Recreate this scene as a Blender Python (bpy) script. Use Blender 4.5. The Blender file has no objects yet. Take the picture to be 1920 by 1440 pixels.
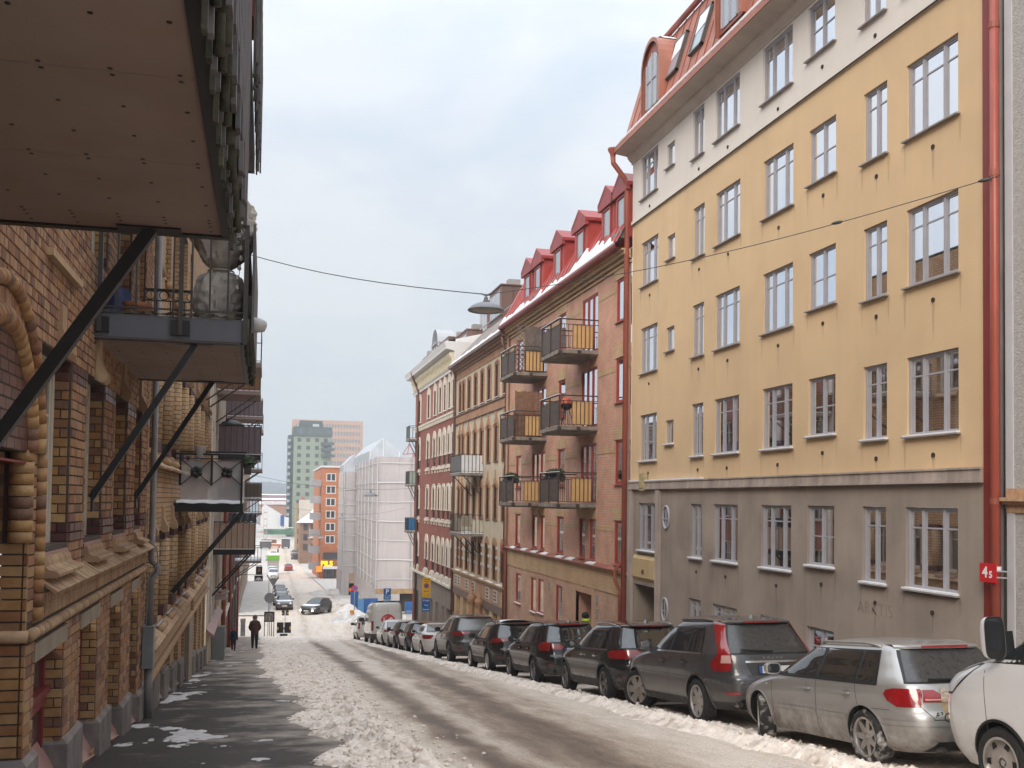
import bpy, bmesh, math, random
import numpy as np
from mathutils import Vector, Matrix
rnd = random.Random(7)
R = math.radians
S = bpy.context.scene
COL = S.collection
# ------------------------------------------------------------ camera
CZ = 1.74                                   # eye height above the pavement
FPX, CYP = 1900.0, 871.0                    # focal length and optical axis row in photo pixels
YAW, PIT, ROL = R(13.71), R(2.03), R(.79)
vF = Vector((math.sin(YAW)*math.cos(PIT), math.cos(YAW)*math.cos(PIT), math.sin(PIT)))
vR0 = Vector((math.cos(YAW), -math.sin(YAW), 0)); vU0 = vR0.cross(vF)
vR = vR0*math.cos(ROL)+vU0*math.sin(ROL); vU = -vR0*math.sin(ROL)+vU0*math.cos(ROL)
cam = bpy.data.cameras.new('camera'); camo = bpy.data.objects.new('camera', cam); COL.objects.link(camo)
cam.sensor_width = 36; cam.lens = 36*FPX/1920; cam.clip_end = 6000; cam.clip_start = .1
cam.shift_y = (CYP-720)/1920
M = Matrix((vR, vU, -vF)).transposed().to_4x4(); M.translation = (0, 0, CZ)
camo.matrix_world = M
S.camera = camo
S.render.resolution_x, S.render.resolution_y = 1024, 768
# ------------------------------------------------------------ sky and light: bright winter overcast
SUN_EL, SUN_AZ = R(32), R(215)
w = bpy.data.worlds.new('World'); S.world = w; w.use_nodes = True
nt = w.node_tree; nt.nodes.clear()
def wn(t, **k):
 n = nt.nodes.new(t)
 for a, b in k.items(): setattr(n, a, b)
 return n
out = wn('ShaderNodeOutputWorld'); bg = wn('ShaderNodeBackground'); sky = wn('ShaderNodeTexSky')
sky.sky_type = 'NISHITA'; sky.sun_disc = False; sky.sun_elevation = SUN_EL; sky.sun_rotation = SUN_AZ
sky.air_density = 1.2; sky.dust_density = 2.0; sky.ozone_density = 1.0
tc = wn('ShaderNodeTexCoord'); mp = wn('ShaderNodeMapping'); mp.inputs['Scale'].default_value = (1.6, 1.6, 3.2)
nz = wn('ShaderNodeTexNoise'); nz.inputs['Scale'].default_value = 2.2; nz.inputs['Detail'].default_value = 7; nz.inputs['Roughness'].default_value = .55
nz.inputs['Distortion'].default_value = .3
rp = wn('ShaderNodeValToRGB'); rp.color_ramp.elements[0].position = .34; rp.color_ramp.elements[0].color = (3.5, 3.95, 4.5, 1)
rp.color_ramp.elements[1].position = .6; rp.color_ramp.elements[1].color = (4.6, 4.75, 4.92, 1)
mx = wn('ShaderNodeMix', data_type='RGBA'); mx.inputs[0].default_value = .90
L = nt.links.new
L(tc.outputs['Generated'], mp.inputs['Vector']); L(mp.outputs[0], nz.inputs['Vector']); L(nz.outputs['Fac'], rp.inputs[0])
# overcast skies are brightest overhead
spz = wn('ShaderNodeSeparateXYZ'); L(tc.outputs['Generated'], spz.inputs[0])
cl0 = wn('ShaderNodeMath', operation='MAXIMUM'); cl0.inputs[1].default_value = 0; L(spz.outputs['Z'], cl0.inputs[0])
pw = wn('ShaderNodeMath', operation='POWER'); pw.inputs[1].default_value = 2.2; L(cl0.outputs[0], pw.inputs[0])
ma = wn('ShaderNodeMath', operation='MULTIPLY_ADD'); ma.inputs[1].default_value = 2.8; ma.inputs[2].default_value = 1; L(pw.outputs[0], ma.inputs[0])
vm = wn('ShaderNodeVectorMath', operation='SCALE'); L(rp.outputs[0], vm.inputs[0]); L(ma.outputs[0], vm.inputs['Scale'])
L(sky.outputs[0], mx.inputs[6]); L(vm.outputs[0], mx.inputs[7]); L(mx.outputs[2], bg.inputs[0]); L(bg.outputs[0], out.inputs[0])
bg.inputs[1].default_value = .10
sun = bpy.data.lights.new('sun', 'SUN'); suno = bpy.data.objects.new('sun', sun); COL.objects.link(suno)
sun.energy = 1.5; sun.angle = R(30); sun.color = (1, .90, .78)
suno.rotation_euler = Vector((math.sin(SUN_AZ)*math.cos(SUN_EL), math.cos(SUN_AZ)*math.cos(SUN_EL), math.sin(SUN_EL))).to_track_quat('Z', 'Y').to_euler()
S.view_settings.view_transform = 'Standard'; S.view_settings.look = 'None'
S.view_settings.gamma = 1; S.view_settings.exposure = 0.75; S.view_settings.use_curve_mapping = False
S.render.engine = 'CYCLES'
S.cycles.max_bounces = 8; S.cycles.diffuse_bounces = 3; S.cycles.glossy_bounces = 3; S.cycles.transmission_bounces = 4; S.cycles.transparent_max_bounces = 10; S.cycles.volume_bounces = 0; S.cycles.caustics_reflective = False; S.cycles.caustics_refractive = False
# ------------------------------------------------------------ photo pixel -> place on a known surface
def ray(px, py): return vF+vR*((px-960)/FPX)-vU*((py-CYP)/FPX)
def atX(px, py, X): d = ray(px, py); p = d*(X/d.x); return Vector((X, p.y, p.z+CZ))
def atY(px, py, Y): d = ray(px, py); p = d*(Y/d.y); return Vector((p.x, Y, p.z+CZ))
def atZ(px, py, Z): d = ray(px, py); p = d*((Z-CZ)/d.z); return Vector((p.x, p.y, Z))
GK = ([-60, 0, 80, 88, 104, 112, 176, 218, 262, 4000], [6.9, 0, -9.17, -9.82, -9.95, -10.2, -12.4, -14.1, -14.2, -14.2])
def G(y): return np.interp(y, GK[0], GK[1])
SL = math.atan(.1147)
# ------------------------------------------------------------ materials
MATS = {}
def mat(name, col, rough=.7, var=.0, vs=3.0, bump=0.0, bs=40.0, metal=0.0, ior=1.45, coat=0, alpha=None, streak=0, dirt=None, island=0, trans=0, spec=None, hue=None):
 """procedural principled material; var: noise colour variation, streak: vertical rain streaks, island: per-piece variation"""
 if name in MATS: return MATS[name]
 m = bpy.data.materials.new(name); m.use_nodes = True; MATS[name] = m
 t = m.node_tree; p = t.nodes['Principled BSDF']; lk = t.links.new
 p.inputs['Roughness'].default_value = rough; p.inputs['Metallic'].default_value = metal; p.inputs['IOR'].default_value = ior
 p.inputs['Coat Weight'].default_value = coat; p.inputs['Coat Roughness'].default_value = .04
 if trans: p.inputs['Transmission Weight'].default_value = trans
 if spec is not None: p.inputs['Specular IOR Level'].default_value = spec
 if alpha is not None: p.inputs['Alpha'].default_value = alpha
 c = (*col, 1)
 p.inputs['Base Color'].default_value = c
 geo = t.nodes.new('ShaderNodeNewGeometry')
 cur = None
 def noise(scale, vec=None, det=5):
  n = t.nodes.new('ShaderNodeTexNoise'); n.inputs['Scale'].default_value = scale; n.inputs['Detail'].default_value = det
  lk(vec or geo.outputs['Position'], n.inputs['Vector']); return n
 def mul(lo, hi, fac):
  r = t.nodes.new('ShaderNodeMapRange'); r.inputs[1].default_value = .3; r.inputs[2].default_value = .7
  r.inputs[3].default_value = lo; r.inputs[4].default_value = hi; lk(fac, r.inputs[0]); return r.outputs[0]
 def apply(val):
  nonlocal cur
  n = t.nodes.new('ShaderNodeMix'); n.data_type = 'RGBA'; n.blend_type = 'MULTIPLY'; n.inputs[0].default_value = 1
  if cur is None: n.inputs[6].default_value = c
  else: lk(cur, n.inputs[6])
  lk(val, n.inputs[7]); cur = n.outputs[2]
 if var: apply(mul(1-var, 1+var, noise(vs).outputs['Fac']))
 if streak:
  mpn = t.nodes.new('ShaderNodeMapping'); mpn.inputs['Scale'].default_value = (2.2, 2.2, .12)
  lk(geo.outputs['Position'], mpn.inputs['Vector']); apply(mul(1-streak, 1+streak*.4, noise(2.0, mpn.outputs[0], 6).outputs['Fac']))
 if island:
  r = t.nodes.new('ShaderNodeMapRange'); r.inputs[3].default_value = 1-island; r.inputs[4].default_value = 1+island
  lk(geo.outputs['Random Per Island'], r.inputs[0]); apply(r.outputs[0])
 if hue:                                  # per-piece colour from a list
  rp = t.nodes.new('ShaderNodeValToRGB'); rp.color_ramp.interpolation = 'CONSTANT'
  els = rp.color_ramp.elements
  for i, h in enumerate(hue):
   if i == 0: els[1].position = 1.0; els[1].color = (*hue[-1], 1); e = els[0]
   else: e = els.new(i/len(hue))
   e.color = (*h, 1)
  oi = t.nodes.new('ShaderNodeObjectInfo'); ad = t.nodes.new('ShaderNodeMath'); ad.operation = 'ADD'
  fr = t.nodes.new('ShaderNodeMath'); fr.operation = 'FRACT'
  lk(geo.outputs['Random Per Island'], ad.inputs[0]); lk(oi.outputs['Random'], ad.inputs[1]); lk(ad.outputs[0], fr.inputs[0])
  lk(fr.outputs[0], rp.inputs[0])
  old = cur; cur = rp.outputs[0]
  apply(mul(.86, 1.12, noise(9).outputs['Fac']))
 if dirt:                                 # (colour, amount, scale)
  n = t.nodes.new('ShaderNodeMix'); n.data_type = 'RGBA'
  if cur is None: n.inputs[6].default_value = c
  else: lk(cur, n.inputs[6])
  n.inputs[7].default_value = (*dirt[0], 1)
  r = t.nodes.new('ShaderNodeMapRange'); r.inputs[1].default_value = .5; r.inputs[2].default_value = .72; r.inputs[4].default_value = dirt[1]
  lk(noise(dirt[2]).outputs['Fac'], r.inputs[0]); lk(r.outputs[0], n.inputs[0]); cur = n.outputs[2]
 if cur is not None: lk(cur, p.inputs['Base Color'])
 if bump:
  b = t.nodes.new('ShaderNodeBump'); b.inputs['Strength'].default_value = bump; b.inputs['Distance'].default_value = .02
  lk(noise(bs).outputs['Fac'], b.inputs['Height']); lk(b.outputs[0], p.inputs['Normal'])
 return m
def brickmat(name, c1, c2, mortar, bw=.25, bh=.075, var=.12, ms=.012, axis='Y', bands=None):
 """running-bond brickwork laid out in metres on an upright wall (for walls too far to show single bricks)"""
 if name in MATS: return MATS[name]
 m = bpy.data.materials.new(name); m.use_nodes = True; MATS[name] = m
 t = m.node_tree; p = t.nodes['Principled BSDF']; lk = t.links.new; p.inputs['Roughness'].default_value = .85
 geo = t.nodes.new('ShaderNodeNewGeometry'); sp = t.nodes.new('ShaderNodeSeparateXYZ'); cb = t.nodes.new('ShaderNodeCombineXYZ')
 lk(geo.outputs['Position'], sp.inputs[0])
 ad = t.nodes.new('ShaderNodeMath'); ad.operation = 'ADD'; lk(sp.outputs['X'], ad.inputs[0]); lk(sp.outputs['Y'], ad.inputs[1])
 lk(ad.outputs[0], cb.inputs['X']); lk(sp.outputs['Z'], cb.inputs['Y'])
 b = t.nodes.new('ShaderNodeTexBrick'); b.inputs['Scale'].default_value = 1; b.inputs['Brick Width'].default_value = bw; b.inputs['Row Height'].default_value = bh
 b.inputs['Mortar Size'].default_value = ms; b.inputs['Mortar Smooth'].default_value = .2; b.inputs['Bias'].default_value = -.1
 b.inputs['Color1'].default_value = (*c1, 1); b.inputs['Color2'].default_value = (*c2, 1); b.inputs['Mortar'].default_value = (*mortar, 1)
 lk(cb.outputs[0], b.inputs['Vector'])
 n = t.nodes.new('ShaderNodeTexNoise'); n.inputs['Scale'].default_value = 1.3; n.inputs['Detail'].default_value = 6; lk(geo.outputs['Position'], n.inputs['Vector'])
 r = t.nodes.new('ShaderNodeMapRange'); r.inputs[1].default_value = .3; r.inputs[2].default_value = .7; r.inputs[3].default_value = 1-var; r.inputs[4].default_value = 1+var
 lk(n.outputs['Fac'], r.inputs[0])
 mm = t.nodes.new('ShaderNodeMix'); mm.data_type = 'RGBA'; mm.blend_type = 'MULTIPLY'; mm.inputs[0].default_value = 1
 lk(b.outputs['Color'], mm.inputs[6]); lk(r.outputs[0], mm.inputs[7]); lk(mm.outputs[2], p.inputs['Base Color'])
 bu = t.nodes.new('ShaderNodeBump'); bu.inputs['Strength'].default_value = .4; bu.inputs['Distance'].default_value = .008; bu.invert = True
 lk(b.outputs['Fac'], bu.inputs['Height']); lk(bu.outputs[0], p.inputs['Normal'])
 return m
def glassmat(name, tint=.82, refl=.30, rough=.02):
 """clear coated window pane: see-through, with a mirror reflection that grows at glancing angles"""
 if name in MATS: return MATS[name]
 m = bpy.data.materials.new(name); m.use_nodes = True; MATS[name] = m
 t = m.node_tree; t.nodes.remove(t.nodes['Principled BSDF']); o = t.nodes['Material Output']; lk = t.links.new
 tr = t.nodes.new('ShaderNodeBsdfTransparent'); tr.inputs[0].default_value = (tint, tint, tint*1.02, 1)
 gl = t.nodes.new('ShaderNodeBsdfGlossy'); gl.inputs['Roughness'].default_value = rough; gl.inputs[0].default_value = (.93, .95, 1, 1)
 lw = t.nodes.new('ShaderNodeLayerWeight'); lw.inputs[0].default_value = .35
 mr = t.nodes.new('ShaderNodeMapRange'); mr.inputs[3].default_value = refl*.55; mr.inputs[4].default_value = min(1, refl*2.6)
 mxs = t.nodes.new('ShaderNodeMixShader'); lk(lw.outputs['Fresnel'], mr.inputs[0]); lk(mr.outputs[0], mxs.inputs[0])
 lk(tr.outputs[0], mxs.inputs[1]); lk(gl.outputs[0], mxs.inputs[2]); lk(mxs.outputs[0], o.inputs[0])
 return m
def emat(name, col, st):
 if name in MATS: return MATS[name]
 m = mat(name, col, .4); p = m.node_tree.nodes['Principled BSDF']
 p.inputs['Emission Color'].default_value = (*col, 1); p.inputs['Emission Strength'].default_value = st
 return m
# ------------------------------------------------------------ mesh building
class MB:
 def __init__(s): s.v = []; s.f = []; s.m = []
 def add(s, vs, fs, mi=0):
  o = len(s.v); s.v += [tuple(v) for v in vs]; s.f += [tuple(i+o for i in f) for f in fs]; s.m += [mi]*len(fs)
  return s
 def quad(s, a, b, c, d, mi=0): return s.add([a, b, c, d], [(0, 1, 2, 3)], mi)
 def poly(s, ps, mi=0): return s.add(ps, [tuple(range(len(ps)))], mi)
 def box(s, x0, x1, y0, y1, z0, z1, mi=0):
  return s.add([(x0,y0,z0),(x1,y0,z0),(x1,y1,z0),(x0,y1,z0),(x0,y0,z1),(x1,y0,z1),(x1,y1,z1),(x0,y1,z1)],
      [(3,2,1,0),(4,5,6,7),(0,1,5,4),(1,2,6,5),(2,3,7,6),(3,0,4,7)], mi)
 def bar(s, p, q, wx, wz=None, mi=0, up=(0,0,1)):
  """square bar from p to q"""
  p, q = Vector(p), Vector(q); d = (q-p).normalized(); u = Vector(up)
  if abs(d.dot(u)) > .98: u = Vector((1, 0, 0))
  a = d.cross(u).normalized()*wx/2; b = a.cross(d).normalized()*(wz or wx)/2
  vs = [p-a-b, p+a-b, p+a+b, p-a+b, q-a-b, q+a-b, q+a+b, q-a+b]
  return s.add(vs, [(3,2,1,0),(4,5,6,7),(0,1,5,4),(1,2,6,5),(2,3,7,6),(3,0,4,7)], mi)
 def tube(s, pts, r, n=8, mi=0, cap=True):
  pts = [Vector(p) for p in pts]; k = len(pts); rs = r if isinstance(r, (list, tuple)) else [r]*k
  vs = []; pu = None
  for i, p in enumerate(pts):
   d = (pts[min(i+1, k-1)]-pts[max(i-1, 0)]).normalized()
   u = pu if pu is not None else (Vector((0,0,1)) if abs(d.z) < .9 else Vector((1,0,0)))
   a = d.cross(u)
   if a.length < 1e-4: a = d.cross(Vector((0, 1, 0)))
   a.normalize(); b = a.cross(d).normalized(); pu = b
   for j in range(n):
    t = 2*math.pi*j/n; vs.append(p+(a*math.cos(t)+b*math.sin(t))*rs[i])
  fs = [(i*n+j, i*n+(j+1) % n, (i+1)*n+(j+1) % n, (i+1)*n+j) for i in range(k-1) for j in range(n)]
  if cap: fs += [tuple(range(n))[::-1], tuple((k-1)*n+j for j in range(n))]
  return s.add(vs, fs, mi)
 def lathe(s, prof, n=24, o=(0,0,0), ax='z', mi=0, a0=0, a1=2*math.pi):
  """prof: list of (radius, height)"""
  full = abs(a1-a0-2*math.pi) < 1e-6; k = len(prof); m = n if full else n+1; vs = []
  for i in range(m):
   t = a0+(a1-a0)*i/n; c, sn = math.cos(t), math.sin(t)
   for r, h in prof:
    q = (r*c, r*sn, h) if ax == 'z' else ((r*c, h, r*sn) if ax == 'y' else (h, r*c, r*sn))
    vs.append((o[0]+q[0], o[1]+q[1], o[2]+q[2]))
  fs = []
  for i in range(n):
   a, b = i*k, ((i+1) % m)*k
   for j in range(k-1): fs.append((a+j, b+j, b+j+1, a+j+1))
  return s.add(vs, fs, mi)
 def prism(s, poly, d, mi=0):
  """closed polygon (3d points) pushed along d"""
  d = Vector(d); k = len(poly); p = [Vector(q) for q in poly]; vs = p+[q+d for q in p]
  return s.add(vs, [tuple(range(k))[::-1], tuple(range(k, 2*k))]+[(i, (i+1) % k, k+(i+1) % k, k+i) for i in range(k)], mi)
 def grid(s, P, mi=0):
  """P: rows of points"""
  k = len(P[0]); vs = [q for r_ in P for q in r_]
  return s.add(vs, [(i*k+j, i*k+j+1, (i+1)*k+j+1, (i+1)*k+j) for i in range(len(P)-1) for j in range(k-1)], mi)
 def mesh(s, name, mats, smooth=False, off=(0,0,0)):
  me = bpy.data.meshes.new(name)
  vs = s.v if off == (0,0,0) else [(a-off[0], b-off[1], c-off[2]) for a, b, c in s.v]
  me.from_pydata(vs, [], s.f)
  for m in (mats if isinstance(mats, (list, tuple)) else [mats]): me.materials.append(m)
  if any(s.m): me.polygons.foreach_set('material_index', s.m)
  if smooth:
   me.polygons.foreach_set('use_smooth', [True]*len(me.polygons))
   if smooth is not True: me.set_sharp_from_angle(angle=R(smooth))
  me.update(); return me
WL = {}
def link(name, data, parent=None, loc=(0,0,0)):
 """place data at world position loc (parents of unrotated things)"""
 o = bpy.data.objects.new(name, data); COL.objects.link(o); l = Vector(loc)
 WL[o] = l
 if parent: o.parent = parent; o.location = l-WL.get(parent, Vector((0,0,0)))
 else: o.location = l
 return o
def tag(o, label=None, cat=None, group=None, kind=None):
 if label: o['label'] = label
 if cat: o['category'] = cat
 if group: o['group'] = group
 if kind: o['kind'] = kind
 return o
def thing(name, label, cat, loc=(0,0,0), group=None):
 return tag(link(name, None, None, loc), label, cat, group)
def part(name, mb, mats, parent=None, smooth=False, loc=None, kind=None):
 """mesh given in world coordinates, put under parent"""
 if loc is None:
  loc = WL[parent] if parent is not None else Vector((0,0,0))
 o = link(name, mb.mesh(name, mats, smooth, tuple(loc)), parent, loc)
 if kind: o['kind'] = kind
 return o
def lpart(name, mb, mats, parent, smooth=False, loc=(0,0,0)):
 """mesh given in the parent's own coordinates"""
 me = mb if isinstance(mb, bpy.types.Mesh) else mb.mesh(name, mats, smooth)
 o = bpy.data.objects.new(name, me); COL.objects.link(o); o.parent = parent; o.location = loc; return o
TMP = bpy.data.scenes.new('workbench')
def evaluated(*objs):
 """mesh of the first object with its modifiers applied, worked out in a scratch scene"""
 for o in objs: TMP.collection.objects.link(o)
 vl = TMP.view_layers[0]; vl.update(); me = bpy.data.meshes.new_from_object(objs[0].evaluated_get(vl.depsgraph))
 for o in objs: TMP.collection.objects.unlink(o)
 return me
def textmesh(txt, size, name='lettering', bold=0.0, ext=.002, align='CENTER', spacing=1.0):
 cu = bpy.data.curves.new(name, 'FONT'); cu.body = txt; cu.size = size; cu.extrude = ext; cu.offset = bold
 cu.align_x = align; cu.align_y = 'CENTER'; cu.resolution_u = 3; cu.space_character = spacing
 o = bpy.data.objects.new(name, cu)
 me = evaluated(o)
 bpy.data.objects.remove(o); bpy.data.curves.remove(cu); return me
def text_on(txt, size, m, parent, p, xdir, zdir=(0,0,1), bold=0, local=False, spacing=1.0, align='CENTER'):
 me = textmesh(txt, size, bold=bold, spacing=spacing, align=align); me.materials.clear(); me.materials.append(m)
 x = Vector(xdir).normalized(); z = Vector(zdir).normalized(); n = x.cross(z)
 Mx = Matrix((x, z, n)).transposed().to_4x4(); Mx.translation = Vector(p)-(Vector((0,0,0)) if local else WL[parent])
 me.transform(Mx)
 o = bpy.data.objects.new('lettering', me); COL.objects.link(o); o.parent = parent; return o
# ------------------------------------------------------------ noise for terrain
def vnoise(x, y, seed=0):
 xi = np.floor(x).astype(int); yi = np.floor(y).astype(int); xf = x-xi; yf = y-yi
 def h(a, b):
  n = (a*374761393+b*668265263+seed*982451653) & 0x7fffffff; n = ((n ^ (n >> 13))*1274126177) & 0x7fffffff
  return ((n ^ (n >> 16)) & 0xffff)/65535.0
 u = xf*xf*(3-2*xf); v = yf*yf*(3-2*yf)
 return (h(xi, yi)*(1-u)+h(xi+1, yi)*u)*(1-v)+(h(xi, yi+1)*(1-u)+h(xi+1, yi+1)*u)*v
def fbm(x, y, o=4, seed=0, g=.5):
 a = 1.0; s = 0.0; t = 0.0
 for i in range(o): s = s+a*vnoise(x*2**i, y*2**i, seed+i); t += a; a *= g
 return s/t
def fb(a, b_, o=4, seed=0, g=.5): return fbm(np.asarray(a, float), np.asarray(b_, float), o, seed, g)
def sstep(a, b, x): t = np.clip((x-a)/(b-a), 0, 1); return t*t*(3-2*t)
# ============================================================ ground, road, pavements, snow
XL, XR_ = -2.0, 11.4                        # faces of the left and right house rows
KL, KR = 1.15, 8.8                          # kerb lines
def roadmat():
 m = bpy.data.materials.new('icy_road'); m.use_nodes = True; t = m.node_tree; p = t.nodes['Principled BSDF']; lk = t.links.new
 geo = t.nodes.new('ShaderNodeNewGeometry'); sp = t.nodes.new('ShaderNodeSeparateXYZ'); lk(geo.outputs['Position'], sp.inputs[0])
 def mth(op, a, b=None):
  n = t.nodes.new('ShaderNodeMath'); n.operation = op
  for i, v in enumerate((a, b)):
   if v is None: continue
   if isinstance(v, (int, float)): n.inputs[i].default_value = v
   else: lk(v, n.inputs[i])
  return n.outputs[0]
 def noise(sc, det=6, vec=None, rough=.6):
  n = t.nodes.new('ShaderNodeTexNoise'); n.inputs['Scale'].default_value = sc; n.inputs['Detail'].default_value = det; n.inputs['Roughness'].default_value = rough
  lk(vec or geo.outputs['Position'], n.inputs['Vector']); return n.outputs['Fac']
 mpn = t.nodes.new('ShaderNodeMapping'); mpn.inputs['Scale'].default_value = (1, .16, 1); lk(geo.outputs['Position'], mpn.inputs['Vector'])
 x, y = sp.outputs['X'], sp.outputs['Y']
 wob = mth('MULTIPLY', mth('SUBTRACT', noise(.35, 3), .5), .9)
 def track(c0, k, wd):
  xc = mth('ADD', mth('MULTIPLY', mth('SUBTRACT', y, 12.0), k), c0)
  d = mth('DIVIDE', mth('ADD', mth('SUBTRACT', x, xc), wob), wd)
  return mth('POWER', 2.718, mth('MULTIPLY', mth('MULTIPLY', d, d), -1))
 s1 = mth('ADD', track(2.85, .012, .34), track(4.15, .045, .50))
 s2 = mth('ADD', mth('MULTIPLY', track(3.55, .035, .25), .45), mth('MULTIPLY', track(5.0, .05, .3), .35))
 tr = mth('ADD', s1, s2)
 br = mth('ADD', mth('MULTIPLY', noise(1.6, 8, mpn.outputs[0], .68), 1.5), -.75)
 fade = mth('SUBTRACT', 1.0, mth('MULTIPLY', mth('MAXIMUM', mth('SUBTRACT', y, 66.0), 0.0), .05)); fade = mth('MAXIMUM', fade, .25)
 fac = mth('ADD', mth('MULTIPLY', mth('MULTIPLY', tr, fade), .92), mth('ADD', mth('ADD', mth('MULTIPLY', br, .62), mth('MULTIPLY', mth('SUBTRACT', noise(5.5, 6, mpn.outputs[0], .7), .5), .75)), .06))
 rp = t.nodes.new('ShaderNodeValToRGB'); lk(fac, rp.inputs[0])
 e = rp.color_ramp.elements; e[0].position = .0; e[0].color = (.76, .655, .555, 1); e[1].position = 1.0; e[1].color = (.145, .098, .066, 1)
 a = e.new(.35); a.color = (.56, .455, .36, 1); b = e.new(.68); b.color = (.30, .215, .152, 1)
 mx = t.nodes.new('ShaderNodeMix'); mx.data_type = 'RGBA'; mx.blend_type = 'MULTIPLY'; mx.inputs[0].default_value = 1
 r = t.nodes.new('ShaderNodeMapRange'); r.inputs[1].default_value = .25; r.inputs[2].default_value = .75; r.inputs[3].default_value = .50; r.inputs[4].default_value = 1.42
 lk(noise(30, 5, None, .75), r.inputs[0]); lk(rp.outputs[0], mx.inputs[6]); lk(r.outputs[0], mx.inputs[7]); lk(mx.outputs[2], p.inputs['Base Color'])
 p.inputs['Roughness'].default_value = .55
 bu = t.nodes.new('ShaderNodeBump'); bu.inputs['Strength'].default_value = .8; bu.inputs['Distance'].default_value = .04
 lk(mth('ADD', noise(14, 8, None, .7), mth('MULTIPLY', fac, -.35)), bu.inputs['Height']); lk(bu.outputs[0], p.inputs['Normal'])
 return m
M_road = roadmat()
def pavemat():
 m = mat('wet_asphalt', (.034, .0255, .0225), .6, spec=.25, var=.25, vs=1.2, bump=.35, bs=130)
 t = m.node_tree; p = t.nodes['Principled BSDF']; lk = t.links.new
 src = p.inputs['Base Color'].links[0].from_socket
 geo = t.nodes.new('ShaderNodeNewGeometry'); sp = t.nodes.new('ShaderNodeSeparateXYZ'); lk(geo.outputs['Position'], sp.inputs[0])
 n = t.nodes.new('ShaderNodeTexNoise'); n.inputs['Scale'].default_value = .9; n.inputs['Detail'].default_value = 9; n.inputs['Roughness'].default_value = .68
 lk(geo.outputs['Position'], n.inputs['Vector'])
 # trodden slush film: thicker further down the hill and towards the kerb
 my = t.nodes.new('ShaderNodeMapRange'); my.inputs[1].default_value = 10; my.inputs[2].default_value = 46; my.inputs[3].default_value = -.13; my.inputs[4].default_value = .17
 lk(sp.outputs['Y'], my.inputs[0])
 mxx = t.nodes.new('ShaderNodeMapRange'); mxx.inputs[1].default_value = -1.4; mxx.inputs[2].default_value = .9; mxx.inputs[3].default_value = -.03; mxx.inputs[4].default_value = .17
 lk(sp.outputs['X'], mxx.inputs[0])
 a = t.nodes.new('ShaderNodeMath'); a.operation = 'ADD'; lk(my.outputs[0], a.inputs[0]); lk(mxx.outputs[0], a.inputs[1])
 b = t.nodes.new('ShaderNodeMath'); b.operation = 'ADD'; lk(a.outputs[0], b.inputs[0]); lk(n.outputs['Fac'], b.inputs[1])
 rr = t.nodes.new('ShaderNodeMapRange'); rr.inputs[1].default_value = .47; rr.inputs[2].default_value = .70; lk(b.outputs[0], rr.inputs[0])
 g1 = t.nodes.new('ShaderNodeTexNoise'); g1.inputs['Scale'].default_value = 70; g1.inputs['Detail'].default_value = 4; lk(geo.outputs['Position'], g1.inputs['Vector'])
 g2 = t.nodes.new('ShaderNodeMapRange'); g2.inputs[1].default_value = .3; g2.inputs[2].default_value = .72; g2.inputs[3].default_value = .45; g2.inputs[4].default_value = 1.9; lk(g1.outputs['Fac'], g2.inputs[0])
 g3 = t.nodes.new('ShaderNodeMix'); g3.data_type = 'RGBA'; g3.blend_type = 'MULTIPLY'; g3.inputs[0].default_value = 1; lk(src, g3.inputs[6]); lk(g2.outputs[0], g3.inputs[7]); src = g3.outputs[2]
 x = t.nodes.new('ShaderNodeMix'); x.data_type = 'RGBA'; x.inputs[7].default_value = (.34, .285, .235, 1)
 lk(rr.outputs[0], x.inputs[0]); lk(src, x.inputs[6]); lk(x.outputs[2], p.inputs['Base Color'])
 return m
M_pave = pavemat()
M_snow = mat('street_snow', (.84, .735, .645), .75, var=.14, vs=9, bump=.7, bs=40, dirt=((.45, .36, .28), .9, 2.8))
M_snowc = mat('clean_snow', (.80, .80, .82), .7, var=.05, vs=3, bump=.25, bs=14)
M_granite = mat('granite', (.20, .175, .16), .8, var=.22, vs=5, bump=.3, bs=70, streak=.25)
M_ground = mat('snowy_ground', (.55, .52, .49), .9, var=.15, vs=.05)
# one sheet to the horizon, under everything
ys = [-60, -20, 0, 20, 40, 60, 80, 88, 104, 112, 140, 176, 200, 218, 262, 400, 700, 1500, 3500]
b = MB(); xs = [-2500, -300, -60, -10, 0, 10, 20, 60, 300, 2500]
b.grid([[(x, y, float(G(y))-.35) for x in xs] for y in ys]); tag(part('ground', b, M_ground), kind='structure')
def strip(name, x0, x1, yl, dz, m, nx=2, kind='structure'):
 q = MB(); q.grid([[(x0+(x1-x0)*i/(nx-1), y, float(G(y))+dz) for i in range(nx)] for y in yl]); return tag(part(name, q, m), kind=kind)
RY = [-12, 0, 20, 40, 60, 80, 84, 88, 92, 98, 104, 108, 112, 120, 140, 160, 176, 200, 218, 240, 262, 330, 430]
strip('road', KL-.3, KR+.3, RY, -.06, M_road, 12)
b = MB()
for xa, xb in ((-80, KL-.3), (KR+.3, 90)):
 b.grid([[(xa+(xb-xa)*i/6, y, float(G(y))-.06) for i in range(7)] for y in (84, 88, 92, 98, 104)])
tag(part('cross_road', b, M_road), kind='structure')
PV = [-12, 0, 20, 40, 60, 80, 84.6]; PF = [103.4, 104, 108, 112, 140, 176, 200, 218, 262, 430]
strip('pavement', XL-.4, KL, PV, .04, M_pave, 6); strip('pavement', KR, XR_+.4, PV, .04, M_pave, 4)
M_paves = mat('snowy_pavement', (.56, .52, .48), .8, var=.18, vs=1.5, bump=.4, bs=30)
strip('pavement', -6, KL, PF, .04, M_paves, 4); strip('pavement', KR, 16, PF, .04, M_paves, 4)
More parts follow.
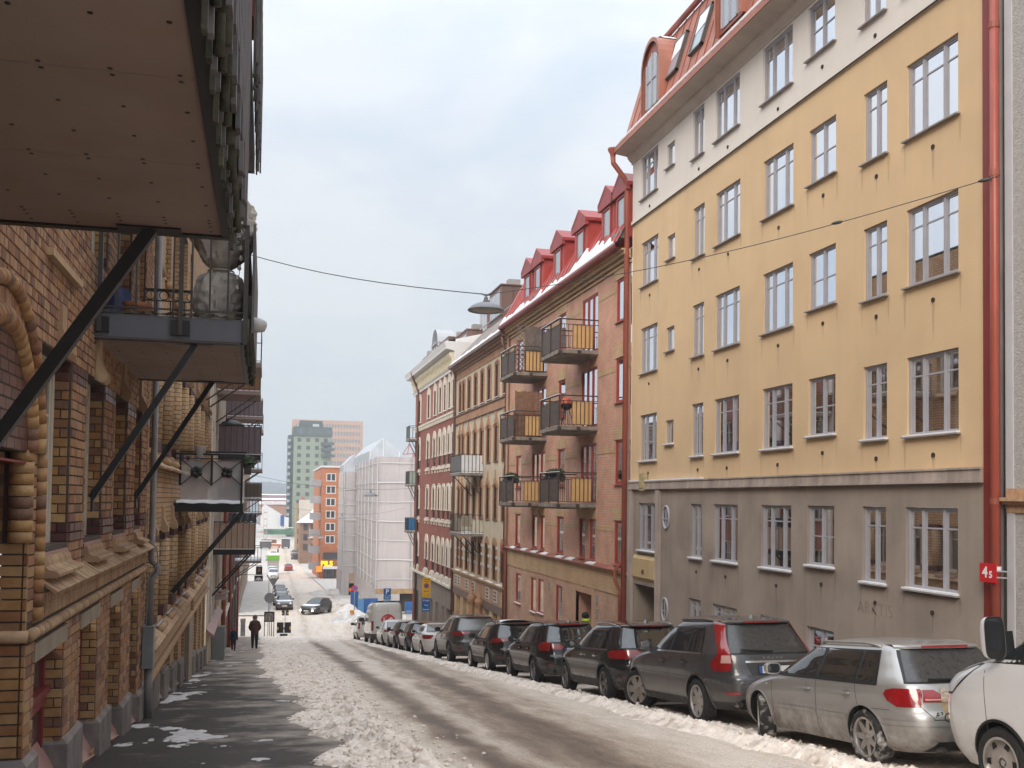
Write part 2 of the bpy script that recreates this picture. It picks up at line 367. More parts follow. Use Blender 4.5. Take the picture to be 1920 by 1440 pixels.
for nm, xa in (('left', KL), ('right', KR-.14)):
 q = MB()
 for i in range(len(PV)-1):
  y0, y1 = PV[i], PV[i+1]; z0, z1 = float(G(y0)), float(G(y1))
  q.add([(xa, y0, z0-.2), (xa+.14, y0, z0-.2), (xa+.14, y1, z1-.2), (xa, y1, z1-.2), (xa, y0, z0+.045), (xa+.14, y0, z0+.045), (xa+.14, y1, z1+.045), (xa, y1, z1+.045)],
     [(4,5,6,7), (0,1,5,4), (1,2,6,5), (2,3,7,6), (3,0,4,7)])
 tag(part('kerb', q, M_granite), kind='structure')
# ---- ploughed snow: height fields that dip below the ground where the surface is clear
def field(name, x0, x1, ylist, nx, hf, m):
 xs = np.linspace(x0, x1, nx); ysn = np.array(ylist); Xg, Yg = np.meshgrid(xs, ysn)
 Z = G(Yg)+hf(Xg, Yg); k = nx
 idx = np.arange(len(ysn)*k).reshape(len(ysn), k)
 q = np.stack([idx[:-1, :-1], idx[:-1, 1:], idx[1:, 1:], idx[1:, :-1]], -1).reshape(-1, 4)
 H = (hf(Xg, Yg) > -.085); keep = (H[:-1, :-1] | H[:-1, 1:] | H[1:, 1:] | H[1:, :-1]).reshape(-1)
 q = q[keep]
 me = bpy.data.meshes.new(name)
 me.vertices.add(Xg.size); me.vertices.foreach_set('co', np.stack([Xg, Yg, Z], -1).reshape(-1))
 me.loops.add(q.size); me.loops.foreach_set('vertex_index', q.reshape(-1).astype(np.int32))
 me.polygons.add(len(q)); me.polygons.foreach_set('loop_start', (np.arange(len(q))*4).astype(np.int32)); me.polygons.foreach_set('loop_total', np.full(len(q), 4, np.int32))
 me.update(calc_edges=True); me.polygons.foreach_set('use_smooth', np.ones(len(q), bool)); me.materials.append(m)
 bm = bmesh.new(); bm.from_mesh(me); bmesh.ops.delete(bm, geom=[v for v in bm.verts if not v.link_faces], context='VERTS'); bm.to_mesh(me); bm.free()
 return tag(link(name, me), kind='stuff')
def ygrade(a, bnd, d0, k):
 r = [a]
 while r[-1] < bnd: r.append(r[-1]+d0*max(1, r[-1]/k))
 return r
def h_left(x, y):
 n = fbm(x*1.1, y*.8, 4, 3); n2 = fbm(x*5.5, y*5.5, 4, 11, .6); lump = np.abs(fbm(x*9, y*9, 3, 5)-.5)*2
 # sub-shapes: kerb berm, wide in front, thinner down the hill
 e0 = .45-.035*(y-12)*(y < 40)-.98*(y >= 40); e0 = np.maximum(e0, -.55)+1.1*(n-.5)+.5*(fbm(x*2.6, y*.9, 4, 77)-.5)
 e1 = 2.15+.4*(fbm(x*.3, y*.5, 3, 21)-.5)+1.25*sstep(64, 78, y)-.0*y
 body = sstep(e0, e0+.7, x)*(1-sstep(e1-.35, e1+.25, x))
 ridge = np.exp(-((x-1.75+.25*np.sin(y*.5))/.42)**2)*sstep(34, 14, y)
 n3 = fbm(x*17, y*17, 3, 15, .6)
 hgt = .04+.085*n+ridge*(.03+.10*n2)+(.05+.09*ridge)*(n2-.45)*2+(.04*lump+.035*(n3-.5))*sstep(44, 16, y)
 road_drop = -.10*sstep(KL-.1, KL+.25, x)
 return body*hgt-(1-body)*.17+road_drop*body*.55
def h_right(x, y):
 n = fbm(x*1.3, y*.9, 4, 41); n2 = fbm(x*6, y*6, 4, 43, .6); lump = np.abs(fbm(x*10, y*10, 3, 45)-.5)*2
 e0 = 5.95+.7*(n-.5)+.10*np.sin(y*.7)+.005*(y-12)
 body = sstep(e0, e0+.5, x)*(1-sstep(6.85+.25*n, 7.3+.5*n, x)*.85)*(1-sstep(8.3, 8.8, x))*sstep(83, 80, y)
 ridge = np.exp(-((x-6.55)/.22)**2)
 n3 = fbm(x*16, y*16, 3, 47, .6); hgt = .015+ridge*(.02+.15*n2*n)+.10*(n2-.45)+.07*lump+.05*(n3-.5)
 return -.06+body*hgt-(1-body)*.06
field('snow_bank', -1.0, 3.4, ygrade(9.5, 84, .022, 15), 190, h_left, M_snow)
field('snow_ridge', 5.2, 8.9, ygrade(6.0, 83, .03, 16), 110, h_right, M_snow)
# wind-blown patches on the left pavement
def h_patch(x, y):
 n = fbm(x*1.1+3, y*.75, 5, 91, .55); near = np.exp(-((x+1.75)/.75)**2)
 n2 = fbm(x*7, y*3.5, 4, 93, .65)
 return .03+(n-.69+.085*near+.13*(n2-.5))*.16
field('snow_patch', -1.98, .6, ygrade(9, 84, .035, 18), 90, h_patch, mat('trodden_snow', (.52, .50, .49), .75, var=.2, vs=8, bump=.4, bs=40))
# loose clods on the left bank
cl = MB()
for i in range(2200):
 y = 9.8+rnd.random()**2.2*40; x = rnd.gauss(1.45, .5)
 if x < .4 or x > 2.9: continue
 r = rnd.uniform(.012, .042)*(1.7 if rnd.random() < .07 else 1)
 z = float(G(y))+max(float(h_left(np.array([x]), np.array([y]))[0]), -.05)+r*.15
 ico = [(0,0,1),(.89,0,.45),(.28,.85,.45),(-.72,.53,.45),(-.72,-.53,.45),(.28,-.85,.45),(.72,.53,-.45),(-.28,.85,-.45),(-.89,0,-.45),(-.28,-.85,-.45),(.72,-.53,-.45),(0,0,-1)]
 vs = [(x+a*r*rnd.uniform(.7, 1.3), y+bb*r*rnd.uniform(.7, 1.3), z+c*r*rnd.uniform(.5, .9)) for a, bb, c in ico]
 cl.add(vs, [(0,1,2),(0,2,3),(0,3,4),(0,4,5),(0,5,1),(1,6,2),(2,7,3),(3,8,4),(4,9,5),(5,10,1),(6,7,2),(7,8,3),(8,9,4),(9,10,5),(10,6,1),(11,7,6),(11,8,7),(11,9,8),(11,10,9),(11,6,10)])
for i in range(420):
 y = 8+rnd.random()**1.6*45; x = rnd.gauss(6.4, .28); r = rnd.uniform(.012, .045)
 z = float(G(y))+float(h_right(np.array([x]), np.array([y]))[0])+r*.1
 vs = [(x+a*r*rnd.uniform(.7, 1.3), y+bb*r*rnd.uniform(.7, 1.3), z+c*r*rnd.uniform(.5, .9)) for a, bb, c in ico]
 cl.add(vs, [(0,1,2),(0,2,3),(0,3,4),(0,4,5),(0,5,1),(1,6,2),(2,7,3),(3,8,4),(4,9,5),(5,10,1),(6,7,2),(7,8,3),(8,9,4),(9,10,5),(10,6,1),(11,7,6),(11,8,7),(11,9,8),(11,10,9),(11,6,10)])
tag(part('snow_clods', cl, mat('snow_clod', (.80, .70, .61), .8, var=.15, vs=12, bump=.4, bs=60), smooth=True), kind='stuff')
# far snow piles at the crossing
def pile(px, py, w_, h_, seed):
 p = None; d = ray(px, py)
 for i in range(4000):
  t = 3+i*.05; q = d*t
  if q.z+CZ < float(G(q.y)): p = q; break
 q = MB(); n = 46; lin = np.linspace(-1, 1, n); ag, bg_ = np.meshgrid(lin, lin, indexing='ij')
 rr_ = np.sqrt(ag**2+bg_**2)*(1+.5*(fb(ag*1.6+seed, bg_*1.6, 3, seed+2)-.5)); hh = np.clip(1-rr_, 0, 1)**.8*(.35+.95*fb(ag*1.8+seed, bg_*1.8, 4, seed))+.22*np.abs(fb(ag*5, bg_*5, 3, seed+5)-.5)*(rr_ < .95)
 rows = [[(p.x+float(ag[i, j])*w_, p.y+float(bg_[i, j])*w_, float(G(p.y+float(bg_[i, j])*w_))-.12+h_*float(hh[i, j])) for j in range(n)] for i in range(n)]
 q.grid(rows); o = tag(part('snow_pile', q, mat('pile_snow', (.66, .63, .60), .8, var=.15, vs=2, bump=.5, bs=8, dirt=((.40, .34, .29), .7, 1.1)), smooth=True), kind='stuff')
for a in ((660, 1163, 2.2, 1.2, 5), (642, 1130, 3.4, .9, 9), (560, 1198, 1.0, .25, 14), (622, 1112, 3.6, .8, 22), (655, 1148, 1.6, 1.1, 31)): pile(*a)
# frost-lifted tar seam and manhole cover
q = MB(); q.lathe([(0, .0), (.29, 0), (.30, -.004), (.33, -.004), (.335, -.03)], 28)
mh = link('manhole_cover', q.mesh('manhole_cover', mat('cast_iron', (.06, .052, .047), .6, var=.3, vs=20, bump=.4, bs=60)), None, (3.61, 40.5, float(G(40.5))-.05))
mh.rotation_euler = (-SL, 0, 0); tag(mh, 'round dark iron manhole cover in the icy lane', 'manhole')
# ============================================================ house fronts: helpers
def facade(mb, X, sg, y0, y1, z0, z1, holes, rev=.14, mi=0, rmi=None, zcut=None):
 """wall sheet at x=X facing sg with real openings (ya,yb,za,zb) and reveals going back by rev"""
 rmi = mi if rmi is None else rmi
 ysn = sorted({y0, y1, *[h[0] for h in holes], *[h[1] for h in holes]}); zsn = sorted({z0, z1, *[h[2] for h in holes], *[h[3] for h in holes], *(zcut or [])})
 ysn = [y for y in ysn if y0 <= y <= y1]; zsn = [z for z in zsn if z0 <= z <= z1]
 for i in range(len(ysn)-1):
  for j in range(len(zsn)-1):
   a, b_, c, d = ysn[i], ysn[i+1], zsn[j], zsn[j+1]; my, mz = (a+b_)/2, (c+d)/2
   if any(h[0] < my < h[1] and h[2] < mz < h[3] for h in holes): continue
   mb.quad((X, a, c), (X, b_, c), (X, b_, d), (X, a, d), mi)
 Xb = X-sg*rev
 for a, b_, c, d in [h[:4] for h in holes]:
  mb.quad((X, a, c), (Xb, a, c), (Xb, a, d), (X, a, d), rmi); mb.quad((X, b_, c), (X, b_, d), (Xb, b_, d), (Xb, b_, c), rmi)
  mb.quad((X, a, d), (Xb, a, d), (Xb, b_, d), (X, b_, d), rmi); mb.quad((X, a, c), (X, b_, c), (Xb, b_, c), (Xb, a, c), rmi)
WC = {}
M_glass = glassmat('window_glass', .80, .34)
M_glassd = glassmat('dark_window_glass', .55, .28)
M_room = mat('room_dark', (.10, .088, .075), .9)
M_curt = mat('curtain', (.55, .53, .50), .9, var=.12, vs=9)
M_sash = mat('sash_paint', (.38, .37, .40), .5, var=.05, vs=5)
M_sill = mat('sill_metal', (.30, .275, .265), .5, var=.1)
M_snowsill = M_snowc
def box_cached(key, x0, x1, y0, y1, z0, z1, m):
 k = ('box', key, round(x1-x0, 3), round(y1-y0, 3), round(z1-z0, 3), m.name)
 if k not in WC: WC[k] = MB().box(0, x1-x0, 0, y1-y0, 0, z1-z0).mesh(key, m)
 return WC[k]
def window(root, X, sg, ya, yb, za, zb, rev=.12, cols=(1,), trans=.78, fm=None, gm=None, fw=.045, mw=.05, cw=.03, sill=True, sm=None, snow=False, curtain=0, arch=0, so=.09):
 """a casement window set back in its opening: frame > panes, sill; sharing meshes between equal windows"""
 fm = fm or M_sash; gm = gm or M_glass; w_, h_ = round(yb-ya, 2), round(zb-za, 2); tot = sum(cols)
 key = (w_, h_, cols, trans, fm.name, fw, mw, cw, sg, rev)
 x0 = X-sg*rev
 if key not in WC:
  q = MB(); fx = (0, .07*sg) if sg > 0 else (.07*sg, 0)
  q.box(*fx, 0, w_, 0, fw); q.box(*fx, 0, w_, h_-fw, h_); q.box(*fx, 0, fw, fw, h_-fw); q.box(*fx, w_-fw, w_, fw, h_-fw)
  inner = w_-2*fw-mw*(len(cols)-1); yy = fw; panes = []
  cx = (.012*sg, .05*sg) if sg > 0 else (.05*sg, .012*sg); tx = (.02*sg, .045*sg) if sg > 0 else (.045*sg, .02*sg)
  for i, c in enumerate(cols):
   wd = inner*c/tot
   if i: q.box(*fx, yy-mw, yy, fw, h_-fw)
   q.box(*cx, yy, yy+cw, fw, h_-fw); q.box(*cx, yy+wd-cw, yy+wd, fw, h_-fw); q.box(*cx, yy+cw, yy+wd-cw, fw, fw+cw); q.box(*cx, yy+cw, yy+wd-cw, h_-fw-cw, h_-fw)
   zz = [fw+cw, h_-fw-cw]
   if trans: zt = fw+(h_-2*fw)*trans; q.box(*tx, yy+cw, yy+wd-cw, zt-.014, zt+.014); zz = [fw+cw, zt-.014, zt+.014, h_-fw-cw]
   for k in range(0, len(zz), 2): panes.append((yy+cw, yy+wd-cw, zz[k], zz[k+1]))
   yy += wd+mw
  pm = []
  for a, b_, c, d in panes:
   e = MB(); e.quad((0, 0, 0), (0, b_-a, 0), (0, b_-a, d-c), (0, 0, d-c)); pm.append((e.mesh('pane', gm), (.028*sg, a, c)))
  WC[key] = (q.mesh('window', fm), pm)
 me, pm = WC[key]
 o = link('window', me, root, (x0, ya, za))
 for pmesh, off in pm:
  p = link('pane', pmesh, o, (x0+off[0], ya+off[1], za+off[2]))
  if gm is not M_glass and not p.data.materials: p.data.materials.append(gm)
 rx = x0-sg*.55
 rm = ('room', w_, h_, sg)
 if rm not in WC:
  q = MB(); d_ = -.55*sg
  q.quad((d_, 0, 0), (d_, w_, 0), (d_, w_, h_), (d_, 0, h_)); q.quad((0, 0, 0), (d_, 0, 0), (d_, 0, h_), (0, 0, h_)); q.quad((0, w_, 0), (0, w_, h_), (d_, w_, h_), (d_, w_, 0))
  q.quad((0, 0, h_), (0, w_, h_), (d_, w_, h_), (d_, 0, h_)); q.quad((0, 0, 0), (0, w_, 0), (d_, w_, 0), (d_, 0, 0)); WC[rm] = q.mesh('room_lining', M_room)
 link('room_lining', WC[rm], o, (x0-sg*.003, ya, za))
 if curtain:
  k = ('cur', round(w_*curtain, 2), h_)
  if k not in WC:
   q = MB(); n = 14; wd = w_*curtain
   q.grid([[(.018*math.sin(i*1.9), wd*i/n, z) for i in range(n+1)] for z in (0, h_)]); WC[k] = q.mesh('curtain', M_curt, True)
  for s_ in ((0, 1) if curtain < .45 else (0,)):
   link('curtain', WC[k], o, (x0-sg*.12, ya if s_ == 0 else yb-w_*curtain, za))
 if curtain and rnd.random() < .3:
  k = ('bl', w_, round(h_*.35, 2)); f_ = rnd.choice((.22, .35, .5))
  k = ('bl', w_, round(h_*f_, 2))
  if k not in WC: WC[k] = MB().quad((0, 0, 0), (0, w_, 0), (0, w_, h_*f_), (0, 0, h_*f_)).mesh('roller_blind', mat('blind_cream', (.60, .55, .47), .8))
  link('roller_blind', WC[k], o, (x0-sg*.07, ya, zb-h_*f_))
 if sill:
  q = box_cached('sill', 0, rev+so, 0, w_+.12, 0, .025, sm or M_sill)
  xo = X-sg*rev if sg > 0 else X-so
  s_ = link('sill', q, o, (xo, ya-.06, za-.03))
  if snow:
   q = box_cached('sill_snow', 0, rev+so-.03, 0, w_+.06, 0, .03, M_snowsill)
   link('sill_snow', q, o, (xo+(.0 if sg > 0 else .01), ya-.03, za-.005+.003))
 return o
def cols_px(lst, y, X):
 return [(atX(a, y, X).y, atX(b_, y, X).y) for a, b_ in lst]
# ============================================================ the yellow house on the right
M_yel = mat('ochre_plaster', (.68, .485, .285), .85, var=.05, vs=.5, bump=.25, bs=90, streak=.03, dirt=((.58, .40, .24), .5, .8))
M_cream = mat('cream_plaster', (.73, .67, .61), .85, var=.04, vs=.5, bump=.2, bs=90, streak=.03)
M_taupe = mat('taupe_plaster', (.315, .255, .212), .85, var=.16, vs=.8, bump=.35, bs=80, streak=.09, dirt=((.42, .345, .285), .75, .55))
M_band = mat('band_plaster', (.42, .345, .30), .85, var=.14, vs=1.4, bump=.2, bs=60, streak=.3)
M_redm = mat('red_sheet_metal', (.31, .085, .055), .45, var=.14, vs=2)
M_redd = mat('dark_red_metal', (.22, .03, .022), .4, var=.1, vs=2)
M_copper = mat('salmon_sheet_metal', (.38, .155, .108), .5, var=.16, vs=1.5)
M_vent = mat('vent_dark', (.045, .035, .03), .7)
XW = XR_
yel = None
def build_yellow():
 global yel
 ya_ = atX(1849, 900, XW).y; yb_ = atX(1183, 900, XW).y
 yel = thing('apartment_house', 'tall ochre plaster apartment house with cream top floor and taupe base on the right', 'house', (XW, (ya_+yb_)/2, float(G((ya_+yb_)/2))))
 zr = lambda px, py: atX(px, py, XW).z
 zt = [zr(1431.7, 94.8), zr(1701, 124), zr(1700, 395.5), zr(1700, 671.7), zr(1699, 951)]
 zb = [zt[0]-1.36, zr(1697, 267), zr(1696, 542), zr(1695, 820), zr(1694, 1102)]
 cols = [(1201, 1232, 3), (1249, 1263.5, 0), (1298, 1319, 2), (1340.5, 1386, 3), (1430, 1486, 3), (1516, 1566.5, 22), (1619, 1663, 2), (1700, 1797.5, 3)]
 holes = []; wins = []
 for r in range(5):
  for ci, (a, b_, k) in enumerate(cols):
   if r == 0 and ci == 7: pass
   yb0, ya0 = atX(a, 700, XW).y, atX(b_, 700, XW).y
   t, bt = zt[r], zb[r]
   if k == 0:
    if r == 4: continue
    t, bt = zt[r]-.31, zt[r]-1.02
   if k == 22: bt = bt+.19
   holes.append((ya0, yb0, bt, t)); wins.append((ya0, yb0, bt, t, k, r))
 zb5 = zr(1337, 1131)
 for a, b_, k in ((1293, 1315, 2), (1337, 1383, 3), (1427, 1484, 3), (1514, 1565, 22)):
  yb0, ya0 = atX(a, 1140, XW).y, atX(b_, 1140, XW).y; h = (ya0, yb0, zb5-.8, zb5); holes.append(h); wins.append((*h, k, 5))
 ent = (atX(1233, 1130, XW).y, atX(1189.5, 1130, XW).y, float(G(29))-1.2, zr(1210, 1098)); holes.append(ent)
 z_b0, z_b1 = zr(1240, 917), zr(1240, 901.5)
 z_cy = (zr(1186, 420)+zr(1520, 185))/2; z_e = zt[0]+.12
 sel = lambda lo, hi: [h for h in holes if lo <= (h[2]+h[3])/2 < hi]
 b = MB(); facade(b, XW, -1, ya_, yb_, z_b1, z_cy, sel(z_b1, z_cy), .17); part('wall', b, M_yel, yel)
 b = MB(); facade(b, XW-.03, -1, ya_, yb_, z_cy, z_e+.3, sel(z_cy, 99), .2); b.box(XW-.075, XW-.03, ya_, yb_, z_cy, z_cy+.10); b.quad((XW, ya_, z_cy), (XW, yb_, z_cy), (XW-.075, yb_, z_cy), (XW-.075, ya_, z_cy)); part('wall', b, M_cream, yel)
 b = MB(); facade(b, XW-.02, -1, ya_, yb_, -7.5, z_b0, sel(-9, z_b0), .19); part('wall', b, M_taupe, yel)
 b = MB()                                           # belt course in cut lengths
 n = 18
 for i in range(n):
  a, c = ya_+(yb_-ya_)*i/n, ya_+(yb_-ya_)*(i+1)/n
  b.box(XW-.10, XW+.05, a+.003, c-.003, z_b0+.05, z_b1-.025)
 b.box(XW-.125, XW+.05, ya_, yb_, z_b1-.025, z_b1+.01); b.box(XW-.125, XW+.05, ya_, yb_, z_b0, z_b0+.05)
 part('belt_course', b, M_band, yel)
 ys1 = atX(1320, 905, XW).y; ys0 = atX(1185, 905, XW).y
 b = MB(); b.box(XW-.122, XW-.01, ys1, ys0, z_b1+.011, z_b1+.045); part('ledge_snow', b, M_snowc, yel)
 # end wall towards the camera and back
 for yy in (ya_, yb_): b = MB(); b.quad((XW-.02, yy, -7.5), (XW-.02, yy, z_e+.3), (XW+11, yy, z_e+.3), (XW+11, yy, -7.5)); part('gable_wall', b, M_cream, yel)
 for (a, c, z0, z1, k, r) in wins:
  cl = {3: (1, 1.5, 1), 2: (1, 1), 22: (1, 1), 0: (1,)}[k]
  window(yel, XW-(.03 if r == 0 else .0 if r < 4 else .02), -1, a, c, z0, z1, .12, cl, trans=(.5 if k == 22 else 0 if k == 0 else .77), fm=M_sash, sm=(M_sill if r < 3 else M_sill),
      snow=(r >= 3), curtain=rnd.choice((0, .16, .2, .24, .3, .34)) if k else 0)
  if r > 0 and k:                                 # rain stains below the sill ends
   for ye in (a-.05, c+.05, (a+c)/2-.05):
    wq = rnd.uniform(.02, .05); lq = rnd.uniform(.25, .8); zq = z0-(.06 if abs(ye-(a+c)/2) > .2 else .42); e = MB(); xq = XW-(.024 if r >= 4 else .004); e.add([(xq, ye-wq, zq), (xq, ye+wq, zq), (xq, ye+wq*.5, zq-lq*.6), (xq, ye, zq-lq), (xq, ye-wq*.4, zq-lq*.7)], [(0, 1, 2, 3, 4)]); part('rain_stain', e, mat('rain_stain', (.10, .07, .05), .9, alpha=.13), yel)
  # round vent under the window
  if k and r < 5:
   q = MB(); yv = (a+c)/2-.05; q.lathe([(0, 0), (.03, 0), (.034, -.008), (.043, -.008), (.045, .02)], 16, ax='x')
   if 'vent' not in WC: WC['vent'] = q.mesh('vent', [M_vent])
   link('vent', WC['vent'], yel, (XW-.012-(.02 if r == 4 else .03 if r == 0 else 0), yv, z0-.36))
 # oval windows beside the doorway
 for px, py in ((1250, 970), (1247.5, 1143)):
  c = atX(px, py, XW-.02); q = MB(); ry, rz = .20, .30
  ring = lambda k, x: [(x, c.y+math.cos(t*math.pi/16)*ry*k, c.z+math.sin(t*math.pi/16)*rz*k) for t in range(33)]
  q.grid([ring(1.18, XW-.02), ring(1.18, XW-.07), ring(1.0, XW-.07), ring(1.0, XW+.06)]); w_ = part('oval_window', q, M_sash, yel, True)
  q = MB(); q.poly(ring(1.0, XW-.022)[:-1]); part('pane', q, mat('oval_glass', (.06, .06, .065), .05, ior=2.0), w_)
  q = MB(); q.bar((XW-.04, c.y, c.z-rz), (XW-.04, c.y, c.z+rz), .03); q.bar((XW-.04, c.y-ry, c.z-.05), (XW-.04, c.y+ry, c.z-.05), .03); part('glazing_bar', q, M_sash, w_)
 # doorway: pilasters, ochre panel, deep dark porch
 yA, yB = ent[0], ent[1]; zE = ent[3]
 for (p0, p1) in ((1181.5, 1189), (1233.5, 1240.5)):
  a, c = atX(p1, 1000, XW).y, atX(p0, 1000, XW).y; q = MB(); q.box(XW-.10, XW-.02, a, c, -7, z_b0-.0); part('pilaster', q, M_band, yel)
 zp0, zp1 = atX(1210, 1089, XW).z, atX(1210, 1042, XW).z; q = MB(); q.box(XW-.03, XW-.01, yA, yB, zp0, zp1)
 e = .10; q.add([(XW-.03, yA, zp0), (XW-.03, yB, zp0), (XW-.03, yB, zp1), (XW-.03, yA, zp1), (XW-.11, yA+e, zp0+e), (XW-.11, yB-e, zp0+e), (XW-.11, yB-e, zp1-e), (XW-.11, yA+e, zp1-e)], [(4,5,6,7), (0,1,5,4), (1,2,6,5), (2,3,7,6), (3,0,4,7)])
 pn = part('door_panel', q, mat('ochre_panel', (.50, .36, .19), .8, var=.1, vs=3), yel)
 text_on('48', .22, M_vent, pn, (XW-.118, (yA+yB)/2, (zp0+zp1)/2-.12), (0, -1, 0))
 q = MB(); q.box(XW-.02, XW+1.6, yA-.02, yA-.01, -7, zE); q.box(XW-.02, XW+1.6, yB+.01, yB+.02, -7, zE); q.quad((XW+1.6, yA, -7), (XW+1.6, yB, -7), (XW+1.6, yB, zE), (XW+1.6, yA, zE)); q.quad((XW, yA, zE), (XW, yB, zE), (XW+1.6, yB, zE), (XW+1.6, yA, zE)); part('porch', q, M_taupe, yel)
 q = MB(); q.box(XW+1.52, XW+1.58, yA+.25, yB-.25, -7, zE-.3); dr = part('door', q, mat('door_brown', (.10, .06, .04), .5), yel)
 # year relief on the belt course
 p0 = atX(1206, 920, XW); p1 = atX(1215, 887, XW); q = MB(); q.box(XW-.145, XW-.02, p1.y, p0.y, p0.z, p1.z); q.box(XW-.165, XW-.145, p1.y+.05, p0.y-.05, p0.z+.08, p1.z-.08); rl = part('relief', q, mat('relief_ochre', (.42, .34, .18), .7, var=.3, vs=12), yel)
 # scratched graffiti tag low on the plaster
 g = atX(1640, 1143, XW-.02); gt = text_on('ARKTIS', .36, mat('scratch_grey', (.235, .20, .17), .9), yel, (XW-.024, g.y, g.z), (0, -1, 0), bold=-.012); gt.name = 'graffiti'
 # cornice: stepped moulding, flat soffit, gutter, snow brackets
 zl = zt[0]+.06; Xo = XW-.66
 q = MB(); prof = [(XW-.03, zl-.02), (XW-.07, zl), (XW-.07, zl+.05), (XW-.13, zl+.09), (XW-.19, zl+.17), (XW-.21, zl+.17), (XW-.21, zl+.24), (Xo+.03, zl+.30), (Xo, zl+.30), (Xo, zl+.36), (XW+.3, zl+.36)]
 q.grid([[(x, ya_, z) for x, z in prof], [(x, yb_+.05, z) for x, z in prof]]); part('cornice', q, mat('cornice_plaster', (.53, .46, .40), .8, var=.1, vs=2), yel, 35)
 q = MB(); prof = [(Xo+.0, zl+.30), (Xo-.03, zl+.305), (Xo-.03, zl+.47), (Xo+.02, zl+.47)]
 q.grid([[(x, ya_, z) for x, z in prof], [(x, yb_+.06, z) for x, z in prof]]); part('fascia', q, M_copper, yel)
 n = int((yb_-ya_)/.34); q = MB(); q.quad((Xo-.02, ya_, zl+.44), (Xo-.02, yb_+.05, zl+.44), (Xo+.10, yb_+.05, zl+.62), (Xo+.10, ya_, zl+.62)); gt_ = part('gutter', q, M_redd, yel)
 for i in range(n):
  y = ya_+.2+i*.34; k = 'gb'
  if k not in WC: WC[k] = MB().prism([(0, -.012, -.05), (0, -.012, .02), (.16, -.012, .20), (.19, -.012, .16)], (0, .024, 0)).mesh('gutter_bracket', M_redm)
  link('gutter_bracket', WC[k], gt_, (Xo-.035, y, zl+.45))
 # mansard of red sheet metal with standing seams
 Rb = (Xo+.10, zl+.60); Rk = (XW-.28, zl+.95); Rt = (XW+.42, zl+3.35)
 q = MB()
 for y0, y1 in ((ya_, yb_+.02),): q.grid([[(x, y, z) for x, z in (Rb, Rk, Rt, (XW+6, zl+5.2))] for y in (y0, y1)])
 q.poly([(XW+6, yb_+.02, zl+5.2), (XW+6, yb_+.02, zl), Rb and (Xo+.1, yb_+.02, zl+.5), (Rb[0], yb_+.02, Rb[1]), (Rk[0], yb_+.02, Rk[1]), (Rt[0], yb_+.02, Rt[1])])
 rf = part('roof', q, M_copper, yel)
 n = int((yb_-ya_)/.55)
 for i in range(n+1):
  y = ya_+.05+i*.55; k = 'seam'
  if k not in WC:
   q = MB(); pts = [(Rb[0]-Rb[0], 0, 0), (Rk[0]-Rb[0], 0, Rk[1]-Rb[1]), (Rt[0]-Rb[0], 0, Rt[1]-Rb[1])]
   for a, c in ((0, 1), (1, 2)): q.bar(pts[a], pts[c], .022, .05)
   WC[k] = q.mesh('roof_seam', M_redm)
  link('roof_seam', WC[k], rf, (Rb[0], y, Rb[1]))
 q = MB(); q.tube([(Rt[0]-.1, y, Rt[1]+.06) for y in (ya_, yb_-1.2)], .09, 8); part('ridge_pipe', q, M_redm, rf)
 q = MB(); rows = []
 for i in range(60):
  y = ya_+.3+(yb_-ya_-.5)*i/59; w_ = .12+.55*float(fbm(np.array([y*.8]), np.array([3.3]), 4, 8)[0])**1.5
  f0 = .02; f1 = w_; dx, dz = Rk[0]-Rb[0], Rk[1]-Rb[1]
  rows.append([(Rb[0]+dx*f0-.0, y, Rb[1]+dz*f0-.02), (Rb[0]+dx*f0-.03, y, Rb[1]+dz*f0+.05), (Rb[0]+dx*f1*1.4-.02, y, Rb[1]+dz*f1*1.4+.05), (Rb[0]+dx*f1*1.6, y, Rb[1]+dz*f1*1.6-.02)])
 q.grid(rows); part('roof_snow', q, M_snowc, rf, True)
 # dormers: an arched one at the far end, a square one nearer
 def dormer(yc, w_, z0, h_, arched):
  xf = Rk[0]-.02; xb = XW+.9; q = MB(); n = 12
  def outl(k, x, zoff=0):
   if arched:
    a = [(x, yc-w_/2*k, z0)]+[(x, yc-w_/2*k*math.cos(math.pi*i/n), z0+h_*.62+h_*.38*math.sin(math.pi*i/n)*k+zoff) for i in range(n+1)]+[(x, yc+w_/2*k, z0)]
   else: a = [(x, yc-w_/2*k, z0), (x, yc-w_/2*k, z0+h_+zoff), (x, yc+w_/2*k, z0+h_+zoff), (x, yc+w_/2*k, z0)]
   return a
  q.grid([outl(1, xf), outl(1, xb)]); q.poly(outl(1, xf))
  d = part('dormer', q, M_redm, rf)
  q = MB(); q.grid([outl(1.0, xf-.10, .02), outl(1.12, xf-.10, .05), outl(1.12, xb, .05)]); part('dormer_hood', q, M_copper, d)
  if arched:
   q = MB(); sn = [[(x, yc-w_*.5*math.cos(math.pi*t), z0+h_*.62+h_*.42*math.sin(math.pi*t)+.05+.09*math.sin(math.pi*t)) for t in (.3, .4, .5, .6, .7, .8)] for x in (xf+.15, xf+.3, xb)]; q.grid(sn); part('dormer_snow', q, M_snowc, d, True)
  q = MB(); ww = w_*.62; zz0, zz1 = z0+.10, z0+h_*.86
  o = [(xf-.02, yc-ww/2, zz0)]+([(xf-.02, yc-ww/2*math.cos(math.pi*i/n), zz1-.28+.25*math.sin(math.pi*i/n)) for i in range(n+1)] if arched else [(xf-.02, yc-ww/2, zz1), (xf-.02, yc+ww/2, zz1)])+[(xf-.02, yc+ww/2, zz0)]
  q.poly(o); part('pane', q, mat('dormer_glass', (.33, .37, .42), .05, ior=2.2), d)
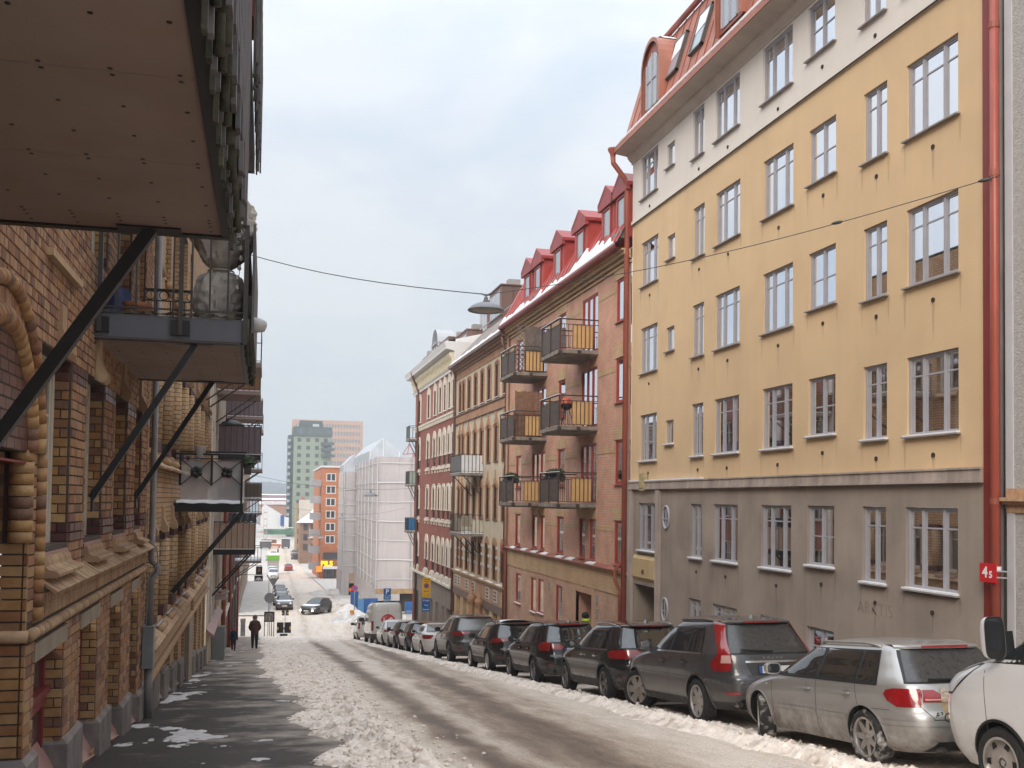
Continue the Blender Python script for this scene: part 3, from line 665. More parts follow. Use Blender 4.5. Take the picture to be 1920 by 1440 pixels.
  q = MB(); q.bar((xf-.03, yc, zz0), (xf-.03, yc, zz1-.02), .05); q.bar((xf-.03, yc-ww/2, (zz0+zz1)/2), (xf-.03, yc+ww/2, (zz0+zz1)/2), .035)
  for s_ in (-1, 1): q.bar((xf-.03, yc+s_*ww/2, zz0), (xf-.03, yc+s_*ww/2, zz1-(.27 if arched else 0)), .06)
  part('frame', q, M_sash, d)
 ydA = atX(1224, 160, XW-.3).y; dormer(ydA, 1.35, Rk[1]-.05, 2.0, True)
 ydB = atX(1370, 20, XW-.3).y; dormer(ydB, 1.35, Rk[1]+.1, 2.2, False)
 # tilted skylights
 for px0, px1, py in ((1258, 1288, 120), (1303, 1345, 60)):
  y1, y0 = atX(px0, py, XW).y, atX(px1, py, XW).y; dx, dz = Rt[0]-Rk[0], Rt[1]-Rk[1]
  P = lambda f, o: (Rk[0]+dx*f-o, Rk[1]+dz*f+o*.3)
  a, c = P(.22, .10), P(.72, .10); q = MB(); y0 = max(y0, y1-.85)
  for ya2, yb2 in ((y0, y0+.07), (y1-.07, y1)): q.prism([(a[0], ya2, a[1]), (c[0], ya2, c[1]), (c[0]+.12, ya2, c[1]-.04), (a[0]+.12, ya2, a[1]-.04)], (0, yb2-ya2, 0))
  for f0, f1 in ((.22, .245), (.695, .72)):
   s0, s1 = P(f0, .10), P(f1, .10); q.prism([(s0[0], y0, s0[1]), (s1[0], y0, s1[1]), (s1[0]+.12, y0, s1[1]-.04), (s0[0]+.12, y0, s0[1]-.04)], (0, y1-y0, 0))
  sk = part('skylight', q, mat('skylight_grey', (.10, .095, .09), .4), rf)
  a, c = P(.24, .07), P(.70, .07); q = MB(); q.quad((a[0], y0+.07, a[1]), (a[0], y1-.07, a[1]), (c[0], y1-.07, c[1]), (c[0], y0+.07, c[1])); part('pane', q, mat('dormer_glass', (.3, .3, .3)), sk)
  m_ = P(.5, .085); q = MB(); q.quad((m_[0], y0+.08, m_[1]), (m_[0]-.02, y1-.08, m_[1]-.1), (c[0]-.02, y1-.08, c[1]), (c[0]-.02, y0+.08, c[1])); part('skylight_snow', q, M_snowc, sk)
 # downpipes
 def pipe(pts, r, m, nm, par): q = MB(); q.tube(pts, r, 10); return part(nm, q, m, par, True)
 yp = atX(1180, 700, XW).y
 zg = zl+.42
 q = MB(); q.lathe([(.08, -.22), (.10, -.1), (.17, .02), (.17, .08)], 14, (Xo-.02, yb_+.12, zg)); hp = part('hopper', q, M_redm, yel, True)
 pipe([(Xo-.02, yb_+.12, zg-.2), (Xo, yb_+.12, zg-.4), (XW-.25, yb_+.16, zg-.85), (XW-.16, yb_+.17, zg-1.1), (XW-.16, yb_+.17, -6.5)], .085, M_redm, 'downpipe', yel)
 yq = atX(1870, 700, XW-.1).y; y2 = atX(1856, 700, XW).y
 q = MB(); q.box(XW-.05, XW+.1, atX(1863, 700, XW).y, ya_, -4.5, z_e+2); part('corner_flashing', q, M_redd, yel)
 pipe([(XW-.14, yq, 14), (XW-.14, yq, -4.4)], .075, mat('pipe_red', (.33, .075, .05), .35, var=.1), 'downpipe', yel)
 q = MB()
 for z in (zr(1870, 940), zr(1870, 330), 9.5):
  q = MB(); q.lathe([(.076, -.05), (.083, -.05), (.083, .05), (.076, .05)], 12, (XW-.14, yq, z)); part("pipe_clamp", q, M_redm, yel)
 q = MB(); q.lathe([(.077, -.035), (.085, -.035), (.085, .035), (.077, .035)], 12, (XW-.14, yq, zr(1870, 1065))); part('pipe_clamp', q, M_snowc, yel)
build_yellow()
# fire hydrant plate on the red pipe
c = atX(1853, 1074, XW-.25); q = MB(); q.box(XW-.26, XW-.245, c.y-.19, c.y+.19, c.z-.15, c.z+.15)
sg_ = thing('hydrant_sign', 'small red plate reading 4 5 fixed to the red downpipe', 'sign', (XW-.25, c.y, c.z))
part('plate', q, mat('sign_red', (.55, .02, .025), .4), sg_)
M_white = mat('sign_white', (.8, .8, .8), .4)
text_on('4', .24, M_white, sg_, (XW-.265, c.y+.06, c.z), (0, -1, 0), bold=.006); text_on('5', .15, M_white, sg_, (XW-.265, c.y-.07, c.z-.03), (0, -1, 0), bold=.004)
q = MB(); q.bar((XW-.25, c.y-.19, c.z+.04), (XW-.15, c.y-.32, c.z+.04), .02); q.bar((XW-.25, c.y-.19, c.z-.06), (XW-.15, c.y-.32, c.z-.06), .02); part('bracket', q, M_sash, sg_)
# roughcast neighbour at the right edge
yn1 = atX(1889, 700, XW).y
nb = thing('roughcast_house', 'pale grey roughcast house corner at the far right edge', 'house', (XW, yn1-3, float(G(yn1-3))))
M_rc = mat('roughcast', (.42, .40, .38), .9, var=.12, vs=14, bump=1.0, bs=32)
zbd = atX(1905, 940, XW).z
q = MB(); q.box(XW-.02, XW+10, yn1-9, yn1-.16, zbd+.2, 16); q.box(XW-.0, XW+10, yn1-9, yn1-.16, -4, zbd-.18); part('wall', q, M_rc, nb)
q = MB(); q.box(XW-.04, XW+10, yn1-.16, yn1, zbd+.2, 16); q.box(XW-.02, XW+10, yn1-.16, yn1, -4, zbd-.18); part('corner_strip', q, mat('corner_white', (.52, .52, .54), .7, var=.05), nb)
q = MB()
for z0, z1, o in ((zbd-.18, zbd-.05, .03), (zbd-.05, zbd+.0, .10), (zbd+.0, zbd+.06, .16), (zbd+.06, zbd+.2, .04)): q.box(XW-o, XW+10, yn1-9, yn1+.002, z0, z1)
part('cornice', q, mat('orange_brick_band', (.48, .30, .18), .8, var=.2, vs=8), nb)
q = MB(); q.tube([(XW-.02, yn1+.18, 16), (XW-.02, yn1+.18, -4)], .09, 10); part('downpipe', q, mat('pipe_grey', (.21, .19, .185), .5, var=.2, vs=1), nb, True)
# ============================================================ pink brick house with six balconies
M_pink = brickmat('salmon_brick', (.58, .295, .20), (.52, .25, .165), (.50, .37, .29), .25, .085, .14)
M_tan = brickmat('tan_brick', (.55, .37, .21), (.50, .33, .18), (.40, .29, .19), .25, .085, .12)
M_redwin = mat('red_window_paint', (.34, .055, .04), .45, var=.1, vs=4)
M_redroof = mat('red_roof_sheet', (.36, .055, .045), .45, var=.18, vs=1.2)
M_ledge = mat('ledge_metal', (.32, .12, .10), .5, var=.2, vs=2)
M_steel = mat('dark_brown_steel', (.045, .036, .032), .5, var=.2, vs=6)
M_slat = mat('brown_slat', (.085, .062, .05), .6, var=.3, vs=5, island=.25)
M_tanp = mat('tan_panel', (.55, .35, .15), .55, var=.08, vs=4, island=.1)
M_conc = mat('weathered_concrete', (.24, .21, .18), .85, var=.3, vs=3, bump=.3, bs=50, streak=.3)
ypk0, ypk1 = atX(1181, 900, XW).y+.02, atX(953, 900, XW).y
def zz(px, py): return atX(px, py, XW).z
pk = thing('brick_house', 'salmon brick house with red window frames, red dormer roof and six balconies', 'house', (XW, (ypk0+ypk1)/2, float(G(38))))
def build_pink():
 H = []
 def hole(x0, x1, t, b_, cy, sill=True, cols=(1,), door=False, nsill=False):
  y1, y0 = atX(x0, cy, XW).y, atX(x1, cy, XW).y; H.append((y0, y1, b_, t, cols, door, sill)); return H[-1]
 T = [zz(1159, 525), zz(1157, 672), zz(1156, 825), zz(1151, 975)]; B_ = [zz(1165, 602), zz(1160, 755), zz(1160, 908), zz(1158, 1058)]
 for r in range(4):
  t, bb = T[r], B_[r]
  hole(1154, 1169.5, t, bb, 800)
  hole(1046.5, 1059, t, bb, 800)
  hole(968.5, 978, t, bb, 800)
  if r < 3:
   hole(1089.5, 1119, t+.02, bb-.62, 800, False, (1, 1, 1), True); hole(998.5, 1023, t+.02, bb-.62, 800, False, (1, 1, 1), True)
  else:
   for a, c in ((1086, 1097), (1105, 1116), (997.5, 1007), (1013, 1021)): hole(a, c, t, bb, 1000)
 zl = (zz(952, 1024.5)+zz(1166.5, 1065))/2; zb_ = (zz(955.6, 1060.5)+zz(1169, 1116.7))/2
 gl = []
 for a, c, t, bb in ((967.5, 977, 1076, 1133), (996, 1006, 1084, 1150), (1009.5, 1020, 1087, 1153), (1043, 1055, 1099, 1170)):
  y1, y0 = atX(a, 1100, XW).y, atX(c, 1100, XW).y; gl.append((y0, y1, zz(c, bb), zz(c, t), (1,), False, True))
 ent = (atX(1110, 1130, XW).y, atX(1080, 1130, XW).y, -8.5, zz(1095, 1112))
 zE = T[0]+.5
 b = MB(); facade(b, XW, -1, ypk0, ypk1, zl, zE, [h[:4] for h in H], .13); part('wall', b, M_pink, pk)
 b = MB(); facade(b, XW-.05, -1, ypk0, ypk1, zb_, zl, [], .1); b.box(XW-.09, XW-.05, ypk0, ypk1, zl-.16, zl-.06); part('frieze', b, M_tan, pk)
 b = MB(); facade(b, XW-.02, -1, ypk0, ypk1, -9, zb_, [h[:4] for h in gl]+[ent], .13); part('base_wall', b, brickmat('base_brick', (.52, .31, .21), (.46, .26, .175), (.44, .32, .24), .25, .085, .16), pk)
 b = MB(); b.add([(XW-.22, ypk0, zl-.05), (XW-.22, ypk1, zl-.05), (XW, ypk1, zl+.03), (XW, ypk0, zl+.03), (XW-.22, ypk0, zl-.08), (XW-.22, ypk1, zl-.08), (XW, ypk1, zl-.08), (XW, ypk0, zl-.08)], [(0,1,2,3), (4,5,1,0), (4,0,3,7), (1,5,6,2), (4,7,6,5)]); part('ledge', b, M_ledge, pk)
 for i in range(7):
  a = ypk1-.4-i*1.9-rnd.random(); q = MB(); q.add([(XW-.20, a-.9, zl-.035), (XW-.20, a, zl-.04), (XW-.02, a-.1, zl+.035), (XW-.02, a-.8, zl+.035), (XW-.20, a-.9, zl-.0), (XW-.20, a, zl-.0), (XW-.02, a-.1, zl+.07), (XW-.02, a-.8, zl+.07)], [(4,5,6,7), (0,1,5,4), (1,2,6,5), (3,0,4,7)]); part('ledge_snow', q, M_snowc, pk)
 for y in (ypk1,): b = MB(); b.quad((XW, y, -9), (XW, y, zE), (XW+11, y, zE), (XW+11, y, -9)); part('gable_wall', b, M_pink, pk)
 # tan bands and block lintels
 for r in range(4):
  zc = (T[r]+B_[r])/2+.42
  edges = sorted([(h[0]-.03, h[1]+.03) for h in H if abs(h[3]-T[r]) < .1]); y = ypk0
  for a, c in edges+[(ypk1, ypk1)]:
   if a-y > .15: q = MB(); q.box(XW-.012, XW+.01, y, a, zc-.09, zc+.09); part('brick_band', q, M_tan, pk)
   y = c
  for h in H:
   if abs(h[3]-T[r]) < .1 and not h[5] and r < 4:
    q = MB(); q.box(XW-.02, XW+.01, h[0]-.16, h[1]+.16, h[3]+.002, h[3]+.42); q.box(XW-.03, XW-.02, (h[0]+h[1])/2-.1, (h[0]+h[1])/2+.1, h[3]+.002, h[3]+.5); part('lintel', q, M_tan, pk)
 for h in H+gl:
  w_ = window(pk, XW-(.02 if h in gl else 0), -1, h[0], h[1], h[2], h[3], .09, h[4], trans=0, fm=M_redwin, fw=.055, cw=.04, sill=h[6], sm=M_ledge, snow=(h in gl), curtain=.3 if h[5] else .34, so=.08)
 # front door niche
 q = MB(); q.box(XW-.03, XW+.0, ent[0]-.30, ent[0]-.01, -8.5, ent[3]+.3); part('door_jamb', q, mat('plain_pink_plaster', (.50, .31, .21), .8, var=.1, vs=2), pk)
 q = MB(); q.box(XW-.03, XW+.0, ent[1]+.01, ent[1]+.30, -8.5, ent[3]+.3); part('door_jamb', q, mat('plain_pink_plaster', (.5, .3, .2)), pk)
 q = MB(); q.box(XW-.035, XW+.0, ent[0]-.3, ent[1]+.3, ent[3]+.02, ent[3]+.62); dl = part('door_lintel', q, mat('plain_pink_plaster', (.5, .3, .2)), pk)
 text_on('46', .24, M_vent, dl, (XW-.045, (ent[0]+ent[1])/2, ent[3]+.3), (0, -1, 0))
 q = MB(); q.quad((XW, ent[0], -8.5), (XW+1.5, ent[0], -8.5), (XW+1.5, ent[0], ent[3]), (XW, ent[0], ent[3])); q.quad((XW, ent[1], -8.5), (XW+1.5, ent[1], -8.5), (XW+1.5, ent[1], ent[3]), (XW, ent[1], ent[3])); q.quad((XW+1.5, ent[0], -8.5), (XW+1.5, ent[1], -8.5), (XW+1.5, ent[1], ent[3]), (XW+1.5, ent[0], ent[3])); q.quad((XW, ent[0], ent[3]), (XW, ent[1], ent[3]), (XW+1.5, ent[1], ent[3]), (XW+1.5, ent[0], ent[3])); part('porch', q, M_pink, pk)
 q = MB(); q.box(XW+1.4, XW+1.45, ent[0]+.2, ent[1]-.2, -8.5, ent[3]-.3); part('door', q, M_redwin, pk)
 for px, py in ((1031, 1098), (1121, 1125), (1121, 1150)):
  c = atX(px, py, XW); q = MB(); q.box(XW-.06, XW-.015, c.y-.09, c.y+.09, c.z-.16, c.z+.16); part('vent_grille', q, M_sill, pk)
 # cornice mouldings and gutter
 ze = zz(955.5, 611)*.5+zz(1175.5, 464.5)*.5; Xo = XW-.55
 ze = T[0]+.60
 for k, (o, za, zb2) in enumerate(((.06, -.28, -.20), (.14, -.14, -.04), (.26, -.02, .10), (.36, .10, .16))):
  q = MB(); q.box(XW-o, XW+.05, ypk0, ypk1, ze+za, ze+zb2); part('cornice', q, M_tan, pk)
 q = MB(); q.box(XW-.02, XW+.03, ypk0, ypk1, zE-.01, ze+.2); part('cornice', q, M_tan, pk)
 q = MB(); prof = [(Xo+.2, ze+.16), (Xo, ze+.17), (Xo-.04, ze+.25), (Xo-.02, ze+.34), (Xo+.06, ze+.34)]; q.grid([[(x, y, z) for x, z in prof] for y in (ypk0-.02, ypk1+.1)]); part('gutter', q, mat('gutter_red', (.24, .05, .04), .45), pk)
 # steep red roof, snow, dormers
 A, Bq, C = (Xo, ze+.30), (XW+.75, ze+2.75), (XW+5, ze+4.2)
 q = MB(); q.grid([[(x, y, z) for x, z in (A, Bq, C)] for y in (ypk0, ypk1)]); q.poly([(A[0], ypk1, A[1]), (Bq[0], ypk1, Bq[1]), (C[0], ypk1, C[1]), (C[0], ypk1, A[1])]); rf = part('roof', q, M_redroof, pk)
 for i in range(int((ypk1-ypk0)/.6)):
  k = 'pseam'
  if k not in WC: WC[k] = MB().bar((0, 0, 0), (Bq[0]-A[0], 0, Bq[1]-A[1]), .025, .05).mesh('roof_seam', M_redroof)
  link('roof_seam', WC[k], rf, (A[0], ypk0+.3+i*.6, A[1]))
 q = MB(); rows = []
 for i in range(90):
  y = ypk0+.2+(ypk1-ypk0-.3)*i/89; f1 = .03+.9*max(0, float(fbm(np.array([y*1.6]), np.array([9.3]), 4, 18, .65)[0])-.32)**1.6
  dx, dz = Bq[0]-A[0], Bq[1]-A[1]
  rows.append([(A[0]+.0, y, A[1]+.0), (A[0]-.01, y, A[1]+.045), (A[0]+dx*f1-.05, y, A[1]+dz*f1+.05), (A[0]+dx*(f1+.02), y, A[1]+dz*(f1+.02)-.03)])
 q.grid(rows); part('roof_snow', q, M_snowc, rf, True)
 for (p0, p1, pt) in ((982, 998, 494), (999, 1020, 480), (1036, 1059, 446), (1077, 1102, 408), (1128, 1152, 361), (1154, 1179, 336)):
  Xd = XW-.12; y1, y0 = atX(p0, pt+60, Xd).y, atX(p1, pt+60, Xd).y; yc = (y0+y1)/2; w_ = min(max(y1-y0, 1.15), 1.55); y0, y1 = yc-w_/2, yc+w_/2
  z0 = ze+.55; zt = ze+2.35; zp = zt+.42; xb = XW+1.6; q = MB()
  q.poly([(Xd, y0, z0), (Xd, y1, z0), (Xd, y1, zt), (Xd, yc, zp), (Xd, y0, zt)])
  q.quad((Xd, y0, z0), (Xd, y0, zt), (xb, y0, zt), (xb, y0, z0)); q.quad((Xd, y1, z0), (xb, y1, z0), (xb, y1, zt), (Xd, y1, zt)); d = part('dormer', q, M_redroof, rf)
  q = MB(); o = .12
  for s_ in (-1, 1):
   ye = yc+s_*(w_/2+o); q.add([(Xd-o, yc, zp+.06), (xb, yc, zp+.06), (xb, ye, zt-.02), (Xd-o, ye, zt-.02), (Xd-o, yc, zp-.06), (xb, yc, zp-.06), (xb, ye, zt-.14), (Xd-o, ye, zt-.14)], [(0,1,2,3), (4,7,6,5), (0,3,7,4), (2,6,7,3)])
  q.prism([(Xd-o+.01, yc-w_/2-.08, zt-.12), (Xd-o+.01, yc+w_/2+.08, zt-.12), (Xd-o+.01, yc, zp-.04)], (.1, 0, 0)); q.box(Xd-o, Xd, yc-w_/2-.1, yc+w_/2+.1, zt-.28, zt-.12)
  part('dormer_hood', q, mat('dormer_red', (.30, .042, .038), .45, var=.15, vs=2), d)
  q = MB(); sn = [[(x, yc+s_*(w_/2)*.9, zt+.06) if s_ else (x, yc, zp+.10) for s_ in (0, .5, 1)] for x in (Xd+.5+.3*rnd.random(), xb)]; q.grid(sn); part('dormer_snow', q, M_snowc, d)
  wy0, wy1, wz0, wz1 = yc-w_*.27, yc+w_*.27, z0+.25, zt-.35
  q = MB(); q.quad((Xd-.02, wy0, wz0), (Xd-.02, wy1, wz0), (Xd-.02, wy1, wz1), (Xd-.02, wy0, wz1)); part('pane', q, mat('dormer_glass2', (.30, .34, .38), .06, ior=2.1), d)
  q = MB()
  for a, c in (((wy0, wz0), (wy0, wz1)), ((wy1, wz0), (wy1, wz1)), ((wy0, wz0), (wy1, wz0)), ((wy0, wz1), (wy1, wz1))): q.bar((Xd-.03, *a), (Xd-.03, *c), .07, .05)
  part('frame', q, M_redwin, d)
  q = MB(); q.prism([(Xo+.15, y0+.1, ze+.52), (Xo+.32, y0+.1, ze+.50), (Xo+.42, y0+.1, ze+.78), (Xo+.25, y0+.1, ze+.82)], (0, w_*.9, 0)); part('snow_guard', q, mat('guard_grey', (.17, .15, .14), .5), rf)
 q = MB(); q.tube([(XW-.1, ypk1-.06, ze+.2), (XW-.1, ypk1-.06, -8)], .07, 8); part('downpipe', q, mat('tan_pipe', (.30, .18, .12), .5, var=.1), pk, True)
 q = MB(); q.tube([(XW-.28, ypk1-.2, zl+.25), (XW-.30, ypk1-.22, zl+.05), (XW-.34, ypk1-.22, zl-.12), (XW-.15, ypk1-.22, zl-.45), (XW-.13, ypk1-.22, -8)], .06, 8); part('downpipe', q, M_redm, pk, True)
 q = MB(); q.tube([(XW-.12, ypk0+.32, zl+.6), (XW-.14, ypk0+.32, zl+.2), (XW-.32, ypk0+.42, zl-.05), (XW-.32, ypk0+.42, zl-.35), (XW-.18, ypk0+.34, zl-.7), (XW-.18, ypk0+.34, zl-2.2)], .06, 8); part('downpipe', q, M_redm, pk, True)
 return T, B_
PKT, PKB = build_pink()
M_snowb = M_snowc
def balcony(label, ya, yb_, zf, xo, X, sg, group, rail_h=1.08, panel_end=True, slats=True, extra=None, slabm=None, railm=None, thick=.2):
 """slab on the wall at X reaching out to xo, railings with uprights, tan panel in the end, brown slats along the street side"""
 slabm = slabm or M_conc; railm = railm or M_steel
 o = thing('balcony', label, 'balcony', ((X+xo)/2, (ya+yb_)/2, zf-thick), group)
 x0, x1 = min(X, xo), max(X, xo)
 q = MB(); e = .06
 q.add([(x0, ya, zf), (x1, ya, zf), (x1, yb_, zf), (x0, yb_, zf), (x0, ya, zf-.13), (x1, ya, zf-.13), (x1, yb_, zf-.13), (x0, yb_, zf-.13),
     (x0+(.12 if sg < 0 else 0), ya+.12, zf-thick), (x1-(.12 if sg > 0 else 0), ya+.12, zf-thick), (x1-(.12 if sg > 0 else 0), yb_-.12, zf-thick), (x0+(.12 if sg < 0 else 0), yb_-.12, zf-thick)],
    [(0,1,2,3), (0,4,5,1), (1,5,6,2), (2,6,7,3), (3,7,4,0), (4,8,9,5), (5,9,10,6), (6,10,11,7), (7,11,8,4), (8,11,10,9)])
 part('slab', q, slabm, o)
 zr_ = zf+rail_h; xr = xo-sg*.04; P = [(X, ya+.04), (xr, ya+.04), (xr, yb_-.04), (X, yb_-.04)]
 for i in range(3): q = MB(); q.bar((*P[i], zr_), (*P[i+1], zr_), .05, .04); part('handrail', q, railm, o)
 for i in range(3):
  for zo in ((-.18, .06) if slats or panel_end else (.06,)): q = MB(); q.bar((*P[i], zr_+zo if zo < 0 else zf+zo), (*P[i+1], zr_+zo if zo < 0 else zf+zo), .03, .02); part('rail', q, railm, o)
 posts = [P[1], P[2], (xr, (ya+yb_)/2)]
 for p in posts: q = MB(); q.bar((*p, zf-.12), (*p, zr_), .045); part('post', q, railm, o)
 for p, d_ in ((P[1], 0), (((X+xr)/2, ya+.04), 1)): q = MB(); q.box(p[0]-.07, p[0]+.07, p[1]-.05, p[1]-.035, zf-.17, zf-.02); part('bracket', q, railm, o)
 n = 9
 for i in range(1, n):
  x = P[0][0]+(P[1][0]-P[0][0])*i/n
  for yy in (ya+.04, yb_-.04): q = MB(); q.bar((x, yy, zf+.06), (x, yy, zr_-.18), .018); part('baluster', q, railm, o)
 if panel_end:
  xa = X+(xr-X)*.14; xb = X+(xr-X)*.66; k = 5
  for i in range(k):
   a = xa+(xb-xa)*i/k; c = xa+(xb-xa)*(i+1)/k; q = MB(); q.box(min(a, c)+.008, max(a, c)-.008, ya+.055, ya+.07, zf+.07, zr_-.20); part('panel', q, M_tanp, o)
 m = int((yb_-ya)/.14)
 for i in range(m):
  a = ya+.06+(yb_-ya-.12)*i/m; c = ya+.06+(yb_-ya-.12)*(i+1)/m; q = MB()
  if slats: q.box(xr-.012+sg*-.02, xr+.012-sg*.02, a+.006, c-.006, zf+.05, zr_-.20); part('slat', q, M_slat, o)
  else: q.bar((xr, a, zf+.05), (xr, a, zr_), .018); part('baluster', q, railm, o)
 q = MB(); q.box(xr-.02-.03, xr+.04, ya+.02, yb_-.02, zr_+.021, zr_+.04); part('rail_snow', q, M_snowc, o)
 return o
XO = 9.95
def pinkbal(pn, pw, zf, label):
 ya = atX(pw, 760, XW).y; yb2 = atX(pn, 700, XO).y
 return balcony(label, ya, max(yb2, ya+2.0), zf, XO, XW, -1, 'balconies on the salmon brick house')
ZF = [PKB[0]-.66, PKB[1]-.66, PKB[2]-.66]
bals = {}
for r, row in enumerate(('top', 'middle', 'lowest')):
 bals[('a', r)] = pinkbal(1013, 1121, ZF[r], 'nearer %s balcony with tan and brown slats on the salmon brick house' % row)
 bals[('b', r)] = pinkbal(938, 1026, ZF[r], 'farther %s balcony with tan and brown slats on the salmon brick house' % row)
# things kept on the balconies
def bal_box(o): return WL[o]
def screen(o, label, lattice, m, h_=1.9, x0=XO+.12, x1=XW-.15):
 c = WL[o]; ya = c.y-1.15; t = thing('privacy_screen', label, 'screen', ((x0+x1)/2, ya, c.z+.2)); z0 = c.z+.21
 k = 22; x = x0
 for i in range(k):
  a = x0+(x1-x0)*i/k; q = MB()
  if lattice and i < 7: continue
  q.box(a+.004, a+(x1-x0)/k-.004, ya+.1, ya+.12, z0, z0+h_-.0+rnd.uniform(-.03, .03)); part('slat', q, m, t)
 if lattice:
  w_ = (x1-x0)*7/k
  for i in range(9):
   for s_ in (-1, 1):
    z = z0+.05+i*.2; q = MB(); q.bar((x0, ya+.11+.012*s_, z if s_ > 0 else z+w_), (x0+w_, ya+.11+.012*s_, z+w_ if s_ > 0 else z), .03, .012, up=(0, 1, 0)); part('lattice_bar', q, m, t)
 return t
screen(bals[('b', 0)], 'weathered grey slat and lattice screen on the farther top balcony', True, mat('grey_wood', (.13, .11, .095), .8, var=.3, vs=6, island=.3), 1.95)
screen(bals[('b', 1)], 'brown reed screen on the farther middle balcony', False, mat('reed', (.19, .10, .06), .8, var=.3, vs=8, island=.35), 1.9)
def leafy(name, label, c, rx, ry, rz, n, m, cat='plant', size=.05, seed=1, trunk=None):
 rr = random.Random(seed); q = MB()
 for i in range(n):
  while 1:
   a, b_, d = rr.uniform(-1, 1), rr.uniform(-1, 1), rr.uniform(-1, 1)
   if a*a+b_*b_+d*d <= 1: break
  p = Vector((c[0]+a*rx, c[1]+b_*ry, c[2]+d*rz)); u = Vector((rr.gauss(0, 1), rr.gauss(0, 1), rr.gauss(0, 1))).normalized(); v = u.orthogonal().normalized(); s_ = size*rr.uniform(.6, 1.4)
  q.add([p-u*s_, p+v*s_*.45, p+u*s_, p-v*s_*.45], [(0, 1, 2, 3)])
 t = thing(name, label, cat, (c[0], c[1], c[2]-rz)); f_ = part('foliage', q, m, t); f_['kind'] = 'stuff'
 return t
M_leaf = mat('evergreen_leaf', (.045, .065, .03), .7, var=.4, vs=9, island=.5)
for key, lab, sd in ((('a', 2), 'dark evergreen plants along the nearer lowest balcony rail', 3), (('b', 2), 'dark evergreen plants along the farther lowest balcony rail', 4)):
 o = bals[key]; c = WL[o]; t = leafy('balcony_plants', lab, (XO+.25, c.y, c.z+1.28), .22, 1.05, .16, 420, M_leaf, size=.07, seed=sd)
 q = MB(); q.box(XO+.12, XO+.36, c.y-1.0, c.y+1.0, c.z+1.0, c.z+1.18); part('planter', q, M_steel, t)
# clutter on the middle near balcony
c = WL[bals[('a', 1)]]; t = thing('kettle_grill', 'small round orange and black grill on the nearer middle balcony', 'grill', (XO+.45, c.y-.75, c.z+.2))
q = MB(); q.lathe([(0, 1.05), (.12, 1.03), (.2, .93), (.22, .82)], 14, (XO+.45, c.y-.75, c.z+.2)); part('lid', q, mat('grill_orange', (.5, .08, .03), .4), t, True)
q = MB(); q.lathe([(.22, .82), (.2, .7), (.1, .6), (0, .58)], 14, (XO+.45, c.y-.75, c.z+.2)); part('bowl', q, M_steel, t, True)
for a in range(3): q = MB(); q.bar((XO+.45+.08*math.cos(a*2.1), c.y-.75+.08*math.sin(a*2.1), c.z+.85), (XO+.45+.28*math.cos(a*2.1), c.y-.75+.28*math.sin(a*2.1), c.z+.2), .02); part('leg', q, M_steel, t)
# ============================================================ brown and cream brick house
M_bcream = mat('pale_roughcast', (.56, .48, .36), .9, var=.10, vs=2.0, bump=.4, bs=30, streak=.12)
M_bbrick = brickmat('brown_brick', (.42, .215, .115), (.34, .16, .085), (.36, .24, .15), .25, .08, .15)
M_brmetal = mat('brown_sheet_metal', (.15, .085, .068), .45, var=.12, vs=1.2)
M_brwin = mat('brown_window_paint', (.10, .05, .035), .5)
M_oldg = glassmat('old_glass', .45, .12)
M_blintel = mat('brown_lintel', (.20, .135, .11), .7, var=.12, vs=3)
yb0, yb1 = ypk1+.02, atX(853, 900, XW).y
bn = thing('brown_brick_house', 'narrow cream house with brown brick window surrounds and seamed metal roof', 'house', (XW, (yb0+yb1)/2, float(G(54))))
def arch_surround(root, X, ya, yb_, za, zb_, m, bw=.17, pointed=False, proud=.05, top=.3, full=True, keym=None):
 """brick surround: two jambs and an arched head standing proud of the wall"""
 q = MB(); x0, x1 = X-proud, X+.005
 q.box(x0, x1, ya-bw, ya, za, zb_); q.box(x0, x1, yb_, yb_+bw, za, zb_)
 n = 10; yc = (ya+yb_)/2; ri = (yb_-ya)/2; ro = ri+bw
 def arc(r, h): return [(yc-r*math.cos(math.pi*i/n), zb_+h*math.sin(math.pi*i/n)**(1.6 if pointed else 1)) for i in range(n+1)]
 a, c = arc(ri, .10), arc(ro, top)
 for i in range(n):
  q.add([(x0, *a[i]), (x0, *a[i+1]), (x0, *c[i+1]), (x0, *c[i]), (x1, *a[i]), (x1, *a[i+1]), (x1, *c[i+1]), (x1, *c[i])], [(0,1,2,3), (3,2,6,7), (0,4,5,1)])
 if keym: pass
 return part('window_surround', q, m, root)
def arch_fill(root, X, ya, yb_, zb_, m, top=.10):
 n = 10; yc = (ya+yb_)/2; r = (yb_-ya)/2; q = MB(); q.poly([(X, yc-r*math.cos(math.pi*i/n), zb_+top*math.sin(math.pi*i/n)) for i in range(n+1)]); return part('arch_infill', q, m, root)
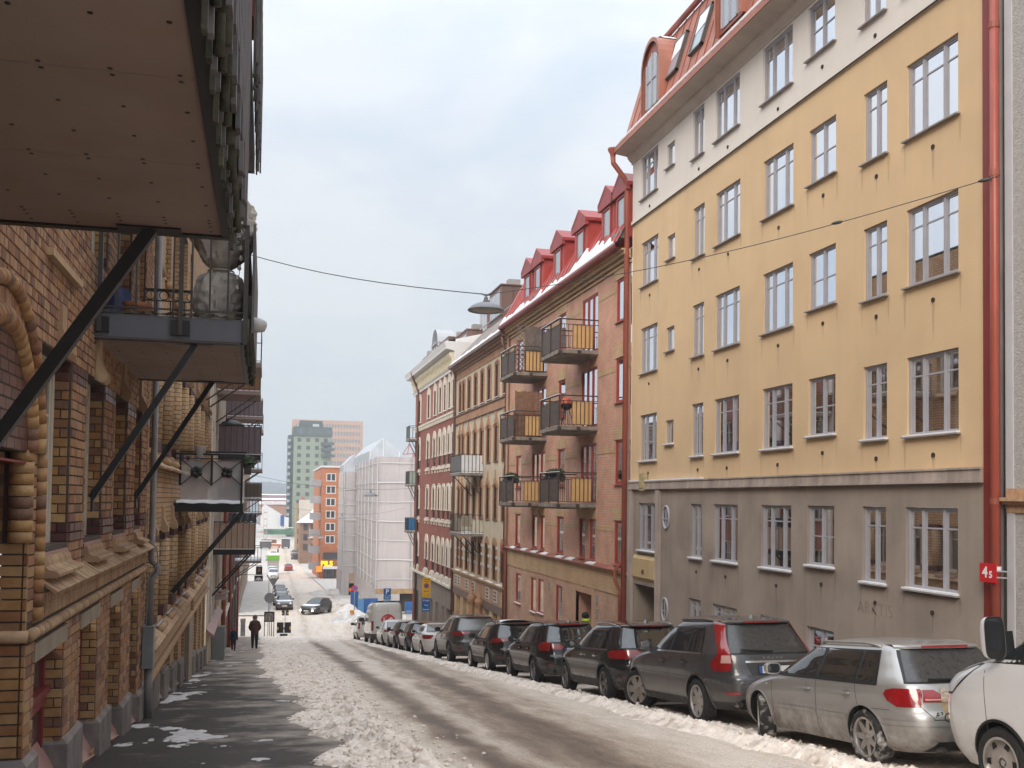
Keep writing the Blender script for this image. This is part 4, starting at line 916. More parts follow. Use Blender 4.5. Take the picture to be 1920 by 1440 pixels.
def build_brown():
 zz2 = lambda py, px=930: atX(px, py, XW).z
 rows = [(zz2(683), zz2(745.7)), (zz2(797), zz2(865)), (zz2(911), zz2(975)), (zz2(1025), zz2(1089))]
 cpx = [(860, 864.2), (866.2, 870.4), (876, 881.3), (888, 893.5), (900.3, 906), (913, 919.3), (927.3, 934), (942.5, 949.5)]
 H = []
 for r, (t, bt) in enumerate(rows):
  for a, c in cpx: y1, y0 = atX(a, 850, XW).y, atX(c, 850, XW).y; H.append((y0, y1, bt, t, r))
 zs = zz2(1095); ze = rows[0][0]+.75
 b = MB(); facade(b, XW, -1, yb0, yb1, zs, ze, [h[:4] for h in H], .10, 0, 1); part('wall', b, [M_bcream, M_bbrick], bn)
 for h in H:
  window(bn, XW, -1, h[0], h[1], h[2], h[3], .06, (1,), trans=.68, fm=M_brwin, gm=M_oldg, fw=.05, cw=.03, sill=(h[4] < 3), sm=M_blintel, snow=h[4] == 0, so=.07)
  arch_surround(bn, XW, h[0], h[1], h[2]-.02, h[3], M_bbrick, .13, h[4] in (1, 2), .05, .20 if h[4] == 0 else .46)
  arch_fill(bn, XW-.004, h[0], h[1], h[3], M_bbrick, .11)
  if h[4] == 1 or h[4] == 2:
   q = MB(); yc = (h[0]+h[1])/2; q.prism([(XW-.07, yc-.09, h[3]+.40), (XW-.07, yc+.09, h[3]+.40), (XW-.07, yc+.05, h[3]+.75), (XW-.07, yc, h[3]+.85), (XW-.07, yc-.05, h[3]+.75)], (.07, 0, 0)); part('finial', q, M_bbrick, bn)
   for yy in (h[0]-.19, h[1]+.05): q = MB(); q.box(XW-.08, XW, yy, yy+.14, h[3]-.12, h[3]+.06); part('capital', q, M_bbrick, bn)
  if h[4] == 3:
   for zq in (-.15, -.62, -1.15): 
    for yy in (h[0]-.22, h[1]+.0): q = MB(); q.box(XW-.065, XW, yy, yy+.22, h[3]+zq-.0, h[3]+zq+.16); part('quoin', q, mat('pale_stone', (.55, .52, .48), .8, var=.1, vs=4), bn)
 # friezes
 for za, zb_, m, o, nm in ((rows[0][1]-.62, rows[0][1]-.16, M_bbrick, .035, 'frieze'), (rows[0][1]-.66, rows[0][1]-.62, M_blintel, .09, 'string_course'), (rows[0][1]-.16, rows[0][1]-.10, M_blintel, .10, 'string_course'), (ze-.42, ze-.0, M_bbrick, .03, 'frieze')):
  q = MB(); q.box(XW-o, XW+.005, yb0, yb1, za, zb_); part(nm, q, m, bn)
 # base: ledge, panelled frieze, lintel, piers and shop openings
 q = MB(); q.box(XW-.16, XW+.02, yb0, yb1, zs-.07, zs); q.box(XW-.09, XW+.02, yb0, yb1, zs-.2, zs-.07); part('ledge', q, M_tan, bn)
 for i in range(6):
  y = yb0+.8+i*2.2; q = MB(); q.box(XW-.15, XW-.01, y, y+.7+rnd.random()*.6, zs+.001, zs+.04); part('ledge_snow', q, M_snowc, bn)
 z1, z2 = zs-.20, zs-1.05
 q = MB(); q.box(XW-.02, XW+.02, yb0, yb1, z2, z1); part('frieze', q, brickmat('tan_pink_brick', (.50, .30, .18), (.46, .27, .16), (.38, .26, .18)), bn)
 for a, c in ((853.5, 858), (859, 863), (873, 879), (885, 891), (911.5, 918), (926, 933), (941.5, 949)):
  y1, y0 = atX(a, 1110, XW).y, atX(c, 1110, XW).y; q = MB(); q.box(XW-.05, XW-.02, y0, y1, z2+.12, z1-.12); w_ = part('panel', q, mat('pale_stone', (.55, .52, .48)), bn)
  q = MB()
  for i in range(3):
   for j in range(3): q.box(XW-.056, XW-.05, y0+(y1-y0)*(.15+.25*i), y0+(y1-y0)*(.33+.25*i), z2+.2+j*.18, z2+.31+j*.18)
  g_ = part('lattice', q, M_brwin, w_); g_['kind'] = 'stuff'
 q = MB(); q.box(XW-.06, XW+.1, yb0, yb1, z2-.42, z2); part('lintel', q, M_blintel, bn)
 pier = [(853, 855), (863.5, 869), (876, 880), (890, 895), (902.5, 908), (918, 924.5), (934, 939), (949, 953)]
 ends = []
 for i, (a, c) in enumerate(pier):
  y1, y0 = atX(a, 1140, XW).y, atX(c, 1140, XW).y; q = MB(); q.box(XW-.04, XW+.3, y0, y1, -12, z2-.42); part('pier', q, M_tan, bn); ends.append((y0, y1))
 for i in range(len(ends)-1):
  y0, y1 = ends[i+1][1], ends[i][0]; q = MB(); q.quad((XW+.26, y0, -12), (XW+.26, y1, -12), (XW+.26, y1, z2-.42), (XW+.26, y0, z2-.42)); part('shop_window', q, mat('shop_glass', (.035, .03, .028), .06, ior=1.8), bn)
  q = MB(); q.bar((XW+.24, (y0+y1)/2, -12), (XW+.24, (y0+y1)/2, z2-.42), .06); q.bar((XW+.24, y0, z2-1.2), (XW+.24, y1, z2-1.2), .05); part('frame', q, M_brwin, bn)
 for px in (890.5, 905.5):                          # turned columns and spikes flanking the doorway
  yc = atX(px, 1140, XW).y; q = MB(); pr = [(.16, -12)]
  for k in range(14): pr += [(.16, z2-.5-.28*(13-k)-.14), (.11, z2-.5-.28*(13-k)-.07)]
  pr += [(.2, z2-.40), (.24, z2-.2), (.24, z2-.05), (.10, z2+.1), (.03, z2+.6), (0, z2+.9)]
  q.lathe(pr, 12, (XW-.22, yc, 0)); part('column', q, M_bbrick, bn, True)
 # eaves, seamed roof, snow rail
 Xo = XW-.5; q = MB()
 for o, za, zb_ in ((.10, -.02, .12), (.24, .12, .24), (.40, .24, .30)): q.box(XW-o, XW+.05, yb0, yb1, ze+za, ze+zb_)
 part('cornice', q, mat('cornice_brown', (.30, .17, .10), .7, var=.15, vs=3), bn)
 q = MB(); q.box(Xo-.05, Xo+.1, yb0, yb1, ze+.30, ze+.46); part('gutter', q, M_brmetal, bn)
 Rt = (XW+1.7, atX(930, 606, XW+1.7).z); Rb = (Xo, ze+.42)
 q = MB(); q.grid([[(x, y, z) for x, z in (Rb, Rt, (XW+6, Rt[1]+.6))] for y in (yb0, yb1)]); q.poly([(Rb[0], yb1, Rb[1]), (Rt[0], yb1, Rt[1]), (XW+6, yb1, Rt[1]+.6), (XW+6, yb1, Rb[1])]); rf = part('roof', q, M_brmetal, bn)
 k = 'bseam'; WC[k] = MB().bar((0, 0, 0), (Rt[0]-Rb[0], 0, Rt[1]-Rb[1]), .03, .08).mesh('roof_seam', mat('seam_snowy', (.42, .40, .40), .5))
 for i in range(int((yb1-yb0)/.42)): link('roof_seam', WC[k], rf, (Rb[0], yb0+.2+i*.42, Rb[1]))
 q = MB(); q.tube([(Rt[0]-.25, y, Rt[1]+.15) for y in (yb0, yb1)], .035, 6); part('snow_rail', q, mat('seam_snowy', (.4, .4, .4)), rf)
 q = MB(); q.grid([[(Rb[0]+.0, y, Rb[1]+.01), (Rb[0]+.02, y, Rb[1]+.10), (Rb[0]+.22+.08*math.sin(y*3), y, Rb[1]+.34+.1*math.sin(y*3)), (Rb[0]+.26, y, Rb[1]+.36)] for y in [yb0+(yb1-yb0)*i/40 for i in range(41)]]); part('roof_snow', q, M_snowc, rf, True)
 q = MB(); q.tube([(XW-.25, yb1-.1, ze+.4), (XW-.12, yb1-.1, ze-.1), (XW-.12, yb1-.1, -12)], .07, 8); part('downpipe', q, M_brmetal, bn, True)
 q = MB(); q.tube([(XW-.4, yb0+.15, ze+.4), (XW-.3, yb0+.2, ze-.2), (XW-.1, yb0+.2, ze-.5), (XW-.1, yb0+.2, -12)], .07, 8); part('downpipe', q, M_brmetal, bn, True)
 return rows
BR = build_brown()
def simple_balcony(label, group, X, xo, ya, yb_, zf, clothm=None, rail_h=1.0, strut=True, slabm=None):
 o = thing('balcony', label, 'balcony', ((X+xo)/2, (ya+yb_)/2, zf-.14), group); sg = 1 if xo > X else -1
 q = MB(); q.box(min(X, xo), max(X, xo), ya, yb_, zf-.14, zf); part('slab', q, slabm or M_conc, o)
 P = [(X, ya+.03), (xo-sg*.03, ya+.03), (xo-sg*.03, yb_-.03), (X, yb_-.03)]; zr_ = zf+rail_h
 for i in range(3):
  q = MB(); q.bar((*P[i], zr_), (*P[i+1], zr_), .035, .03); part('handrail', q, M_steel, o)
  q = MB(); q.bar((*P[i], zf+.08), (*P[i+1], zf+.08), .025, .02); part('rail', q, M_steel, o)
  a, c = Vector((*P[i], 0)), Vector((*P[i+1], 0)); n = max(2, int((c-a).length/.2))
  for k in range(n+1):
   p = a.lerp(c, k/n); q = MB(); q.bar((p.x, p.y, zf), (p.x, p.y, zr_), .022); part('baluster', q, M_steel, o)
 if clothm:
  for i in range(3):
   a, c = Vector((*P[i], 0)), Vector((*P[i+1], 0)); q = MB(); n = 12; off = Vector((-sg*.02, .02 if i == 0 else -.02 if i == 2 else 0, 0))
   q.grid([[tuple(a.lerp(c, k/n)+off+Vector((0, 0, z))+Vector((.008*math.sin(k*2.3), .008*math.sin(k*2.3), 0))) for k in range(n+1)] for z in (zf+.10, zr_-.06)]); part('wind_cloth', q, clothm, o, True)
 if strut:
  for yy in (ya+.25, yb_-.25): q = MB(); q.bar((X, yy, zf-1.25), (xo-sg*.2, yy, zf-.14), .05); part('strut', q, M_steel, o)
 q = MB(); q.box(min(X, xo)+.03, max(X, xo)-.03, ya+.04, yb_-.04, zf+.001, zf+.04); part('floor_snow', q, M_snowc, o)
 return o
M_wcloth = mat('white_cloth', (.66, .67, .70), .8, var=.06, vs=4)
XB = XW-1.25
for py, lab, cm in ((893, 'iron balcony wrapped in white cloth on the brown brick house', M_wcloth), (1007, 'bare iron balcony with clutter below the white-cloth one', None)):
 ya = atX(906, py, XW).y; yb2 = atX(849.5, py, XB).y; simple_balcony(lab, 'balconies on the brown brick house', XW, XB, ya, max(min(yb2, ya+5), ya+3.2), atX(906, py-6, XW).z, cm)
ya = atX(906, 1007, XW).y; zf = atX(906, 1001, XW).z
t = thing('wicker_chair', 'pale wicker chair on the lower balcony of the brown brick house', 'chair', (XB+.6, ya+1.2, zf)); M_wick = mat('wicker', (.28, .23, .17), .8, var=.3, vs=20)
q = MB(); q.box(XB+.35, XB+.85, ya+.95, ya+1.45, zf+.36, zf+.44); part('seat', q, M_wick, t); q = MB(); q.box(XB+.35, XB+.85, ya+1.4, ya+1.46, zf+.44, zf+.92); part('backrest', q, M_wick, t)
for a in (XB+.38, XB+.82):
 for c in (ya+.98, ya+1.42): q = MB(); q.bar((a, c, zf+.04), (a, c, zf+.36), .04); part('leg', q, M_wick, t)
# ============================================================ red and white corner house
M_rbrick = brickmat('deep_red_brick', (.30, .095, .065), (.25, .075, .05), (.24, .11, .085), .25, .08, .14)
M_rplas = mat('dull_red_plaster', (.36, .145, .11), .85, var=.12, vs=1.2, streak=.15)
M_wplas = mat('white_stucco', (.66, .61, .52), .8, var=.10, vs=3, streak=.12)
M_grbase = mat('grey_base_plaster', (.27, .22, .185), .85, var=.12, vs=1.5, streak=.2)
yr0, yr1 = yb1+.02, atX(777, 900, XW).y
rd = thing('corner_house', 'dark red brick corner house with white stucco window arches and heavy white cornice', 'house', (XW, (yr0+yr1)/2, float(G(70))))
def build_red():
 z8 = lambda py, px=813: atX(px, py, XW).z
 rows = [(z8(736), z8(781)), (z8(826), z8(876)), (z8(917), z8(972)), (z8(1021), z8(1071))]
 cpx = [(783.5, 787), (800.5, 804.3), (812.3, 816), (822.3, 825.8), (831, 834.2), (839.5, 842.7), (847.3, 850.3)]
 H = []
 for r, (t, bt) in enumerate(rows):
  for a, c in cpx: y1, y0 = atX(a, 900, XW).y, atX(c, 900, XW).y; H.append((y0, y1, bt, t, r))
 zs = rows[3][1]-.45; ze = rows[0][0]+.75
 zm = [ze, rows[0][1]-.35, zs]
 for i in range(2):
  b = MB(); sel = [h[:4] for h in H if zm[i+1] < h[2] < zm[i]]; facade(b, XW, -1, yr0, yr1, zm[i+1], zm[i], sel, .10, 0, 1); part('wall', b, [M_rplas if i == 0 else M_rbrick, M_rbrick], rd)
 for za, zb_ in ((rows[1][1]-1.15, rows[1][1]-.12), (rows[2][1]-1.3, rows[2][1]-.12)):
  pass
 for h in H:
  window(rd, XW, -1, h[0], h[1], h[2], h[3], .05, (1,), trans=.66, fm=M_brwin, gm=M_oldg, fw=.05, cw=.03, sill=True, sm=M_wplas, snow=True, so=.1)
  r = h[4]; yc = (h[0]+h[1])/2
  if r == 0:
   q = MB(); bw = .26
   q.box(XW-.06, XW+.005, h[0]-bw, h[0], h[2]-.05, h[3]+.3); q.box(XW-.06, XW+.005, h[1], h[1]+bw, h[2]-.05, h[3]+.3); q.box(XW-.08, XW+.005, h[0], h[1], h[3], h[3]+.42); q.prism([(XW-.1, yc-.18, h[3]+.42), (XW-.1, yc+.18, h[3]+.42), (XW-.1, yc, h[3]+.65)], (.1, 0, 0)); part('window_surround', q, M_wplas, rd)
  else:
   zj = h[2]+(h[3]-h[2])*(.42 if r != 2 else .35)
   arch_surround(rd, XW, h[0], h[1], zj, h[3]+.02, M_wplas, .24, False, .07, .62 if r != 2 else .34); arch_fill(rd, XW-.01, h[0], h[1], h[3]+.02, M_wplas, .34)
   for yy in (h[0]-.22, h[1]+.02): q = MB(); q.box(XW-.10, XW, yy-.02, yy+.22, zj-.12, zj); part('capital', q, M_wplas, rd)
   q = MB(); q.box(XW-.13, XW+.0, h[0]-.28, h[1]+.28, h[2]-.22, h[2]-.05); part('sill_block', q, M_wplas, rd)
   for yy in (h[0]-.18, h[1]+.06): q = MB(); q.box(XW-.10, XW, yy, yy+.12, h[2]-.42, h[2]-.22); part('console', q, M_wplas, rd)
 for z0 in (rows[0][1]-.35,):
  q = MB(); q.box(XW-.14, XW, yr0, yr1, z0-.05, z0+.08); part('string_course', q, M_wplas, rd)
  for i in range(int((yr1-yr0)/.5)):
   k = 'dent'
   if k not in WC: WC[k] = MB().box(-.12, 0, 0, .2, -.24, 0).mesh('dentil', M_wplas)
   link('dentil', WC[k], rd, (XW, yr0+.1+i*.5, z0-.05))
 q = MB(); q.box(XW-.24, XW+.02, yr0, yr1+.2, zs-.12, zs); part('ledge', q, M_wplas, rd)
 for h in H:
  if h[4] == 3:
   q = MB(); q.box(XW-.22, XW-.01, h[0]-.1, h[1]+.4, zs+.001, zs+.06); part('ledge_snow', q, M_snowc, rd)
   for yy in (h[0]-.2, h[1]+.02): q = MB(); q.prism([(XW-.02, yy, zs+.02), (XW-.22, yy, zs+.02), (XW-.18, yy, zs+.25), (XW-.05, yy, zs+.42), (XW-.02, yy, zs+.42)], (0, .18, 0)); part('scroll', q, M_wplas, rd)
 # base with piers
 q = MB(); q.box(XW-.03, XW+.05, yr0, yr1, zs-1.5, zs-.12); part('base_wall', q, M_grbase, rd)
 pr = [(777.5, 781), (786, 791.5), (801, 806), (812, 818), (823, 830), (834.5, 838), (846, 852)]
 E = []
 for a, c in pr: y1, y0 = atX(a, 1120, XW).y, atX(c, 1120, XW).y; q = MB(); q.box(XW-.05, XW+.3, y0, y1, -12, zs-1.5); part('pier', q, M_grbase, rd); E.append((y0, y1))
 for i in range(len(E)-1):
  y0, y1 = E[i+1][1], E[i][0]; q = MB(); q.quad((XW+.25, y0, -12), (XW+.25, y1, -12), (XW+.25, y1, zs-1.5), (XW+.25, y0, zs-1.5)); part('shop_window', q, mat('shop_glass', (.03, .03, .03)), rd)
  q = MB(); q.bar((XW+.22, (y0+y1)/2, -12), (XW+.22, (y0+y1)/2, zs-1.5), .08); part('frame', q, M_brwin, rd)
 # far end wall and near gable
 for y, nm in ((yr1, 'end_wall'), (yr0, 'gable_wall')): b = MB(); b.quad((XW, y, -12), (XW, y, ze), (XW+12, y, ze), (XW+12, y, -12)); part(nm, b, M_rbrick, rd)
 # cornice with brackets, white blocking course
 Xc = XW-.75
 prof = [(XW, ze-.15), (XW-.10, ze-.15), (XW-.10, ze+.0), (XW-.16, ze+.05), (XW-.16, ze+.95), (XW-.45, ze+1.05), (Xc+.05, ze+1.08), (Xc+.05, ze+1.2), (Xc, ze+1.3), (Xc-.06, ze+1.5), (XW, ze+1.55)]
 q = MB(); q.grid([[(x, y, z) for x, z in prof] for y in (yr0-.05, yr1+.75)])
 q.poly([(x, yr0-.05, z) for x, z in prof]+[(XW+1.6, yr0-.05, ze+1.55), (XW+1.6, yr0-.05, ze-.15)]); part('cornice', q, mat('white_cornice', (.68, .67, .66), .7, var=.06, vs=3), rd, 30)
 for i in range(int((yr1-yr0)/.55)):
  k = 'brk'
  if k not in WC: WC[k] = MB().prism([(0, 0, .05), (-.10, 0, .1), (-.14, 0, .45), (-.28, 0, .62), (-.30, 0, .85), (0, 0, .92)], (0, .24, 0)).mesh('cornice_bracket', mat('yellowed_stucco', (.62, .55, .40), .8, var=.12, vs=5))
  link('cornice_bracket', WC[k], rd, (XW-.16, yr0+.1+i*.55, ze+.02))
 q = MB(); q.box(XW-.55, XW-.1, yr0, yr0+3.4, ze+1.55, ze+1.85); part('parapet', q, M_brmetal, rd)
 q = MB(); q.poly([(XW-.7, yr0, ze+1.55), (XW-.7, yr1, ze+1.55), (XW+6, yr1, ze+3.2), (XW+6, yr0, ze+3.2)]); q.poly([(XW-.7, yr0, ze+1.55), (XW+6, yr0, ze+3.2), (XW+6, yr0, ze+.5), (XW-.7, yr0, ze+1.5)]); rf = part('roof', q, M_snowc, rd)
 q = MB(); q.tube([(Xc, yr1-2.6, ze+1.4), (Xc+.1, yr1-2.6, ze+1.0), (XW-.35, yr1-2.5, ze+.4), (XW-.14, yr1-2.4, ze-.1), (XW-.14, yr1-2.4, -12)], .09, 8); part('downpipe', q, M_brmetal, rd, True)
 return rows, zs, ze
RR, RZS, RZE = build_red()
# brown attic boxes standing behind the cornice line
def attic(label, px0, px1, pyt, pyb, Y, depth, X=None, curved=False, win=True, cat='attic'):
 a, c = atY(px0, pyb, Y), atY(px1, pyb, Y); zt = atY(px1, pyt, Y).z; zb_ = min(a.z, c.z)-1.2; t = thing('attic_dormer', label, cat, ((a.x+c.x)/2, Y+depth/2, zb_))
 q = MB(); q.box(a.x, c.x, Y, Y+depth, zb_, zt); part('body', q, M_brmetal, t)
 n = max(2, int((c.x-a.x)/.7))
 for i in range(1, n): q = MB(); q.bar((a.x+(c.x-a.x)*i/n, Y-.01, zb_), (a.x+(c.x-a.x)*i/n, Y-.01, zt), .03); part('seam', q, M_brwin, t)
 q = MB(); q.box(a.x-.08, c.x+.1, Y-.08, Y+depth, zt, zt+.07)
 if curved: q.lathe([(depth/2+.05, 0), (depth/2+.05, c.x-a.x+.1)], 12, (a.x-.05, Y+depth/2, zt-depth*.1), 'x', 0, 0, math.pi)
 part('lid', q, mat('lid_metal', (.40, .40, .43), .4) if curved else M_brmetal, t)
 if win:
  q = MB(); q.quad((a.x-.012, Y+depth*.15, zt-1.7), (a.x-.012, Y+depth*.85, zt-1.7), (a.x-.012, Y+depth*.85, zt-.25), (a.x-.012, Y+depth*.15, zt-.25)); w_ = part('window', q, mat('dormer_glass', (.3, .3, .3)), t)
  for f in (.15, .5, .85): q = MB(); q.bar((a.x-.03, Y+depth*f, zt-1.7), (a.x-.03, Y+depth*f, zt-.25), .06); part('frame', q, mat('pale_frame', (.5, .5, .52), .5), w_)
 q = MB(); q.box(c.x*.5+a.x*.5-.2, c.x*.5+a.x*.5+.5, Y+.3, Y+.9, zt+.07, zt+.45); part('roof_cowl', q, M_sill, t)
 return t
attic('tall brown metal attic box behind the seamed roof', 940, 983, 537, 600, 56.0, 3.2)
attic('low brown metal attic box left of the tall one', 915, 942, 567, 600, 62.5, 2.5)
attic('long sloped brown attic above the white cornice', 876, 912, 620, 645, 64.0, 3.0)
attic('small brown attic window next to the white cornice end', 858, 871, 633, 655, 68.0, 2.4)
attic('brown attic with curved pale metal hood on the corner house', 821, 850, 643, 680, 70.5, 2.6, curved=True)
attic('brown attic box at the far end of the corner house', 803, 814, 668, 690, 75.5, 2.4, win=False)
for i, (py, cm, lab) in enumerate(((826, None, 'topmost small iron balcony at the far end of the corner house'), (909, mat('pale_green_cloth', (.35, .42, .38), .8), 'second small iron balcony from the top at the corner house end'), (995, mat('blue_cloth', (.03, .16, .36), .7), 'small balcony with blue cloth at the corner house end'))):
 c = atX(778, py, XW); simple_balcony(lab, 'balconies at the end of the corner house', XW, XW-.75, yr1-2.2, yr1-.2, c.z, cm)
# ============================================================ yellow brick house on the left
HUE = [(.46, .265, .115), (.40, .215, .09), (.50, .31, .15), (.34, .16, .075), (.43, .25, .12), (.25, .115, .065), (.48, .285, .125), (.31, .17, .10), (.52, .335, .17), (.38, .19, .075), (.45, .27, .14), (.22, .12, .085)]
HUEW = [(.45, .26, .15), (.40, .22, .12), (.34, .18, .11), (.48, .30, .18), (.26, .14, .10), (.42, .22, .10), (.37, .20, .13), (.31, .16, .10), (.46, .28, .16), (.22, .125, .095), (.44, .27, .17), (.39, .24, .16)]
HUED = [(.10, .04, .032), (.085, .032, .028), (.12, .048, .036), (.075, .03, .026)]
HUE = [(a*.78, b_*.74, c*.66) for a, b_, c in HUE]; HUEW = [(a*.76, b_*.72, c*.66) for a, b_, c in HUEW]
M_bk = mat('yellow_brick', (.4, .25, .12), .72, hue=HUE, bump=.35, bs=55)
M_bw = mat('wall_brick', (.4, .25, .12), .78, hue=HUEW, bump=.35, bs=55)
M_bd = mat('dark_glazed_brick', (.1, .04, .03), .35, hue=HUED, bump=.2, bs=50)
M_mort = mat('dark_mortar', (.075, .056, .045), .95, var=.2, vs=9)
M_roll = mat('tan_moulded_brick', (.36, .235, .13), .75, hue=[(.40, .26, .15), (.36, .23, .13), (.33, .205, .115), (.42, .285, .165), (.30, .185, .11)], bump=.3, bs=45)
M_conl = mat('painted_concrete', (.29, .235, .175), .8, var=.12, vs=3, streak=.2)
M_creamw = mat('cream_window_paint', (.50, .44, .36), .55, var=.06, vs=4)
M_dred = mat('oxide_red_paint', (.17, .025, .022), .5, var=.12, vs=4)
M_pinksill = mat('pink_sill_metal', (.34, .19, .165), .45, var=.1, vs=3)
BR_ALL = []                                  # (corner, edge u, edge v, out n, material, importance)
def lay(o, U, V, N, wu, hv, m, holes=(), ch=.10, bl=.25, joint=.011, proud=.016, bond='flemish', clip=None, jit=.003):
 """lay brick courses on the rectangle at o spanned by U (wu long) and V (hv high), outward N"""
 o, U, V, N = Vector(o), Vector(U), Vector(V), Vector(N); n = max(1, round(hv/ch)); c = hv/n
 for k in range(n):
  v0, v1 = k*c+joint/2, (k+1)*c-joint/2; u = -rnd.random()*.12 if k % 2 else 0.0; seq = k
  segs = [(0.0, wu)]
  vm = (v0+v1)/2
  for h in holes:
   if h[2] < vm < h[3]:
    ns = []
    for a, b_ in segs:
     if h[1] <= a or h[0] >= b_: ns.append((a, b_)); continue
     if h[0] > a: ns.append((a, h[0]))
     if h[1] < b_: ns.append((h[1], b_))
    segs = ns
  if clip:
   segs = [s_ for a, b_ in segs for s_ in clip(vm, a, b_)]
  for a, b_ in segs:
   u = a-(bl*.5 if k % 2 else 0)
   j = 0
   while u < b_-.02:
    L_ = bl if (bond != 'flemish' or (j+k) % 2 == 0) else bl*.5
    u0, u1 = max(u, a)+joint/2, min(u+L_, b_)-joint/2
    if u1-u0 > .02: BR_ALL.append((o+U*u0+V*v0, U*(u1-u0), V*(v1-v0), N*(proud+rnd.uniform(-jit, jit)), m))
    u += L_; j += 1
def emit_bricks(root, cap=300, name='brick'):
 """the bricks that show largest become parts of their own, the rest one joined part"""
 global BR_ALL
 sc = []
 for b in BR_ALL:
  c = b[0]+b[1]/2+b[2]/2; d = c-Vector((0, 0, CZ)); f = d.dot(vF); x = d.dot(vR)/f*FPX+960 if f > .1 else -1; y = CYP-d.dot(vU)/f*FPX if f > .1 else -1
  vis = f > .1 and -10 < x < 1930 and -10 < y < 1450
  nrm = b[3].normalized(); ar = b[1].length*b[2].length*abs(nrm.dot(d.normalized()))/d.length_squared if vis and nrm.dot(d) < 0 else 0
  sc.append(ar)
 order = sorted(range(len(sc)), key=lambda i: -sc[i]); big = set(i for i in order[:cap] if sc[i] > 0); rest = {}
 for i, (o, u, v, n, m) in enumerate(BR_ALL):
  e = .004; lo = [o, o+u, o+u+v, o+v]; ud, vd = u.normalized()*e, v.normalized()*e; hi = [o+n+ud+vd, o+u+n-ud+vd, o+u+v+n-ud-vd, o+v+n+ud-vd]
  F = [(4,5,6,7), (0,1,5,4), (1,2,6,5), (2,3,7,6), (3,0,4,7)]
  if i in big:
   key = ('bk', m.name, tuple(round(t, 3) for t in (*u, *v)), tuple(round(t, 2) for t in n))
   if key not in WC: WC[key] = MB().add([p-o for p in lo+hi], F).mesh(name, m)
   link(name, WC[key], root, o)
  else: rest.setdefault(m.name, MB()).add(lo+hi, F)
 for k, mb in rest.items(): part('brickwork', mb, MATS[k], root, kind='stuff')
 BR_ALL = []
L1 = thing('yellow_brick_house', 'dark yellow and brown brick house with arched portal and cream windows at the left edge', 'house', (XL, 12, float(G(12))))
PU = [(11.46, 12.36), (13.68, 14.60), (15.93, 16.87), (17.75, 18.45)]         # piers between the windows
Y0L, Y1L, ZW0, ZW1 = 3.0, 18.75, 1.24, 3.12
Z2A, Z2B = 4.55, 6.7
UP = Vector((0, 0, 1))
